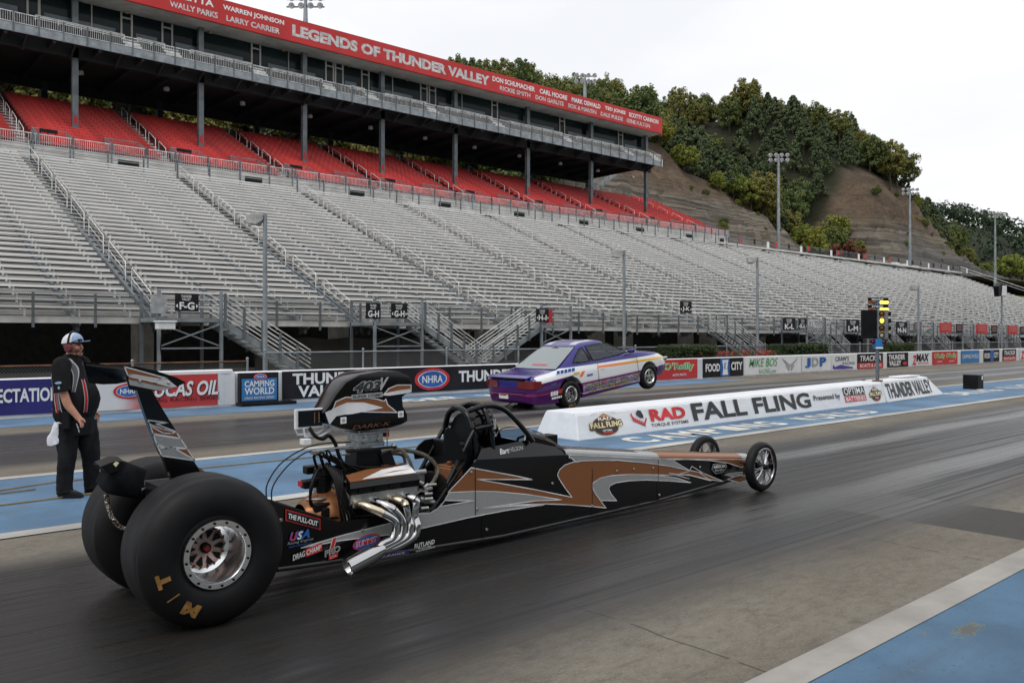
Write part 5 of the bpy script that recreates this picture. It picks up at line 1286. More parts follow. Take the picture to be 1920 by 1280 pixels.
G_ = Face(slant(3.12, .105, .3, .05, -.03)); G_.poly(navy, [(0, 0), (.33, -.0), (.33, .028), (0, .03)]).text(white_let, 'ENDURANCE', .02, .005, .27, .016, .0, 0, 1); G_.done(dr)
def coam(X, z):
    lo = .722 - .0604 * (X - 4.12); hi = .797 + .0533 * (X - 4.212)
    return sideY(X) + .05 * (z - lo) / (hi - lo)
G_ = Face(lambda u, v, L=0: Vector((4.38 + u, coam(4.38 + u, .738 + v + u * .03) - .009, .738 + v + u * .03))); G_.text(white_let, 'Bart', .0, .0, .11, .042, .01, .35).text(grey_let, 'NELSON', .115, .006, .155, .034, .012, .05); G_.done(dr)
G_ = Face(slant(7.42, .255, .3, .06, -.05)); G_.poly(grey_let, [(-.015, .03), (.02, .085), (.25, .085), (.285, .04), (.2, -.02), (.06, -.025)]).poly(black_let, [(-.004, .031), (.026, .078), (.244, .078), (.272, .04), (.195, -.013), (.065, -.018)], 1).text(white_let, 'AMERICAN', .02, .035, .225, .034, .02, .15, 2).text(white_let, 'Race Cars', .05, .003, .16, .022, .0, .3, 2); G_.done(dr)

# ---- wheels
def slick(yo, out, label=None):
    """rear wheel; yo = outer face, out = -1 towards the camera"""
    c = (1.87, yo, .435); ax = (0, -out, 0)
    t = MB(); pr = [(.200, .015), (.235, -.012), (.30, -.022), (.36, -.012), (.405, .015), (.432, .05), (.441, .09), (.443, .21), (.441, .33), (.432, .37), (.405, .405), (.36, .43), (.30, .44), (.235, .43), (.20, .40)]
    k = len(t.f)
    t.lathe(pr, c, ax, 72)
    nseg = 72
    for i in range(len(pr) - 1):
        if i in (5, 6, 7, 8): continue
        for j in range(nseg): t.mi[k + i * nseg + j] = 1
    for i, p in enumerate(t.v):      # a slight flat where it meets the ground
        if p[2] < .006: t.v[i] = (p[0], p[1], .004)
    ty = t.build('rear_tyre', [rub_m.m, side_m], dr, smooth=50)
    r = MB(); r.lathe([(.203, .03), (.206, .004), (.200, -.012), (.170, -.010), (.163, .0), (.160, .03), (.156, .12), (.150, .20), (.125, .215), (.120, .235)], c, ax, 64)
    rim = r.build('rear_rim', M('polished_rim', (.86, .87, .88), .24, 1.0).m, dr, smooth=40)
    cp = MB(); cp.lathe([(.128, .214), (.030, .20), (.001, .20)], c, ax, 40); cp.build('rim_centre', bronze, rim, smooth=40)
    h = MB()
    for i in range(10):
        a = 2 * math.pi * i / 10; b = .20
        P = []
        for rr, da in ((.052, 0), (.108, -b), (.113, 0), (.108, b)): P.append((c[0] + rr * math.cos(a + da), c[1] - out * .1985, c[2] + rr * math.sin(a + da)))
        h.poly(P)
    h.build('window_hole', satin, rim)
    h = MB(); h.lathe([(.001, .165), (.026, .166), (.032, .175), (.034, .205)], c, ax, 20); h.build('hub_cap', gloss_k, rim, smooth=40)
    h = MB(); h.poly([(c[0] + .017 * math.cos(a * .6283), c[1] - out * .1635, c[2] + .017 * math.sin(a * .6283)) for a in range(10)]); h.build('hub_badge', red_let, rim)
    h = MB()
    for i in range(16):
        a = 2 * math.pi * (i + .3) / 16
        h.lathe([(.001, -.020), (.0075, -.019), (.0085, -.008)], (c[0] + .186 * math.cos(a), c[1], c[2] + .186 * math.sin(a)), ax, 8)
    h.build('beadlock_bolt', satin, rim)
    h = MB()
    for i in range(18):
        a = 2 * math.pi * i / 18; h.sphere((c[0] + .120 * math.cos(a), c[1] - out * .205, c[2] + .120 * math.sin(a)), .007, 6)
    h.build('rivet', gold, rim)
    if out < 0:
        q = MB()
        for ch, ang, w_, hh in (('M', 240, .10, .075), ('/', 217, .018, .075), ('T', 196, .085, .075)):
            a = R(ang); up = Vector((math.cos(a), 0, math.sin(a))); ri = Vector((math.sin(a), 0, -math.cos(a)))
            o_ = Vector((c[0], yo - .030, c[2])) + up * .29 - ri * w_ / 2
            vs, f_ = glyphs(ch, .07)
            P = []
            for u, v in vs:
                p = o_ + ri * u * w_ + up * v * hh; rr = math.hypot(p.x - c[0], p.z - c[2])
                P.append((p.x, yo - .007 + lerpl([(.235, -.015), (.30, -.026), (.36, -.017), (.405, .010)], rr), p.z))
            q.add(P, f_)
        q.build('tyre_print', gold, ty)
    return ty
slick(4.80, -1); slick(6.10, 1)
def frontwheel(x, yo, out):
    c = (x, yo, .272); ax = (0, -out, 0)
    t = MB(); t.lathe([(.205, .01), (.235, .0), (.258, .014), (.270, .04), (.271, .06), (.265, .085), (.24, .10), (.205, .095)], c, ax, 56); ty = t.build('front_tyre', side_m, dr, smooth=50)
    r = MB(); r.lathe([(.207, .014), (.208, .008), (.198, .004), (.192, .012), (.190, .05), (.192, .09), (.207, .094)], c, ax, 56); rim = r.build('front_rim', M('dark_chrome', (.25, .25, .26), .12, 1.0).m, dr, smooth=40)
    s = MB()
    for i in range(8):
        a = 2 * math.pi * i / 8 + .2
        for d in (-.055, .055):
            s.tube([(c[0] + .03 * math.cos(a + d * 4), c[1] - out * .015, c[2] + .03 * math.sin(a + d * 4)), (c[0] + .11 * math.cos(a + d * 1.4), c[1] - out * .028, c[2] + .11 * math.sin(a + d * 1.4)), (c[0] + .192 * math.cos(a + d * 2.2), c[1] - out * .04, c[2] + .192 * math.sin(a + d * 2.2))], [.008, .0055, .007], 6)
    s.build('spoke', chrome, rim, smooth=60)
    h = MB(); h.lathe([(.001, -.03), (.022, -.028), (.026, .01), (.034, .02), (.034, .09)], c, ax, 16); h.build('front_hub', satin, rim, smooth=40)
frontwheel(8.05, 5.045, -1); frontwheel(8.05, 5.90, 1)
q = MB(); q.cyl((8.05, 5.12, .27), (8.05, 5.8, .27), .016, n=8); q.cyl((7.95, 5.14, .24), (7.6, 5.32, .22), .010, n=6); q.cyl((7.95, 5.76, .24), (7.6, 5.58, .22), .010, n=6); q.cyl((7.97, 5.15, .30), (7.97, 5.75, .30), .008, n=6)
q.box(8.0, 8.09, 5.13, 5.17, .2, .33); q.box(8.0, 8.09, 5.73, 5.77, .2, .33)
q.build('front_axle', satin, dr)
# ---- rear end
q = MB(); q.cyl((1.87, 5.02, .435), (1.87, 5.88, .435), .055, n=14); q.sphere((1.9, CY, .435), .15, 14); q.box(1.72, 2.5, 5.28, 5.31, .40, .47); q.box(1.72, 2.5, 5.59, 5.62, .40, .47)
q.cyl((1.75, 5.2, .70), (2.45, 5.2, .55), .018, n=8); q.cyl((1.75, 5.7, .70), (2.45, 5.7, .55), .018, n=8); q.cyl((1.75, 5.2, .70), (1.75, 5.7, .70), .018, n=8)
q.box(1.7, 2.05, 5.33, 5.57, .62, .78); q.box(1.66, 2.3, 5.3, 5.6, .55, .58)
q.build('rear_frame', satin, dr)
q = MB(); q.box(1.95, 2.12, 5.62, 5.80, .72, .755); q.build('rear_deck_plate', gloss_k, dr, bevel=.008)
q = MB(); q.box(1.72, 1.9, 5.6, 5.66, .74, .77); q.cyl((1.6, 5.5, .72), (1.75, 5.6, .74), .012, n=6); q.build('rod', castal, dr)
# wing strut and wing
def flat(name, P, y0, y1, m): return MB().prism([(X, y0, z) for X, z in P], [(X, y1, z) for X, z in P]).build(name, m, dr, bevel=.006)
st = MB(); st.prism([(X, 5.425, z) for X, z in F_OUT], [(X, 5.475, z) for X, z in F_OUT], 0)
def fg(P, m, k):
    st.poly([(X, 5.425 - .002 * k, z) for X, z in P], m); st.poly([(X, 5.475 + .002 * k, z) for X, z in P][::-1], m)
    st.ribbon([(X, 0, z) for X, z in P], .008, lambda p: (p.x, 5.425 - .002 * k - .001, p.z), 3)
fg(F_O1, 1, 1); fg(F_G1, 2, 2); fg(F_O2, 1, 3); fg(F_K1, 0, 3)
st.ribbon([(X, 0, z) for X, z in F_S1], .007, lambda p: (p.x, 5.425 - .009, p.z), 3)
st.build('wing_strut', mats, dr)
wg = MB(); sec = []
for y in [5.02 + .86 * i / 12 for i in range(13)]:
    sec.append([(1.42, y, 1.535), (1.50, y, 1.515), (1.60, y, 1.475), (1.70, y, 1.425), (1.715, y, 1.415), (1.70, y, 1.405), (1.6, y, 1.435), (1.5, y, 1.485), (1.42, y, 1.522)])
wg.loft(sec); wing = wg.build('wing', gloss_k, dr, smooth=40)
for y0, s in ((5.012, -1), (5.888, 1)):
    e = MB(); e.prism([(X, y0 - .005, z) for X, z in W_END], [(X, y0 + .005, z) for X, z in W_END], 0)
    for P, m, k in ((W_O1, 1, 1), (W_O2, 1, 1), (W_G2, 2, 2), (W_G1, 3, 2)):
        e.poly([(X, y0 + s * (.005 + .002 * k), z) for X, z in P], m)
    e.ribbon([(X, 0, z) for X, z in W_O1], .007, lambda p: (p.x, y0 + s * .0115, p.z), 3)
    e.build('wing_end_plate', mats, dr)
q = MB()
for X, z in ((1.495, 1.455), (1.58, 1.445), (1.655, 1.44)): q.sphere((X, 5.0, z), .008, 8)
q.build('end_plate_bolt', castal, dr)
# parachute pack hanging between the slicks
q = MB(); cx = sum(p[0] for p in CH_OUT) / len(CH_OUT); cz = sum(p[1] for p in CH_OUT) / len(CH_OUT)
def sc2(P, s): return [(cx + (X - cx) * s, cz + (z - cz) * s) for X, z in P]
q.loft([[(X, y, z) for X, z in sc2(CH_OUT, s)] for y, s in ((5.25, .80), (5.28, .95), (5.38, 1.0), (5.48, .96), (5.52, .8))])
ch = q.build('parachute_pack', dirty('black_nylon', (.010, .011, .014), .75, scale=8, amt=.4), dr, smooth=70)
MB().prism([(X, 5.235, z) for X, z in CH_FLAP], [(X + .01, 5.40, z + .01) for X, z in CH_FLAP]).build('pack_flap', satin, ch)
MB().poly([(X, 5.228, z) for X, z in CH_TAG]).build('pack_label', cream_let, ch)
foil = M('foil_sleeve', (.5, .42, .32), .25, .9); n_ = foil.noise(60, 3); foil.bump(n_, 1, .02); foil.set('Base Color', foil.mix(n_.step(.4, .6), (.12, .08, .05), (.7, .66, .6)))
MB().tube([(X, 5.32, z) for X, z in CH_STRAP] + [(1.75, 5.4, .45)], .014, 8).build('parachute_tether', foil.m, ch, smooth=60)
# ---- engine
q = MB(); q.box(2.98, 3.56, 5.30, 5.60, .22, .50); q.box(3.0, 3.52, 5.37, 5.53, .48, .62); q.box(3.56, 3.66, 5.33, 5.57, .25, .5)
q.lathe([(.11, 0), (.11, .03), (.001, .03)], (3.66, CY, .33), (1, 0, 0), 20); q.lathe([(.06, 0), (.06, .03), (.001, .03)], (3.67, CY, .48), (1, 0, 0), 16)
q.build('engine_block', satin, dr, bevel=.01)
for s in (-1, 1):
    f = lambda X, a, z: (X, CY + s * a, z)
    q = MB(); q.prism([f(2.97, .11, .56), f(2.97, .20, .46), f(2.97, .275, .52), f(2.97, .275, .60), f(2.97, .19, .66)], [f(3.54, .11, .56), f(3.54, .20, .46), f(3.54, .275, .52), f(3.54, .275, .60), f(3.54, .19, .66)])
    q.build('cylinder_head', castal, dr, bevel=.006)
    q = MB(); A_ = [f(2.955, .10, .665), f(2.955, .285, .585), f(2.955, .295, .635), f(2.965, .275, .675), f(2.975, .12, .745)]; B_ = [(3.55 - (p[0] - 2.955), p[1], p[2]) for p in A_]
    q.prism(A_, B_, 0); vc = None
    n = Vector((0, s * .42, .907)) * .003
    tp = lambda u, v: Vector(f(2.965 + u * .575, .275 - v * .155, .675 + v * .07)) + n
    q.poly([tp(0, .02), tp(.02, .55), tp(.30, .75), tp(.62, .95), tp(.85, .98), tp(.99, .6), tp(.99, .05)], 1)
    q.poly([tp(.18, .10) + n * .5, tp(.55, .62) + n * .5, tp(.99, .78) + n * .5, tp(.99, .08) + n * .5, tp(.6, .10) + n * .5], 3)
    q.poly([tp(.30, .14) + n, tp(.70, .42) + n, tp(.97, .40) + n, tp(.55, .30) + n], 1)
    for i in range(4):
        u = .1 + i * .22; a = Vector(f(2.965 + u * .575, .291, .595)); b = Vector(f(2.965 + (u + .16) * .575, .298, .628)); o_ = Vector((0, s * .003, 0))
        q.poly([Vector((a.x, a.y, a.z)) + o_, Vector((b.x, a.y, a.z)) + o_, Vector((b.x, b.y, b.z)) + o_, Vector((a.x, b.y, b.z)) + o_], 4)
    q.build('valve_cover', mats, dr, bevel=.004)
    # headers: four primaries sweep forward, down and back into one collector
    dx = 0.0
    for i, X in enumerate((3.02, 3.15, 3.30, 3.42)):
        yo = .40 + .012 * (i % 2); lift = .035 * (3 - i)
        xm = 3.225 + .062 * i
        pth = [f(X, .275, .52), f(X + .008, .33, .522), f(X + .035, .39, .505), f(X + (xm - X) * .55, .435, .46 + .012 * i), f(xm - .005, .452 - .006 * i, .40), f(xm, .46, .335), f(xm - .035, .462, .275 - .004 * i), f(3.11 + .032 * i, .465, .226 - .006 * i + lift * .25), f(3.02, .47, .195 + (.014 if i % 2 else -.014))]
        P = [Vector(p) for p in pth]; D = []
        for j in range(len(P) - 1):          # round the bends
            for t_ in (0, .25, .5, .75):
                p0, p1, p2, p3 = P[max(j - 1, 0)], P[j], P[j + 1], P[min(j + 2, len(P) - 1)]
                D.append(.5 * ((2 * p1) + (p2 - p0) * t_ + (2 * p0 - 5 * p1 + 4 * p2 - p3) * t_ ** 2 + (3 * p1 - p0 - 3 * p2 + p3) * t_ ** 3))
        D.append(P[-1])
        MB().tube(D[:13], .0295, 14).build('header_pipe', heat if i in (0, 2) else chrome, dr, smooth=60)
        MB().tube(D[12:], .0295, 14).build('header_pipe', chrome, dr, smooth=60)
        MB().box(X - .035, X + .035, CY + s * .272 - .008, CY + s * .272 + .008, .49, .55).build('port_flange', castal, dr, bevel=.008)
    q = MB(); q.lathe([(.04, -.10), (.062, .0), (.062, .19), (.064, .195), (.058, .19), (.055, .02)], f(3.02, .47, .195), (-.95, 0, -.26), 20); q.build('collector', chrome, dr, smooth=50)
    q = MB(); q.lathe([(.057, .14), (.001, .13)], f(3.02, .47, .195), (-.95, 0, -.26), 20); q.build('collector_bore', satin, dr)
q = MB(); q.lathe([(.21, .0), (.205, -.05), (.16, -.20), (.115, -.26)], (2.98, CY, .40), (1, 0, 0), 24); q.build('bell_housing', dirty('copper_bell', (.30, .125, .055), .35, .45, scale=9, amt=.3), dr, smooth=40)
q = MB(); q.lathe([(.225, .012), (.228, -.012), (.20, -.014)], (2.985, CY, .40), (1, 0, 0), 24); q.build('bell_flange', white, dr, smooth=40)
q = MB()
for i in range(14):
    a = i * .449; q.cyl((2.965, CY + .213 * math.cos(a), .40 + .213 * math.sin(a)), (2.955, CY + .213 * math.cos(a), .40 + .213 * math.sin(a)), .009, n=6)
q.build('flange_bolt', castal, dr)
q = MB(); q.box(2.80, 2.86, 5.27, 5.30, .40, .50); q.box(2.76, 2.88, 5.30, 5.36, .47, .53); q.build('starter_motor', satin, dr, bevel=.01)
q = MB()
for P in ([(2.45, 5.22, .46), (2.62, 5.22, .40), (2.86, 5.22, .36), (3.1, 5.2, .34)], [(2.5, 5.24, .52), (2.7, 5.25, .44), (2.95, 5.26, .42), (3.2, 5.24, .40)]): q.tube(P, .009, 6)
q.cyl((2.40, 5.20, .60), (3.10, 5.18, .30), .016, n=8); q.cyl((3.1, 5.18, .3), (3.62, 5.2, .30), .016, n=8); q.cyl((3.62, 5.2, .30), (4.04, 5.25, .70), .016, n=8); q.cyl((3.62, 5.7, .30), (4.04, 5.65, .70), .016, n=8); q.cyl((3.45, 5.2, .25), (3.85, 5.22, .48), .012, n=8)
q.build('frame_tube', satin, dr, smooth=60)
q = MB()
for i in range(7): q.cyl((3.60 + .012 * i, 5.22 + .02 * (i % 3), .36 + .035 * i), (3.66 + .012 * i, 5.20 + .02 * (i % 3), .36 + .035 * i), .012 + .004 * (i % 2), n=8)
q.box(3.58, 3.72, 5.34, 5.40, .56, .64); q.cyl((3.56, 5.3, .66), (3.70, 5.3, .66), .02, n=10)
q.build('front_fitting', castal, dr, bevel=.003)
q = MB(); q.box(2.2, 2.74, 5.36, 5.54, .30, .46); q.build('gearbox', castal, dr, bevel=.02)
# intake, carburettor, scoop
q = MB(); q.loft([[(3.06, 5.34, .60), (3.40, 5.34, .60), (3.40, 5.56, .60), (3.06, 5.56, .60)], [(3.12, 5.36, .70), (3.34, 5.36, .70), (3.34, 5.54, .70), (3.12, 5.54, .70)], [(3.13, 5.36, .86), (3.34, 5.36, .86), (3.34, 5.54, .86), (3.13, 5.54, .86)]])
q.bar((3.42, 5.33, .66), (3.36, 5.35, .84), .05, .09); q.bar((3.02, 5.33, .64), (3.12, 5.37, .72), .05, .12); q.box(3.02, 3.44, 5.30, 5.33, .865, .885); q.build('intake_manifold', satin, dr, bevel=.006)
q = MB(); q.box(3.14, 3.36, 5.35, 5.55, .885, .925); q.box(3.16, 3.34, 5.34, 5.56, .925, .985); q.box(3.12, 3.38, 5.33, 5.57, .985, 1.0)
for X in (3.18, 3.30): q.cyl((X, 5.325, .94), (X, 5.345, .94), .018, n=10); q.cyl((X, 5.325, .97), (X, 5.345, .97), .01, n=8)
for X in (3.13, 3.37): q.cyl((X, 5.33, .87), (X, 5.33, 1.02), .006, n=6)
q.cyl((2.80, 5.36, .90), (3.12, 5.36, .905), .007, n=6); q.cyl((2.78, 5.40, .885), (3.12, 5.40, .885), .01, n=6); q.box(2.77, 2.86, 5.35, 5.41, .87, .90); q.cyl((2.98, 5.33, .86), (3.05, 5.33, .86), .014, n=8)
q.build('carburettor', castal, dr, bevel=.004)
q = MB(); q.box(3.37, 3.40, 5.35, 5.40, .95, 1.0); q.build('fuel_fitting', red_let, dr)
sx = sum(p[0] for p in S_OUT) / len(S_OUT); sz = sum(p[1] for p in S_OUT) / len(S_OUT)
def hwS(X): return max(.02, .09 + .16 * (X - 2.8))
def ss(t_, k): return [(sx + (X - sx) * k, CY + t_ * hwS(sx + (X - sx) * k), sz + (z - sz) * k) for X, z in S_OUT]
q = MB(); q.loft([ss(-1, .965), ss(-.985, .985), ss(-.9, 1.0), ss(-.5, 1.012), ss(.5, 1.012), ss(.9, 1.0), ss(.985, .985), ss(1, .965)])
def clipS(P): return [(sx + (X - sx) * .965, sz + (z - sz) * .965) for X, z in P]
for P, m, k in ((S_G1, 3, 2), (S_O1, 1, 1), (S_O2, 1, 1), (S_G2, 3, 2)):
    P = clipS(P); q.poly([(X, CY - hwS(X) - .0015 * k, z) for X, z in P], m); q.poly([(X, CY + hwS(X) + .0015 * k, z) for X, z in P][::-1], m)
    q.ribbon([(X, 0, z) for X, z in P], .007, lambda p: (p.x, CY - hwS(p.x) - .0015 * k - .001, p.z), 3)
scp = q.build('air_scoop', mats, dr, smooth=35)
q = MB(); q.poly([(3.55, 5.30, 1.345), (3.55, 5.60, 1.345), (3.50, 5.60, 1.28), (3.50, 5.30, 1.28)]); q.build('scoop_mouth', satin, scp)
F = Face(lambda u, v, L=0: Vector((u, CY - hwS(u) - .0065 - .0015 * L, v + (u - 3.1) * .05)))
F.text(grey_let, '403', 3.065, 1.295, .225, .085, .10, .25, 0).text(char_let, '403', 3.072, 1.300, .212, .075, .04, .25, 1).text(grey_let, 'V', 3.275, 1.30, .07, .095, .05, .5, 1).poly(grey_let, [(3.055, 1.252), (3.295, 1.252), (3.295, 1.287), (3.055, 1.287)], 0).text(char_let, 'SUPER COMP', 3.065, 1.259, .222, .021, .02, 0, 1)
F.text(brown_let, 'DARK-K', 3.06, 1.035, .30, .028, .02, .3, 0)
for u in (2.995, 3.44): F.poly(white_let, [(u - .022, 1.085), (u + .022, 1.085), (u + .022, 1.132), (u - .022, 1.132)], 0).oval(grey_let, u, 1.108, .014, .014, 1, 12)
F.done(scp)
# display box behind the scoop
q = MB(); q.box(2.660, 2.880, 5.40, 5.428, 1.055, 1.195); q.box(2.70, 2.76, 5.36, 5.42, .945, .985)
q.tube([(2.68, 5.45, 1.06), (2.70, 5.45, 1.01), (2.86, 5.45, 1.01), (2.95, 5.45, 1.05)], .009, 6); q.tube([(2.72, 5.40, 1.06), (2.74, 5.42, 1.00), (2.86, 5.42, .99), (2.96, 5.42, 1.03)], .009, 6)
db = q.build('display_box', white, dr, bevel=.008)
MB().box(2.678, 2.864, 5.394, 5.3985, 1.072, 1.184).build('display_screen', gloss_k, db)
q = MB()
for cxx in (2.80, 2.835):
    for i in range(6): q.box(cxx, cxx + .004, 5.391, 5.3935, 1.095 + i * .013, 1.101 + i * .013)
q.build('display_digits', dirty('amber_digits', (.6, .35, .15), .5), db)
# cables, hoses, distributor
def curve(P, n=8):
    P = [Vector(p) for p in P]; D = []
    for j in range(len(P) - 1):
        for t_ in [k / n for k in range(n)]:
            p0, p1, p2, p3 = P[max(j - 1, 0)], P[j], P[j + 1], P[min(j + 2, len(P) - 1)]
            D.append(.5 * ((2 * p1) + (p2 - p0) * t_ + (2 * p0 - 5 * p1 + 4 * p2 - p3) * t_ ** 2 + (3 * p1 - p0 - 3 * p2 + p3) * t_ ** 3))
    return D + [P[-1]]
MB().tube(curve([(2.41, 5.32, .60), (2.43, 5.36, .70), (2.54, 5.40, .82), (2.70, 5.42, .90), (2.86, 5.42, .935), (3.1, 5.40, .93)]), .005, 6).build('throttle_cable', satin, dr, smooth=60)
MB().tube(curve([(2.44, 5.30, .56), (2.46, 5.34, .68), (2.58, 5.38, .80), (2.72, 5.40, .88), (2.80, 5.40, .89)]), .005, 6).build('throttle_cable', satin, dr, smooth=60)
MB().tube(curve([(2.77, 5.41, 1.06), (2.80, 5.38, 1.0), (2.86, 5.38, .975), (2.92, 5.40, .99), (2.97, 5.40, .93), (3.0, 5.38, .82), (3.06, 5.36, .72), (3.05, 5.34, .6)]), .014, 8).build('wiring_loom', satin, dr, smooth=60)
q = MB(); q.cyl((2.90, 5.44, .52), (2.90, 5.44, .70), .05, .06, 14); q.cyl((2.90, 5.44, .70), (2.90, 5.44, .76), .075, .07, 14); q.box(2.74, 2.84, 5.42, 5.50, .62, .68); q.box(2.82, 2.98, 5.54, 5.62, .70, .76); q.build('distributor', satin, dr, bevel=.01)
MB().box(2.715, 2.72, 5.42, 5.48, .64, .68).build('ignition_label', red_let, dr)
for i in range(6):
    a = i * 1.05; MB().tube(curve([(2.90 + .06 * math.cos(a), 5.43 + .06 * math.sin(a), .755), (2.84 + .05 * math.cos(a), 5.36 + .04 * math.sin(a), .84 + .012 * i), (2.93 + .02 * i, 5.31, .84 - .02 * i), (3.0 + .1 * i, 5.30, .735)]), .0075, 6).build('spark_lead', satin, dr, smooth=60)
for i in range(9):
    a = i * .7; X = 2.99 + (i % 4) * .14
    MB().tube(curve([(2.90 + .05 * math.cos(a), 5.42 + .05 * math.sin(a), .76), (2.86 + .02 * i, 5.33, .80 - .01 * i), (2.88 + .012 * i, 5.24, .68), (2.90 + .02 * (i % 5), 5.20, .50), (2.94 + .03 * (i % 5), 5.22, .36)] if i < 6 else [(2.90, 5.42, .76), (2.80, 5.36, .74), (2.74, 5.34, .62 - .03 * (i - 6)), (2.78, 5.36, .50), (2.9, 5.38, .46)]), .0085, 6).build('spark_lead', satin, dr, smooth=60)
MB().tube(curve([(2.72, 5.36, .56), (2.80, 5.34, .555), (2.86, 5.34, .555)]), .012, 8).build('vent_spring', castal, dr)
for P, r_ in (([(3.42, 5.32, .87), (3.50, 5.28, .82), (3.56, 5.26, .68), (3.60, 5.26, .52), (3.62, 5.26, .38)], .013), ([(3.38, 5.42, .82), (3.55, 5.40, .83), (3.72, 5.34, .78), (3.80, 5.28, .68), (3.76, 5.26, .60), (3.70, 5.26, .54)], .016), ([(3.45, 5.5, .80), (3.6, 5.48, .78), (3.62, 5.46, .70)], .013)):
    MB().tube(curve(P), r_, 8).build('hose', hose, dr, smooth=60)
q = MB(); q.sphere((3.42, 5.32, .88), .02, 8); q.cyl((3.66, 5.26, .54), (3.70, 5.26, .56), .02, n=8); q.cyl((3.56, 5.27, .62), (3.64, 5.25, .58), .016, n=8); q.box(3.56, 3.68, 5.24, 5.32, .50, .53); q.cyl((3.6, 5.24, .47), (3.74, 5.24, .42), .022, n=10); q.build('hose_fitting', castal, dr, smooth=40)
q = MB(); q.cyl((3.62, 5.24, .47), (3.62, 5.36, .47), .055, n=16); q.cyl((3.62, 5.23, .33), (3.62, 5.34, .33), .06, n=16); q.build('pump_pulley', gloss_k, dr, bevel=.004)
q = MB(); q.lathe([(.145, 0), (.15, .02), (.15, .06), (.12, .065), (.03, .05), (.001, .05)], (3.80, 5.36, .50), (-.75, -.66, 0), 28)
for i in range(10):
    a = i * .628; q.bar(Vector((3.755, 5.32, .50)), Vector((3.755, 5.32, .50)) + Vector((.66 * math.cos(a), -.75 * math.cos(a), math.sin(a))) * .12, .02, .01)
q.build('radiator_fan', satin, dr, smooth=35)
q = MB(); q.box(3.84, 3.88, 5.27, 5.63, .3, .56); q.build('radiator', satin, dr)
q = MB(); q.box(3.90, 4.03, 5.25, 5.46, .46, .665); q.box(3.915, 4.015, 5.27, 5.44, .665, .68); q.cyl((3.96, 5.34, .68), (3.96, 5.34, .71), .022, n=12); q.build('coolant_tank', dirty('copper_tank', (.33, .14, .06), .35, .3), dr, bevel=.01)
# ---- cockpit
q = MB()
def hoop(X, zt, w0=.195, w1=.13):
    return curve([(X + .03, CY - w0, .72), (X, CY - w0 * .98, .93), (X - .01, CY - w1, zt - .05), (X - .01, CY, zt), (X - .01, CY + w1, zt - .05), (X, CY + w0 * .98, .93), (X + .03, CY + w0, .72)], 6)
q.tube(hoop(4.32, 1.145), .024, 10); q.tube(hoop(4.14, 1.12, .19, .12), .024, 10)
for s in (-1, 1):
    q.tube(curve([(4.14, CY + s * .09, 1.09), (4.31, CY + s * .12, 1.13), (4.46, CY + s * .135, 1.115), (4.58, CY + s * .15, 1.04), (4.70, CY + s * .20, .90), (4.76, CY + s * .225, .81)], 5), .022, 10)
    q.tube([(4.14, CY + s * .2, .95), (3.86, CY + s * .21, .55)], .018, 8); q.tube([(4.32, CY + s * .22, .98), (4.14, CY + s * .21, .96)], .018, 8)
q.build('roll_cage', gloss_k, dr, smooth=60)
q = MB()
for X, s in ((4.33, -1), (4.33, 1), (4.15, -1)):
    for zz in (.90, 1.04): q.tube([(X, CY + s * (.193 if zz < 1 else .165), zz - .012), (X, CY + s * (.191 if zz < 1 else .158), zz + .012)], .030, 8)
q.build('cage_strap', satin, dr, smooth=60)
for P, y in ((C_head, 5.215), (C_head2 + [(4.05, .70), (3.85, .70)], 5.66)):
    MB().prism([(X, y, z) for X, z in P], [(X, y + .012, z) for X, z in P]).build('side_plate', satin, dr)
q = MB(); q.box(4.02, 4.06, 5.24, 5.66, .30, .86); q.box(4.06, 4.62, 5.26, 5.64, .28, .34); q.loft([[(4.05, 5.28, .55), (4.05, 5.62, .55), (4.05, 5.58, .84), (4.05, 5.32, .84)], [(4.12, 5.30, .55), (4.12, 5.60, .55), (4.10, 5.56, .83), (4.10, 5.34, .83)]]); q.loft([[(4.17, CY + .19 * math.cos(a), .84 + .24 * math.sin(a)) for a in [math.pi * 2 * i / 20 for i in range(20)]], [(4.20, CY + .18 * math.cos(a), .84 + .23 * math.sin(a)) for a in [math.pi * 2 * i / 20 for i in range(20)]]]); q.build('seat_back', satin, dr, bevel=.015)
q = MB(); rr = []
for X, zs_, zc in ((4.70, .822, .925), (4.82, .80, .905), (4.95, .765, .865), (5.08, .735, .79), (5.19, .70, .715)):
    h = CY - sideY(X) - .05 * (1 if X < 5.1 else .3); rr.append([(X + .10 * (0 if X > 5.1 else math.sin(math.pi * i / 12) * (zc - zs_) / .1 * .5), CY - h * math.cos(math.pi * i / 12), zs_ + (zc - zs_) * math.sin(math.pi * i / 12) ** .8) for i in range(13)])
for i in range(len(rr) - 1):
    for k in range(12): q.add([rr[i][k], rr[i + 1][k], rr[i + 1][k + 1], rr[i][k + 1]], [(0, 1, 2, 3)])
q.build('windscreen', tint, dr, smooth=60)
q = MB(); q.tube(rr[0], .006, 6); q.build('windscreen_edge', castal, dr, smooth=60)
q = MB(); q.box(5.12, 5.42, 5.60, 5.74, .69, .785); q.build('mirror_pod', satin, dr, bevel=.006)
q = MB(); q.tube([(4.86 + .0 * k, CY + .11 * math.cos(k * .785), .74 + .09 * math.sin(k * .785)) for k in range(8)], .012, 8, 0, True); q.cyl((4.86, CY, .74), (5.05, CY, .66), .014, n=8); q.bar((4.86, CY - .1, .74), (4.86, CY + .1, .74), .02, .03); q.build('steering_wheel', satin, dr, smooth=50)
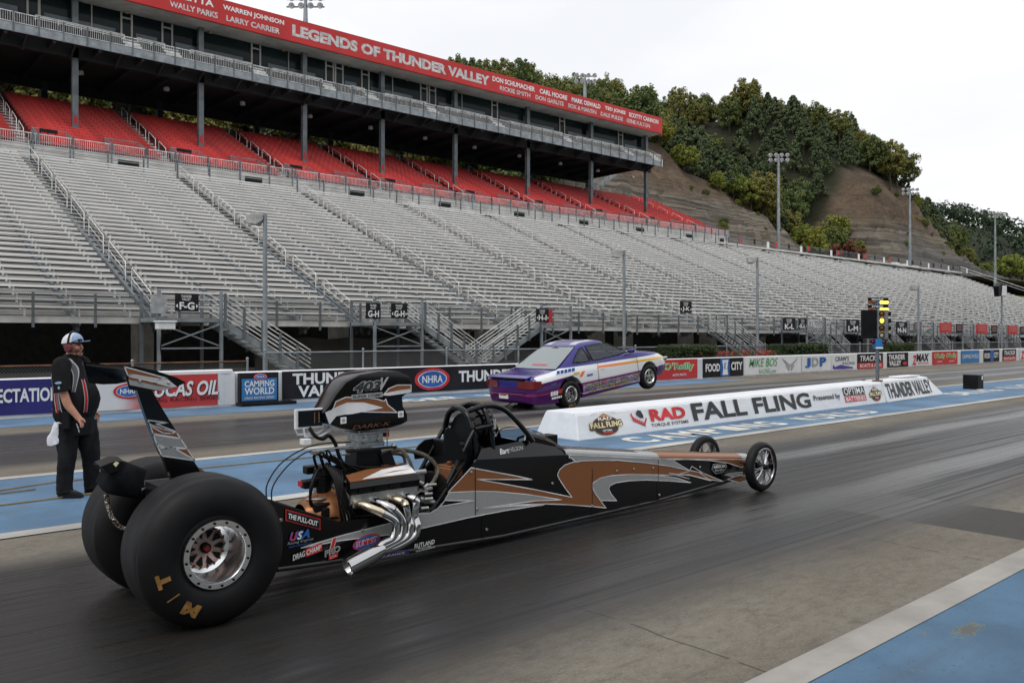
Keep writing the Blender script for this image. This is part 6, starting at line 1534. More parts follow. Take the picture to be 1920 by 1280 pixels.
# ---------------------------------------------------------------- driver in the cockpit
def skin(name, J, E, parent, m, sub=2, extra=None):
    """one continuous body: joints with radii, joined by edges, grown with a skin modifier and frozen to a mesh"""
    me = bpy.data.meshes.new(name); me.from_pydata([j[:3] for j in J], E, []); o = bpy.data.objects.new(name, me); col.objects.link(o)
    s = o.modifiers.new('skin', 'SKIN'); sd = me.skin_vertices[0].data
    for i, j in enumerate(J): sd[i].radius = (j[3], j[4] if len(j) > 4 else j[3])
    sd[0].use_root = True
    u = o.modifiers.new('sub', 'SUBSURF'); u.levels = sub; u.render_levels = sub
    dg = bpy.context.evaluated_depsgraph_get(); nm = bpy.data.meshes.new_from_object(o.evaluated_get(dg)); o.modifiers.clear(); o.data = nm; nm.name = name
    nm.polygons.foreach_set('use_smooth', [True] * len(nm.polygons)); nm.materials.clear(); nm.materials.append(m)
    if parent: o.parent = parent
    ORG[o.name] = Vector((0, 0, 0)); return o
skin_m = dirty('skin', (.52, .26, .18), .5, scale=14, amt=.12)
suit = dirty('black_suit', (.014, .014, .016), .8, scale=9, amt=.3)
dv = thing('person', 'driver in black suit and black helmet strapped inside the dragster roll cage', 'person', (4.36, CY, .36), None, (0, 0, 0))
J = [(.0, 0, .0, .14), (-.10, 0, .2, .15), (-.15, 0, .38, .14), (-.13, 0, .47, .07), (-.06, 0, .58, .08), (-.13, -.15, .40, .075), (.08, -.17, .24, .05), (.36, -.09, .36, .04), (-.13, .15, .40, .075), (.08, .17, .24, .05), (.36, .09, .36, .04), (.42, -.09, .02, .08), (.42, .09, .02, .08), (.8, -.08, -.02, .06), (.8, .08, -.02, .06)]
skin('body', J, [(0, 1), (1, 2), (2, 3), (3, 4), (2, 5), (5, 6), (6, 7), (2, 8), (8, 9), (9, 10), (0, 11), (0, 12), (11, 13), (12, 14)], dv, suit)
MB().sphere((-.02, 0, .59), .15, 24, 0, (1.08, .88, 1.0)).build('helmet', gloss_k, dv, smooth=60)
q = MB(); rr = []
for i in range(9):
    a = -1.15 + 2.3 * i / 8; rr.append((a, .158))
P0 = [(-.02 + 1.08 * .156 * math.cos(a), .88 * .156 * math.sin(a), .57) for a, _ in rr]; P1 = [(-.02 + 1.06 * .152 * math.cos(a), .88 * .152 * math.sin(a), .655) for a, _ in rr]
for i in range(8): q.add([P0[i], P0[i + 1], P1[i + 1], P1[i]], [(0, 1, 2, 3)])
q.build('visor', M('clear_visor', (.45, .46, .48), .06, .6).m, dv, smooth=60)
# ---------------------------------------------------------------- wheelie car in the far lane
car = thing('race_car', 'white purple and blue two door race car lifting its front wheels in the far lane', 'race car', (13.757, 14.68, .328), None, (0, R(-6.5), 0))
cp_ = M('car_paint', rough=.2, spec=.45, coat=.35); x, y, z = cp_.xyz()
navyb, purp, mag, wht, org, yel = (.022, .016, .19), (.075, .008, .12), (.20, .015, .11), (.78, .79, .82), (.85, .20, .02), (.90, .55, .04)
up = z - (x * -.030 + .625)                  # belt line between white and blue, falling forward
low = z - (x * .0 + .215)
k = cp_.mix(low.gt(0), purp, wht)
k = cp_.mix(low.gt(-.05) * low.lt(0), k, mag)
k = cp_.mix(x.gt(.42) * x.lt(2.5) * z.lt(.165) * z.gt(-.06), k, cp_.mix(cp_.noise((9, 9, 30), 3).step(.4, .6), (.36, .35, .40), (.13, .06, .20)))
k = cp_.mix((z - .03).gt(-.09) * z.lt(-.03) * x.gt(.4), k, (.55, .55, .58))
rear = x.lt(.12)
k = cp_.mix(rear * (z - (x * .06 + .435)).lt(0), k, purp)
wed = rear * x.lt(-.15) * (z - (x * -.30 + .22)).lt(0)
k = cp_.mix(up.gt(0), k, navyb)
str_ = (z - (x * -.038 + .548)).op('ABSOLUTE').lt(.030) * x.gt(.98)
k = cp_.mix(str_, k, cp_.mix(x.step(1.2, 3.2), org, yel))
k = cp_.mix(((x - .42) - (z - .43) * .9).op('ABSOLUTE').lt(.055) * z.gt(.36) * z.lt(.49), k, org)
k = cp_.mix(z.gt(1.09) * (y.op('ABSOLUTE') - .42).op('ABSOLUTE').lt(.10), k, (.45, .45, .55))
k = cp_.mix(x.gt(2.45) * (y.op('ABSOLUTE') - .40).op('ABSOLUTE').lt(.09) * z.gt(.5) * up.gt(-.1), k, wht)
k = cp_.mix(x.lt(-.2) * z.gt(.505) * y.op('ABSOLUTE').lt(.76), k, navyb); k = cp_.mix(x.lt(-1.0) * z.gt(.30), k, navyb); k = cp_.mix(x.lt(-.95) * z.lt(.30), k, purp)
k = cp_.mix(x.lt(-.3) * (z - .135).op('ABSOLUTE').lt(.022) , k, (.30, .03, .10))
k = cp_.mix(x.gt(3.30) * z.lt(.22), k, purp)
cp_.set('Base Color', k)
st_ = [(-1.13, .0, .16, .44, .50, .60, .50), (-1.10, -.05, .2, .50, .68, .74, .62), (-1.02, -.09, .24, .545, .80, .86, .72), (-.85, -.11, .26, .56, .86, .90, .76), (-.5, -.13, .28, .58, .89, .92, .78), (-.1, -.14, .3, .63, .91, .93, .80), (.3, -.14, .3, .655, .91, .93, .82), (1.0, -.13, .3, .66, .91, .935, .84), (1.7, -.12, .3, .675, .91, .935, .84),
       (2.25, -.11, .3, .69, .90, .93, .84), (2.6, -.10, .3, .675, .89, .92, .82), (3.0, -.08, .28, .63, .87, .90, .78), (3.4, -.04, .24, .56, .82, .86, .72), (3.7, .0, .22, .47, .72, .77, .62), (3.86, .05, .2, .38, .58, .64, .5), (3.93, .1, .2, .30, .40, .46, .36)]
def crt(P, n):
    D = []
    for j in range(len(P) - 1):
        p0, p1, p2, p3 = P[max(j - 1, 0)], P[j], P[j + 1], P[min(j + 2, len(P) - 1)]
        for t_ in [k_ / n for k_ in range(n)]: D.append(tuple(.5 * (2 * b + (c - a) * t_ + (2 * a - 5 * b + 4 * c - d) * t_ ** 2 + (3 * b - a - 3 * c + d) * t_ ** 3) for a, b, c, d in zip(p0, p1, p2, p3)))
    return D + [tuple(P[-1])]
rr = []
for X, zb, zm, zt, wb, wm, wt in crt(st_, 4):
    h = [(0, zb), (wb * .88, zb), (wb * .985, zb + .03), (wm * .995, zm - .1), (wm, zm), (wm * .99, zm + (zt - zm) * .45), (wm * .955, zt - (zt - zm) * .25), (wt + .03, zt - .03), (wt - .03, zt), (wt * .5, zt + .015)]
    h = crt(h + [(0, zt + .02)], 3)
    rr.append([(X, -a, b) for a, b in h] + [(X, a, b) for a, b in h[-2:0:-1]])
mb = MB(); mb.loft(rr)
cb_ = mb.build('body', cp_.m, car, smooth=48)
for X, rad in ((0, .405), (2.88, .375)):
    for s in (-1, 1):
        c = MB().cyl((X, s * .62, .02), (X, s * 1.1, .02), rad, n=40); me = c.build('cutter', satin, None); me.parent = car
        m_ = cb_.modifiers.new('arch', 'BOOLEAN'); m_.object = me; m_.operation = 'DIFFERENCE'; m_.solver = 'EXACT'
dg = bpy.context.evaluated_depsgraph_get(); nm = bpy.data.meshes.new_from_object(cb_.evaluated_get(dg)); nm.name = 'body'
cb_.modifiers.clear(); cb_.data = nm; nm.materials.clear(); nm.materials.append(cp_.m); nm.polygons.foreach_set('material_index', [0] * len(nm.polygons))
nm.set_sharp_from_angle(angle=R(42))
for o in [o for o in bpy.data.objects if o.name.startswith('cutter')]: bpy.data.objects.remove(o)
# cabin
LV = [(.60, -.34, 2.50, .84), (.72, -.10, 2.18, .805), (.86, .16, 1.93, .755), (1.0, .44, 1.68, .69), (1.075, .60, 1.53, .635), (1.12, .74, 1.38, .56), (1.145, .88, 1.25, .44)]
def lv(z):
    return [lerpl([(l[0], l[i]) for l in LV], z) for i in (1, 2, 3)]
PW = {'quarter_window': [(.22, .69), (.80, .675), (.72, 1.02), (.62, 1.01), (.42, .87)], 'door_window': [(.92, .67), (2.22, .70), (2.02, .80), (1.58, 1.02), (1.50, 1.035), (.83, 1.04)]}
def inside(P, x, z):
    c = False
    for (xa, za), (xb, zb) in zip(P, P[1:] + P[:1]):
        if (za > z) != (zb > z) and x < (xb - xa) * (z - za) / (zb - za) + xa: c = not c
    return c
LVs = crt(LV, 6); mb = MB(); NS_ = 144; rings = []
for z0, xr, xf, w_ in LVs:
    xm = (xr + xf) / 2; hx = (xf - xr) / 2; e = .30
    rings.append([(xm + hx * abs(math.cos(a)) ** e * (1 if math.cos(a) >= 0 else -1), w_ * abs(math.sin(a)) ** e * (1 if math.sin(a) >= 0 else -1), z0) for a in [2 * math.pi * (i_ + .5) / NS_ for i_ in range(NS_)]])
for r0, r1, l0 in zip(rings, rings[1:], LVs):
    for i_ in range(NS_):
        q4 = [r0[i_], r0[(i_ + 1) % NS_], r1[(i_ + 1) % NS_], r1[i_]]; cx_ = sum(p[0] for p in q4) / 4; cy_ = sum(p[1] for p in q4) / 4; cz_ = sum(p[2] for p in q4) / 4
        end_ = abs(cx_ - (l0[1] + l0[2]) / 2) > (l0[2] - l0[1]) / 2 * .93
        if any(inside(P, cx_, cz_) for P in PW.values()) and not end_: continue
        if end_ and abs(cy_) < l0[3] * .84 and .645 < cz_ < 1.04: continue
        mb.add(q4, [(0, 1, 2, 3)])
mb.poly(rings[-1]); mb.build('roof', cp_.m, car, smooth=35)
q = MB(); q.tube([(.45, -.5, .1), (.45, -.5, .95), (.5, 0, 1.03), (.45, .5, .95), (.45, .5, .1)], .022, 8); q.tube([(.45, -.5, .95), (1.45, -.5, .98), (2.05, -.62, .60)], .02, 8); q.tube([(.45, .5, .95), (1.45, .5, .98), (2.05, .62, .60)], .02, 8); q.tube([(.45, -.5, .5), (.45, .5, .9)], .018, 8); q.tube([(.45, -.5, .93), (-.3, -.5, .45)], .018, 8); q.tube([(.45, .5, .93), (-.3, .5, .45)], .018, 8)
q.build('roll_bar', satin, car, smooth=60)
q = MB(); q.loft([[(.75, .15, .35), (.75, .62, .35), (.70, .60, .93), (.70, .18, .93)], [(.90, .15, .35), (.90, .62, .35), (.82, .60, .93), (.82, .18, .93)]]); q.box(1.85, 2.15, -.7, .7, .45, .66); q.build('seat', satin, car, bevel=.03)
q = MB(); q.sphere((1.02, .38, .89), .14, 20, 0, (1.1, .9, 1.05)); q.build('driver_helmet', dirty('pale_helmet', (.5, .55, .56), .3), car, smooth=60)
def clear(nm, c, a):
    g_ = M(nm, c, .05, 0, .6); g_.b.inputs['Alpha'].default_value = a; return g_.m
cglass = clear('car_glass', (.045, .062, .060), .62); rglass = clear('rear_glass', (.36, .41, .42), .72)  # sky reflection is put into the paler colour of the rear pane
def sidep(P, s, k=.006): return [(X, s * (lv(z)[2] + k), z) for X, z in P]
def fillq(mb, P, m=0, n=6):     # P: 4 corners (rear-low, front-low, front-top, rear-top) laid on the curved cabin side
    return mb
for s in (-1, 1):
    for nm_, P in (('quarter_window', [(.22, .69), (.80, .675), (.72, 1.02), (.62, 1.01), (.42, .87)]), ('door_window', [(.92, .67), (2.22, .70), (2.02, .80), (1.58, 1.02), (1.50, 1.035), (.83, 1.04)])):
        mb = MB(); zs_ = sorted(set([p[1] for p in P] + [.72, .86, 1.0])); 
        # slice the outline into level strips so that it follows the cabin's curve
        def spans(z):
            xs_ = []
            for i in range(len(P)):
                (xa, za), (xb, zb) = P[i], P[(i + 1) % len(P)]
                if (za <= z <= zb or zb <= z <= za) and abs(za - zb) > 1e-9: xs_.append(xa + (xb - xa) * (z - za) / (zb - za))
            return (min(xs_), max(xs_)) if xs_ else None
        zl, zh = min(p[1] for p in P), max(p[1] for p in P); L = [zl + .005 + (zh - zl - .01) * i / 10 for i in range(11)]
        for a, b in zip(L, L[1:]):
            A_, B_ = spans(a), spans(b)
            mb.poly(sidep([(A_[0], a), (A_[1], a), (B_[1], b), (B_[0], b)], s))
        q = mb.build(nm_, cglass, car, smooth=60)
        fr = MB(); Lf = [(spans(a), a) for a in L]
        pts = [(A_[0], a) for A_, a in Lf] + [(A_[1], a) for A_, a in Lf[::-1]]
        fr.tube(sidep(pts, s, .004), .012, 6, 0, True); fr.build('window_frame', satin, q, smooth=60)
def endp(front, zl, zh, frac, m, nm_):
    mb = MB(); L = [zl + (zh - zl) * i / 8 for i in range(9)]; e = .010; rows = []
    for z in L:
        xr, xf, w_ = lv(z); X = (xf + e) if front else (xr - e); rows.append([(X - (abs(t_) ** 6) * .05 * (1 if front else -1), t_ * w_ * frac, z + .004) for t_ in [-1 + 2 * i / 12 for i in range(13)]])
    for a, b in zip(rows, rows[1:]):
        for i in range(12): mb.add([a[i], a[i + 1], b[i + 1], b[i]], [(0, 1, 2, 3)])
    q = mb.build(nm_, m, car, smooth=60)
    fr = MB(); fr.tube(rows[0] + [r_[-1] for r_ in rows[1:-1]] + rows[-1][::-1] + [r_[0] for r_ in rows[1:-1]][::-1], .010, 6, 0, True); fr.build('window_frame', satin, q, smooth=60)
    return q
endp(True, .64, 1.07, .86, cglass, 'windscreen'); rw = endp(False, .62, 1.05, .88, rglass, 'rear_window')
q = MB(); put(q, 'RACING', (-.20, .15, .70), (0, -1, 0), Vector((.88, 0, .47)).normalized(), .5, .07, bold=.02); q.build('lettering', red_let, rw)
# lights, bumper lip, plate, spoiler slot, mirror, handles
tl = M('tail_lens', (.16, .010, .012), .15, 0, .6, .5).m
for s in (-1, 1):
    mb = MB(); mb.loft([[(-1.158, s * .36, .30), (-1.150, s * .36, .455), (-1.05, s * .36, .455), (-1.05, s * .36, .30)], [(-1.150, s * .66, .285), (-1.140, s * .66, .46), (-1.0, s * .66, .46), (-1.0, s * .66, .285)], [(-1.115, s * .80, .285), (-1.105, s * .79, .465), (-.97, s * .78, .465), (-.97, s * .78, .285)], [(-1.05, s * .885, .30), (-1.04, s * .865, .46), (-.93, s * .82, .46), (-.93, s * .82, .30)], [(-.90, s * .922, .33), (-.90, s * .905, .44), (-.86, s * .86, .44), (-.86, s * .86, .33)]])
    mb.build('tail_light', tl, car, smooth=40)
    MB().box(2.12, 2.30, s * .93 - .06, s * .93 + .06, .70, .80).build('door_mirror', cp_.m, car, bevel=.03)
    MB().box(1.05, 1.18, s * .94 - .006, s * .94 + .004, .445, .475).build('door_handle', white, car, bevel=.004)
    MB().box(3.60, 3.80, s * .70 - .1, s * .70 + .06, .32, .41).build('headlight', chrome, car, bevel=.03)
    mb = MB(); mb.tube([(.955, s * .945, .05), (.955, s * .945, .3), (.955, s * .93, .60)], .004, 4); mb.tube([(2.45, s * .93, .05), (2.42, s * .94, .3), (2.40, s * .925, .62)], .004, 4); mb.build('door_seam', satin, car)
MB().box(-1.14, -1.05, -.56, .56, .462, .50).build('spoiler_slot', satin, car, bevel=.01)
mb = MB(); mb.loft([[(-1.16, -.70, .515), (-1.16, .70, .515), (-1.0, .72, .55), (-1.0, -.72, .55)], [(-1.17, -.70, .54), (-1.17, .70, .54), (-1.0, .72, .575), (-1.0, -.72, .575)]]); mb.build('rear_spoiler', cp_.m, car, bevel=.008)
q = MB(); q.box(-1.155, -1.13, .02, .34, .03, .15); pl2 = q.build('number_plate', white, car, bevel=.004)
MB().box(-1.160, -1.156, .06, .30, .105, .135).build('plate_print', red_let, pl2)
mb = MB(); mb.tube([(-1.16, -.55, .155), (-1.16, .55, .155)], .012, 6); mb.loft([[(-1.15, -.60, .20), (-1.15, .60, .20), (-1.04, .82, .22), (-1.04, -.82, .22)], [(-1.15, -.60, .23), (-1.15, .60, .23), (-1.04, .82, .25), (-1.04, -.82, .25)]]); mb.build('bumper_lip', cp_.m, car, smooth=40)
# sponsor stickers, too small to read
mut = [dirty('sticker_print', c_, .5, scale=30, amt=.6) for c_ in ((.30, .31, .34), (.36, .09, .10), (.40, .40, .42), (.12, .14, .32), (.30, .24, .10), (.22, .20, .26))]
cols = mut
r = random.Random(11)
for s in (-1,):
    def yb(X, z): return s * (.944 if z > .15 else .94)
    X = .60; 
    while X < 2.38:
        for zr in (.13, .065, .0):
            w_ = r.uniform(.15, .225); f = -.055 * (1 - (X - .5) / 2.5)
            if X + w_ < 2.45:
                mb = MB(); mb.poly([(X, yb(X, 0), zr + f), (X + w_, yb(X, 0), zr + f), (X + w_ + .012, yb(X, 0), zr + f + .045), (X + .012, yb(X, 0), zr + f + .045)]); mb.build('sticker', r.choice(cols), car)
        X += .235
    for X0, z0, w_, h, m in ((-.42, .535, .62, .075, blue_let), (-.62, .30, .2, .045, blue_let), (.12, .445, .2, .05, yellow_let), (.56, .34, .2, .05, blue_let), (-.66, .06, .24, .10, white_let), (-.40, .08, .18, .10, red_let), (-.64, -.02, .36, .05, white_let)):
        w1 = .928 if X0 > -.3 else .912
        mb = MB(); n = 5
        for i in range(n): a, b = X0 + w_ * i / n, X0 + w_ * (i + .82) / n; mb.poly([(a, s * (w1 + .008), z0), (b, s * (w1 + .008), z0), (b + .01, s * (w1 + .008), z0 + h), (a + .01, s * (w1 + .008), z0 + h)])
        mb.build('sticker', m, car)
def cwheel(X, s, yo, rad, wd, rr_, name):
    c = (X, s * yo, 0); ax = (0, -s, 0)
    t = MB(); t.lathe([(rr_, .02), (rr_ + .03, -.005), (rad - .06, -.01), (rad - .015, .02), (rad, .05), (rad, wd - .05), (rad - .015, wd - .02), (rad - .06, wd), (rr_, wd)], c, ax, 40); ty = t.build(name, side_m, car, smooth=45)
    q = MB(); dp = .12 if name == 'rear_tyre' else .03
    q.lathe([(rr_ + .005, .012), (rr_ - .012, .0), (rr_ - .022, .02), (rr_ - .035, dp), (.05, dp + .03), (.001, dp + .03)], c, ax, 32); rim = q.build('rim', M('bright_rim', (.62, .62, .62), .22, 1.0).m, ty, smooth=35)
    q = MB(); q.lathe([(.001, dp - .04), (.035, dp - .035), (.04, dp + .03)], c, ax, 14)
    n = 5 if name != 'rear_tyre' else 8
    for i in range(n):
        a = 2 * math.pi * i / n + .3; q.bar((c[0] + .03 * math.cos(a), c[1] - s * (dp + .0), .03 * math.sin(a)), (c[0] + (rr_ - .03) * math.cos(a), c[1] - s * (dp + .005), (rr_ - .03) * math.sin(a)), .06 if n == 5 else .03, .02, up=(0, 1, 0))
    q.build('spokes', castal, rim)
    h = MB()
    for i in range(n):
        a = 2 * math.pi * (i + .5) / n + .3; h.poly([(c[0] + rr2 * math.cos(a + d), c[1] - s * (dp - .002) , rr2 * math.sin(a + d)) for rr2, d in ((.06, 0), (rr_ - .05, -.32), (rr_ - .05, .32))])
    h.build('rim_hole', satin, rim)
for s in (-1, 1):
    cwheel(0, s, .935, .335, .36, .195, 'rear_tyre'); cwheel(2.88, s, .915, .325, .18, .19, 'front_tyre')
q = MB(); put(q, 'M/T', (-.13, -.949, -.285), (1, 0, 0), (0, 0, 1), .24, .06, bold=.05); q.build('tyre_print', gold, car)
mb = MB(); mb.cyl((0, -.6, 0), (0, .6, 0), .08, n=12); mb.box(-.9, 3.5, -.5, .5, -.10, .02); mb.cyl((2.88, -.8, 0), (2.88, .8, 0), .03, n=8); mb.build('chassis', satin, car)
mb = MB()
for s in (-.25, .25): mb.cyl((-.2, s, -.12), (-1.55, s * .8, -.36), .018, n=8); mb.cyl((-.6, s, -.02), (-1.55, s * .8, -.36), .014, n=8)
mb.cyl((-1.55, -.25, -.36), (-1.55, .25, -.36), .015, n=8); mb.build('wheelie_bar', satin, car)
for s in (-.2, .2): MB().cyl((-1.56, s - .025, -.37), (-1.56, s + .025, -.37), .055, n=16).build('wheelie_wheel', blue_let, car)
# driver's seat outline seen through the glass is left dark behind the tinted panes
# ---------------------------------------------------------------- track official
# own frame: x forwards (the way he looks), y to his left, z up
man = thing('person', 'heavyset man in a black and red racing shirt and white cap standing on the median', 'person', (2.27, 9.72, .006), None, (0, 0, math.atan2(-.655, .756)))
J = [(-.03, 0, .88, .17, .16), (-.04, 0, 1.08, .17, .15), (-.08, 0, 1.28, .12, .12), (-.07, 0, 1.42, .07, .07), (-.06, 0, 1.50, .062, .062), (-.045, 0, 1.585, .085, .075), (-.04, 0, 1.655, .085, .075),
     (-.06, -.20, 1.365, .055), (-.02, -.265, 1.15, .052), (.04, -.27, .99, .050), (.125, -.25, .885, .036), (.155, -.245, .845, .032),
     (-.06, .20, 1.365, .055), (-.04, .265, 1.15, .052), (-.01, .26, 1.0, .048), (.05, .25, .90, .034), (.075, .245, .86, .030),
     (-.03, -.11, .80, .10), (-.045, -.12, .45, .07), (-.075, -.12, .10, .05), (-.01, -.12, .04, .04), (.03, .11, .80, .10), (.09, .12, .45, .07), (.10, .13, .10, .05), (.16, .13, .04, .04)]
E_ = [(0, 1), (1, 2), (2, 3), (3, 4), (4, 5), (5, 6), (2, 7), (7, 8), (8, 9), (9, 10), (10, 11), (2, 12), (12, 13), (13, 14), (14, 15), (15, 16), (0, 17), (17, 18), (18, 19), (19, 20), (0, 21), (21, 22), (22, 23), (23, 24)]
# fingers grow from the palm: four unequal fingers, curled, and a thumb from its side
for side, w0, base, sg in ((11, 11, (.155, -.245, .845), -1), (16, 16, (.075, .245, .86), 1)):
    b = Vector(base)
    for i, (dy, L) in enumerate(((-.026, .058), (-.009, .068), (.009, .064), (.026, .050))):
        n0 = len(J); d = Vector((.42, 0, -.9)); a = b + Vector((.018, dy, -.022)); 
        J += [(*(a + d * .012), .0105), (*(a + d * (.012 + L * .55)), .0095), (*(a + d * (.012 + L * .55) + Vector((-.12, 0, -.95)) * L * .5), .0085)]
        E_ += [(side, n0), (n0, n0 + 1), (n0 + 1, n0 + 2)]
    n0 = len(J); a = b + Vector((.030, sg * -.008, .0)); J += [(*(a + Vector((.022, 0, -.012))), .011), (*(a + Vector((.036, 0, -.042))), .0095)]; E_ += [(side, n0), (n0, n0 + 1)]
bd = skin('body', J, E_, man, skin_m, 2)
# face details shape the head: nose, brow, chin, ear
q = MB(); q.loft([[(.035, -.012, 1.63), (.035, .012, 1.63), (.03, .012, 1.60), (.03, -.012, 1.60)], [(.062, -.017, 1.585), (.062, .017, 1.585), (.035, .02, 1.572), (.035, -.02, 1.572)]]); q.sphere((.028, 0, 1.515), .034, 10, 0, (1, 1.2, .8)); q.sphere((.02, -.035, 1.575), .03, 8); q.sphere((.02, .035, 1.575), .03, 8); q.sphere((.036, 0, 1.548), .017, 8, 0, (.9, 1.6, .55))
q.build('face', skin_m, man, smooth=70)
q = MB()
for s in (-1, 1): q.sphere((.034, s * .030, 1.615), .009, 8)
q.build('eye', satin, man, smooth=60)
hair = dirty('brown_hair', (.10, .065, .04), .8, scale=60, amt=.4)
q = MB(); q.sphere((-.075, 0, 1.615), .094, 16, 0, (.85, .92, .85)); q.build('hair', hair, man, smooth=60)
# shirt: rings round the torso, big belly, then sleeves
tm0 = dirty('sleeve_cloth', (.014, .014, .015), .85, scale=7, amt=.35)
sm = M('racing_shirt', rough=.85, spec=.08); x, y, z = sm.xyz()
w1 = sm.noise((4, 4, 3), 4, .6); foldn = sm.noise((7, 7, 3), 5, .65, .5)
ay = y.op('ABSOLUTE')
k = sm.mix(foldn.step(.3, .7), (.010, .010, .011), (.022, .022, .024))
s_ = x + (z - 1.0) * .22 + (w1 - .5) * .02
bandr = (s_ + .105).op('ABSOLUTE'); zone = z.lt(1.40) * z.gt(.93)
k = sm.mix(bandr.lt(.038) * z.gt(.93) * y.lt(-.05), k, (.13, .13, .14)); k = sm.mix((s_ + .128).op('ABSOLUTE').lt(.018) * z.lt(1.22) * z.gt(.90) * y.lt(-.05), k, (.42, .02, .02)); k = sm.mix(bandr.op('SUBTRACT', .038).op('ABSOLUTE').lt(.0045) * z.gt(.91) * y.lt(-.05), k, (.5, .5, .5))
s2 = (y + x * .80 + .0).op('ABSOLUTE') + x.lt(.05)
k = sm.mix(s2.lt(.022) * z.lt(1.24) * z.gt(.9), k, (.42, .02, .02)); k = sm.mix(s2.op('SUBTRACT', .022).op('ABSOLUTE').lt(.006) * z.lt(1.25) * z.gt(.9), k, (.3, .3, .31))
e_ = (x + .06) * (x + .06) * 55.0 + (z - 1.17) * (z - 1.17) * 15.0
bandz = z.gt(1.12) * y.lt(-.06)
k = sm.mix(e_.gt(.86) * e_.lt(1.30) * bandz, k, (.12, .12, .13)); k = sm.mix((e_ - .86).op('ABSOLUTE').lt(.045) * bandz, k, (.42, .42, .43)); k = sm.mix((e_ - 1.30).op('ABSOLUTE').lt(.045) * bandz, k, (.42, .42, .43))
sm.set('Base Color', k).bump(foldn, .6, .02)
prof = [(.80, -.04, .18, .205), (.86, -.035, .215, .225), (.94, -.015, .238, .24), (1.03, -.005, .245, .245), (1.10, -.01, .238, .24), (1.18, -.035, .218, .235), (1.28, -.075, .188, .23), (1.37, -.09, .155, .215), (1.43, -.08, .125, .17), (1.465, -.075, .09, .105), (1.50, -.072, .074, .078), (1.512, -.070, .070, .073)]
rr = []
for z0, cx_, a, b in prof:
    rr.append([(cx_ + a * math.cos(t_) * (1 + .012 * math.sin(5 * t_ + z0 * 30)), b * math.sin(t_) * (1 + .012 * math.sin(4 * t_ + z0 * 22)), z0) for t_ in [2 * math.pi * i / 40 for i in range(40)]])
mb = MB(); mb.loft(rr); shirt = mb.build('shirt', sm.m, man, smooth=70)
for s, P in ((-1, [(-.075, -.15, 1.40), (-.06, -.215, 1.385), (-.045, -.25, 1.29), (-.02, -.27, 1.18), (-.01, -.275, 1.13)]), (1, [(-.075, .15, 1.40), (-.06, .215, 1.385), (-.05, .25, 1.29), (-.04, .27, 1.18), (-.035, .275, 1.13)])):
    mb = MB(); mb.tube(curve(P, 4), [.085, .092, .096, .098, .099, .098, .097, .095, .094, .093, .092, .091, .091, .092, .093, .094, .094], 18); mb.build('sleeve', tm0, shirt, smooth=70)
F = Face(lambda u, v, L=0: Vector((-.035 + u, -.368, 1.2 + v)))
q = MB(); q.poly([(-.05, -.372, 1.225), (.0, -.374, 1.24), (.03, -.372, 1.235), (.025, -.372, 1.215), (-.03, -.374, 1.21)]); q.poly([(-.015, -.372, 1.16), (.012, -.372, 1.16), (.008, -.372, 1.19), (-.01, -.372, 1.19)]); q.build('sleeve_patch', dirty('pale_blue_print', (.28, .38, .55), .6), shirt)
q = MB()
for i, (zz_, w_) in enumerate(((1.32, .15), (1.27, .17), (1.20, .13), (1.165, .14), (1.13, .09))):
    n = 6
    for j in range(n):
        t_ = math.pi + .52 + (j - n) * .12 * w_ / .16
        for (z0, cx_, a, b), (z1, cx1, a1, b1) in zip(prof, prof[1:]):
            if z0 <= zz_ < z1: f = (zz_ - z0) / (z1 - z0); A1, B1, C1 = a + (a1 - a) * f, b + (b1 - b) * f, cx_ + (cx1 - cx_) * f
        h = .035 if i < 2 else .018; t2 = t_ + .085
        q.poly([(C1 + (A1 + .006) * math.cos(t), (B1 + .006) * math.sin(t), zz_ + dz) for t, dz in ((t_, 0), (t2, .006), (t2, h + .006), (t_, h))])
q.build('back_print', dirty('faded_print', (.55, .30, .30), .7, scale=60, amt=.5), shirt)
# trousers and shoes
tm = M('black_trousers', (.013, .013, .014), .85, 0, .08); fn = tm.noise((6, 6, 4), 5, .65, .5); tm.set('Base Color', tm.mix(fn.step(.3, .7), (.010, .010, .011), (.024, .024, .025))).bump(fn, .6, .02)
mb = MB(); rr = [[(cx_ + a * math.cos(2 * math.pi * i / 28), b * math.sin(2 * math.pi * i / 28), z0) for i in range(28)] for z0, cx_, a, b in ((.66, .0, .165, .19), (.72, .0, .175, .20), (.80, -.005, .182, .205), (.88, -.015, .182, .20))]
mb.loft(rr)
for P, rad in (([(-.05, -.095, .78), (-.055, -.11, .60), (-.05, -.115, .45), (-.07, -.118, .28), (-.08, -.12, .12), (-.072, -.12, .055)], [.128, .116, .098, .088, .084, .088]), ([(.03, .09, .78), (.065, .10, .60), (.095, .11, .45), (.10, .12, .28), (.10, .13, .12), (.11, .13, .055)], [.135, .124, .103, .090, .084, .088])):
    D = curve(P, 5); rd = [lerpl([(i * 5, v) for i, v in enumerate(rad)], j) * (1 + .02 * math.sin(j * 1.9)) for j in range(len(D))]; mb.tube(D, rd, 20)
mb.build('trousers', tm.m, man, smooth=70)
for X, y in ((-.02, -.12), (.155, .13)):
    mb = MB(); mb.loft([[(X - .13, y - .035, 0), (X - .13, y + .035, 0), (X - .12, y + .03, .08), (X - .12, y - .03, .08)], [(X - .05, y - .045, 0), (X - .05, y + .045, 0), (X - .05, y + .04, .10), (X - .05, y - .04, .10)], [(X + .06, y - .05, 0), (X + .06, y + .05, 0), (X + .05, y + .04, .075), (X + .05, y - .04, .075)], [(X + .15, y - .035, 0), (X + .15, y + .035, 0), (X + .14, y + .025, .04), (X + .14, y - .025, .04)]])
    mb.build('shoe', satin, man, smooth=50, bevel=.008)
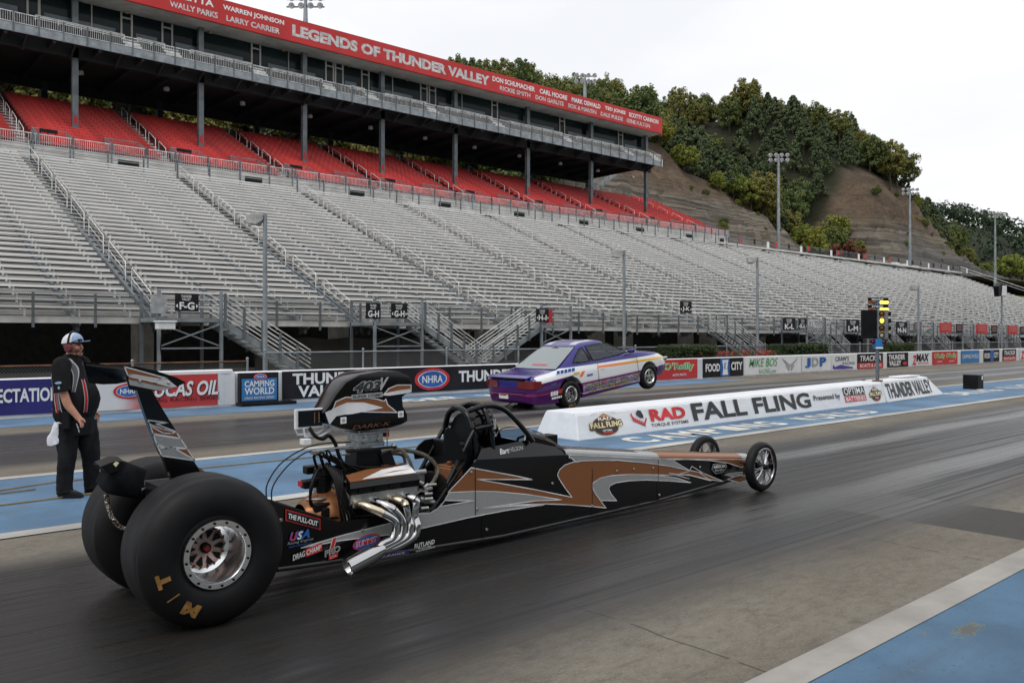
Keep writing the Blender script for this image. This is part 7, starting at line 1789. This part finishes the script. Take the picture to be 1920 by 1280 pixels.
# cap, headset, belt things, towel
capm = M('trucker_cap', rough=.8); x, y, z = capm.xyz(); capm.set('Base Color', capm.mix((x + (capm.noise(30, 3) - .5) * .02).gt(-.02), (.70, .70, .74), capm.mix(capm.noise(40, 4), (.22, .33, .52), (.42, .52, .68))))
q = MB(); rr = []
for f in range(9):
    a = f / 8 * math.pi / 2; rr.append([(-.055 + .118 * math.cos(a) * math.cos(t_) * (1 + .0 * f), .094 * math.cos(a) * math.sin(t_), 1.632 + .108 * math.sin(a) ** .9 + .012 * math.cos(t_) * math.cos(a)) for t_ in [2 * math.pi * i / 28 for i in range(28)]])
rr[-1] = [(p[0] * .05 - .05, p[1] * .05, p[2]) for p in rr[-1]]
q.loft(rr); cap = q.build('cap', capm.m, man, smooth=60)
q = MB(); top, bot = [], []
for i in range(13):
    t_ = -1.25 + 2.5 * i / 12; e = (1.0 - abs(t_ / 1.25) ** 3)
    top.append([(-.055 + .116 * math.cos(t_), .092 * math.sin(t_), 1.645), (-.055 + .116 * math.cos(t_) + .085 * e, .092 * math.sin(t_) * (1 - .05 * e), 1.655 - .012 * abs(t_) + .004)])
for a, b in zip(top, top[1:]):
    for dz in (0, -.006): q.add([(p[0], p[1], p[2] + dz) for p in (a[0], a[1], b[1], b[0])], [(0, 1, 2, 3)])
    q.add([a[1], b[1], (b[1][0], b[1][1], b[1][2] - .006), (a[1][0], a[1][1], a[1][2] - .006)], [(0, 1, 2, 3)])
q.build('peak', capm.m, cap, smooth=60)
hs_ = MB(); hs_.tube([(-.05 + .02 * math.cos(a * .262) * 0, .108 * math.cos(a * .262), 1.60 + .150 * math.sin(a * .262)) for a in range(13)], .011, 8); hs_.build('headband', satin, man, smooth=60)
for s in (-1, 1):
    q = MB(); q.lathe([(.001, .03), (.035, .028), (.046, .012), (.046, -.012), (.03, -.02), (.001, -.02)], (-.045, s * .098, 1.575), (0, s, 0), 18); q.build('ear_cup', dirty('maroon_shell', (.13, .03, .035), .4), man, smooth=45)
q = MB(); q.tube(curve([(-.03, -.115, 1.555), (.01, -.112, 1.54), (.05, -.075, 1.53), (.075, -.03, 1.532)], 4), .005, 6); q.sphere((.078, -.025, 1.532), .013, 8, 0, (1.3, 1, .8)); q.build('microphone', satin, man, smooth=60)
q = MB(); q.tube([(.065, -.02 - .1 * k, 1.665 - .0 * k) for k in (0, .5, .75)], .009, 6); q.tube([(.065, -.085, 1.665), (-.05, -.105, 1.62)], .004, 5); q.tube([(.066, -.025, 1.655), (.068, -.055, 1.645), (.06, -.085, 1.66)], .011, 6); q.build('sunglasses', satin, man, smooth=60)
q = MB(); q.box(-.03, .05, -.265, -.22, .74, .92); q.cyl((-.01, -.24, .92), (-.01, -.24, .99), .008, n=6); q.build('belt_radio', satin, man, bevel=.008)
q = MB(); q.tube([(.10, -.20, .79), (.13, -.215, .74), (.14, -.215, .70)], .006, 5); q.build('key_clip', castal, man)
q = MB(); N = 9; rr = []
for i in range(8):
    f = i / 7; c = Vector((-.11 - .045 * f, -.19 - .01 * f, .80 - .23 * f)); rx = .045 + .035 * math.sin(f * 2.6); rr.append([c + Vector((rx * math.cos(t_) * (1 + .25 * math.sin(3 * t_ + f * 4)), .026 * math.sin(t_) * (1 + .3 * math.sin(4 * t_ + f * 6)), .012 * math.sin(2 * t_ + f * 9))) for t_ in [2 * math.pi * j / 14 for j in range(14)]])
q.loft(rr); tag(q.build('towel', dirty('white_cloth', (.70, .70, .74), .9, scale=25, amt=.12), man, smooth=50), None, None)

man.scale = (.92, .96, 1.0)
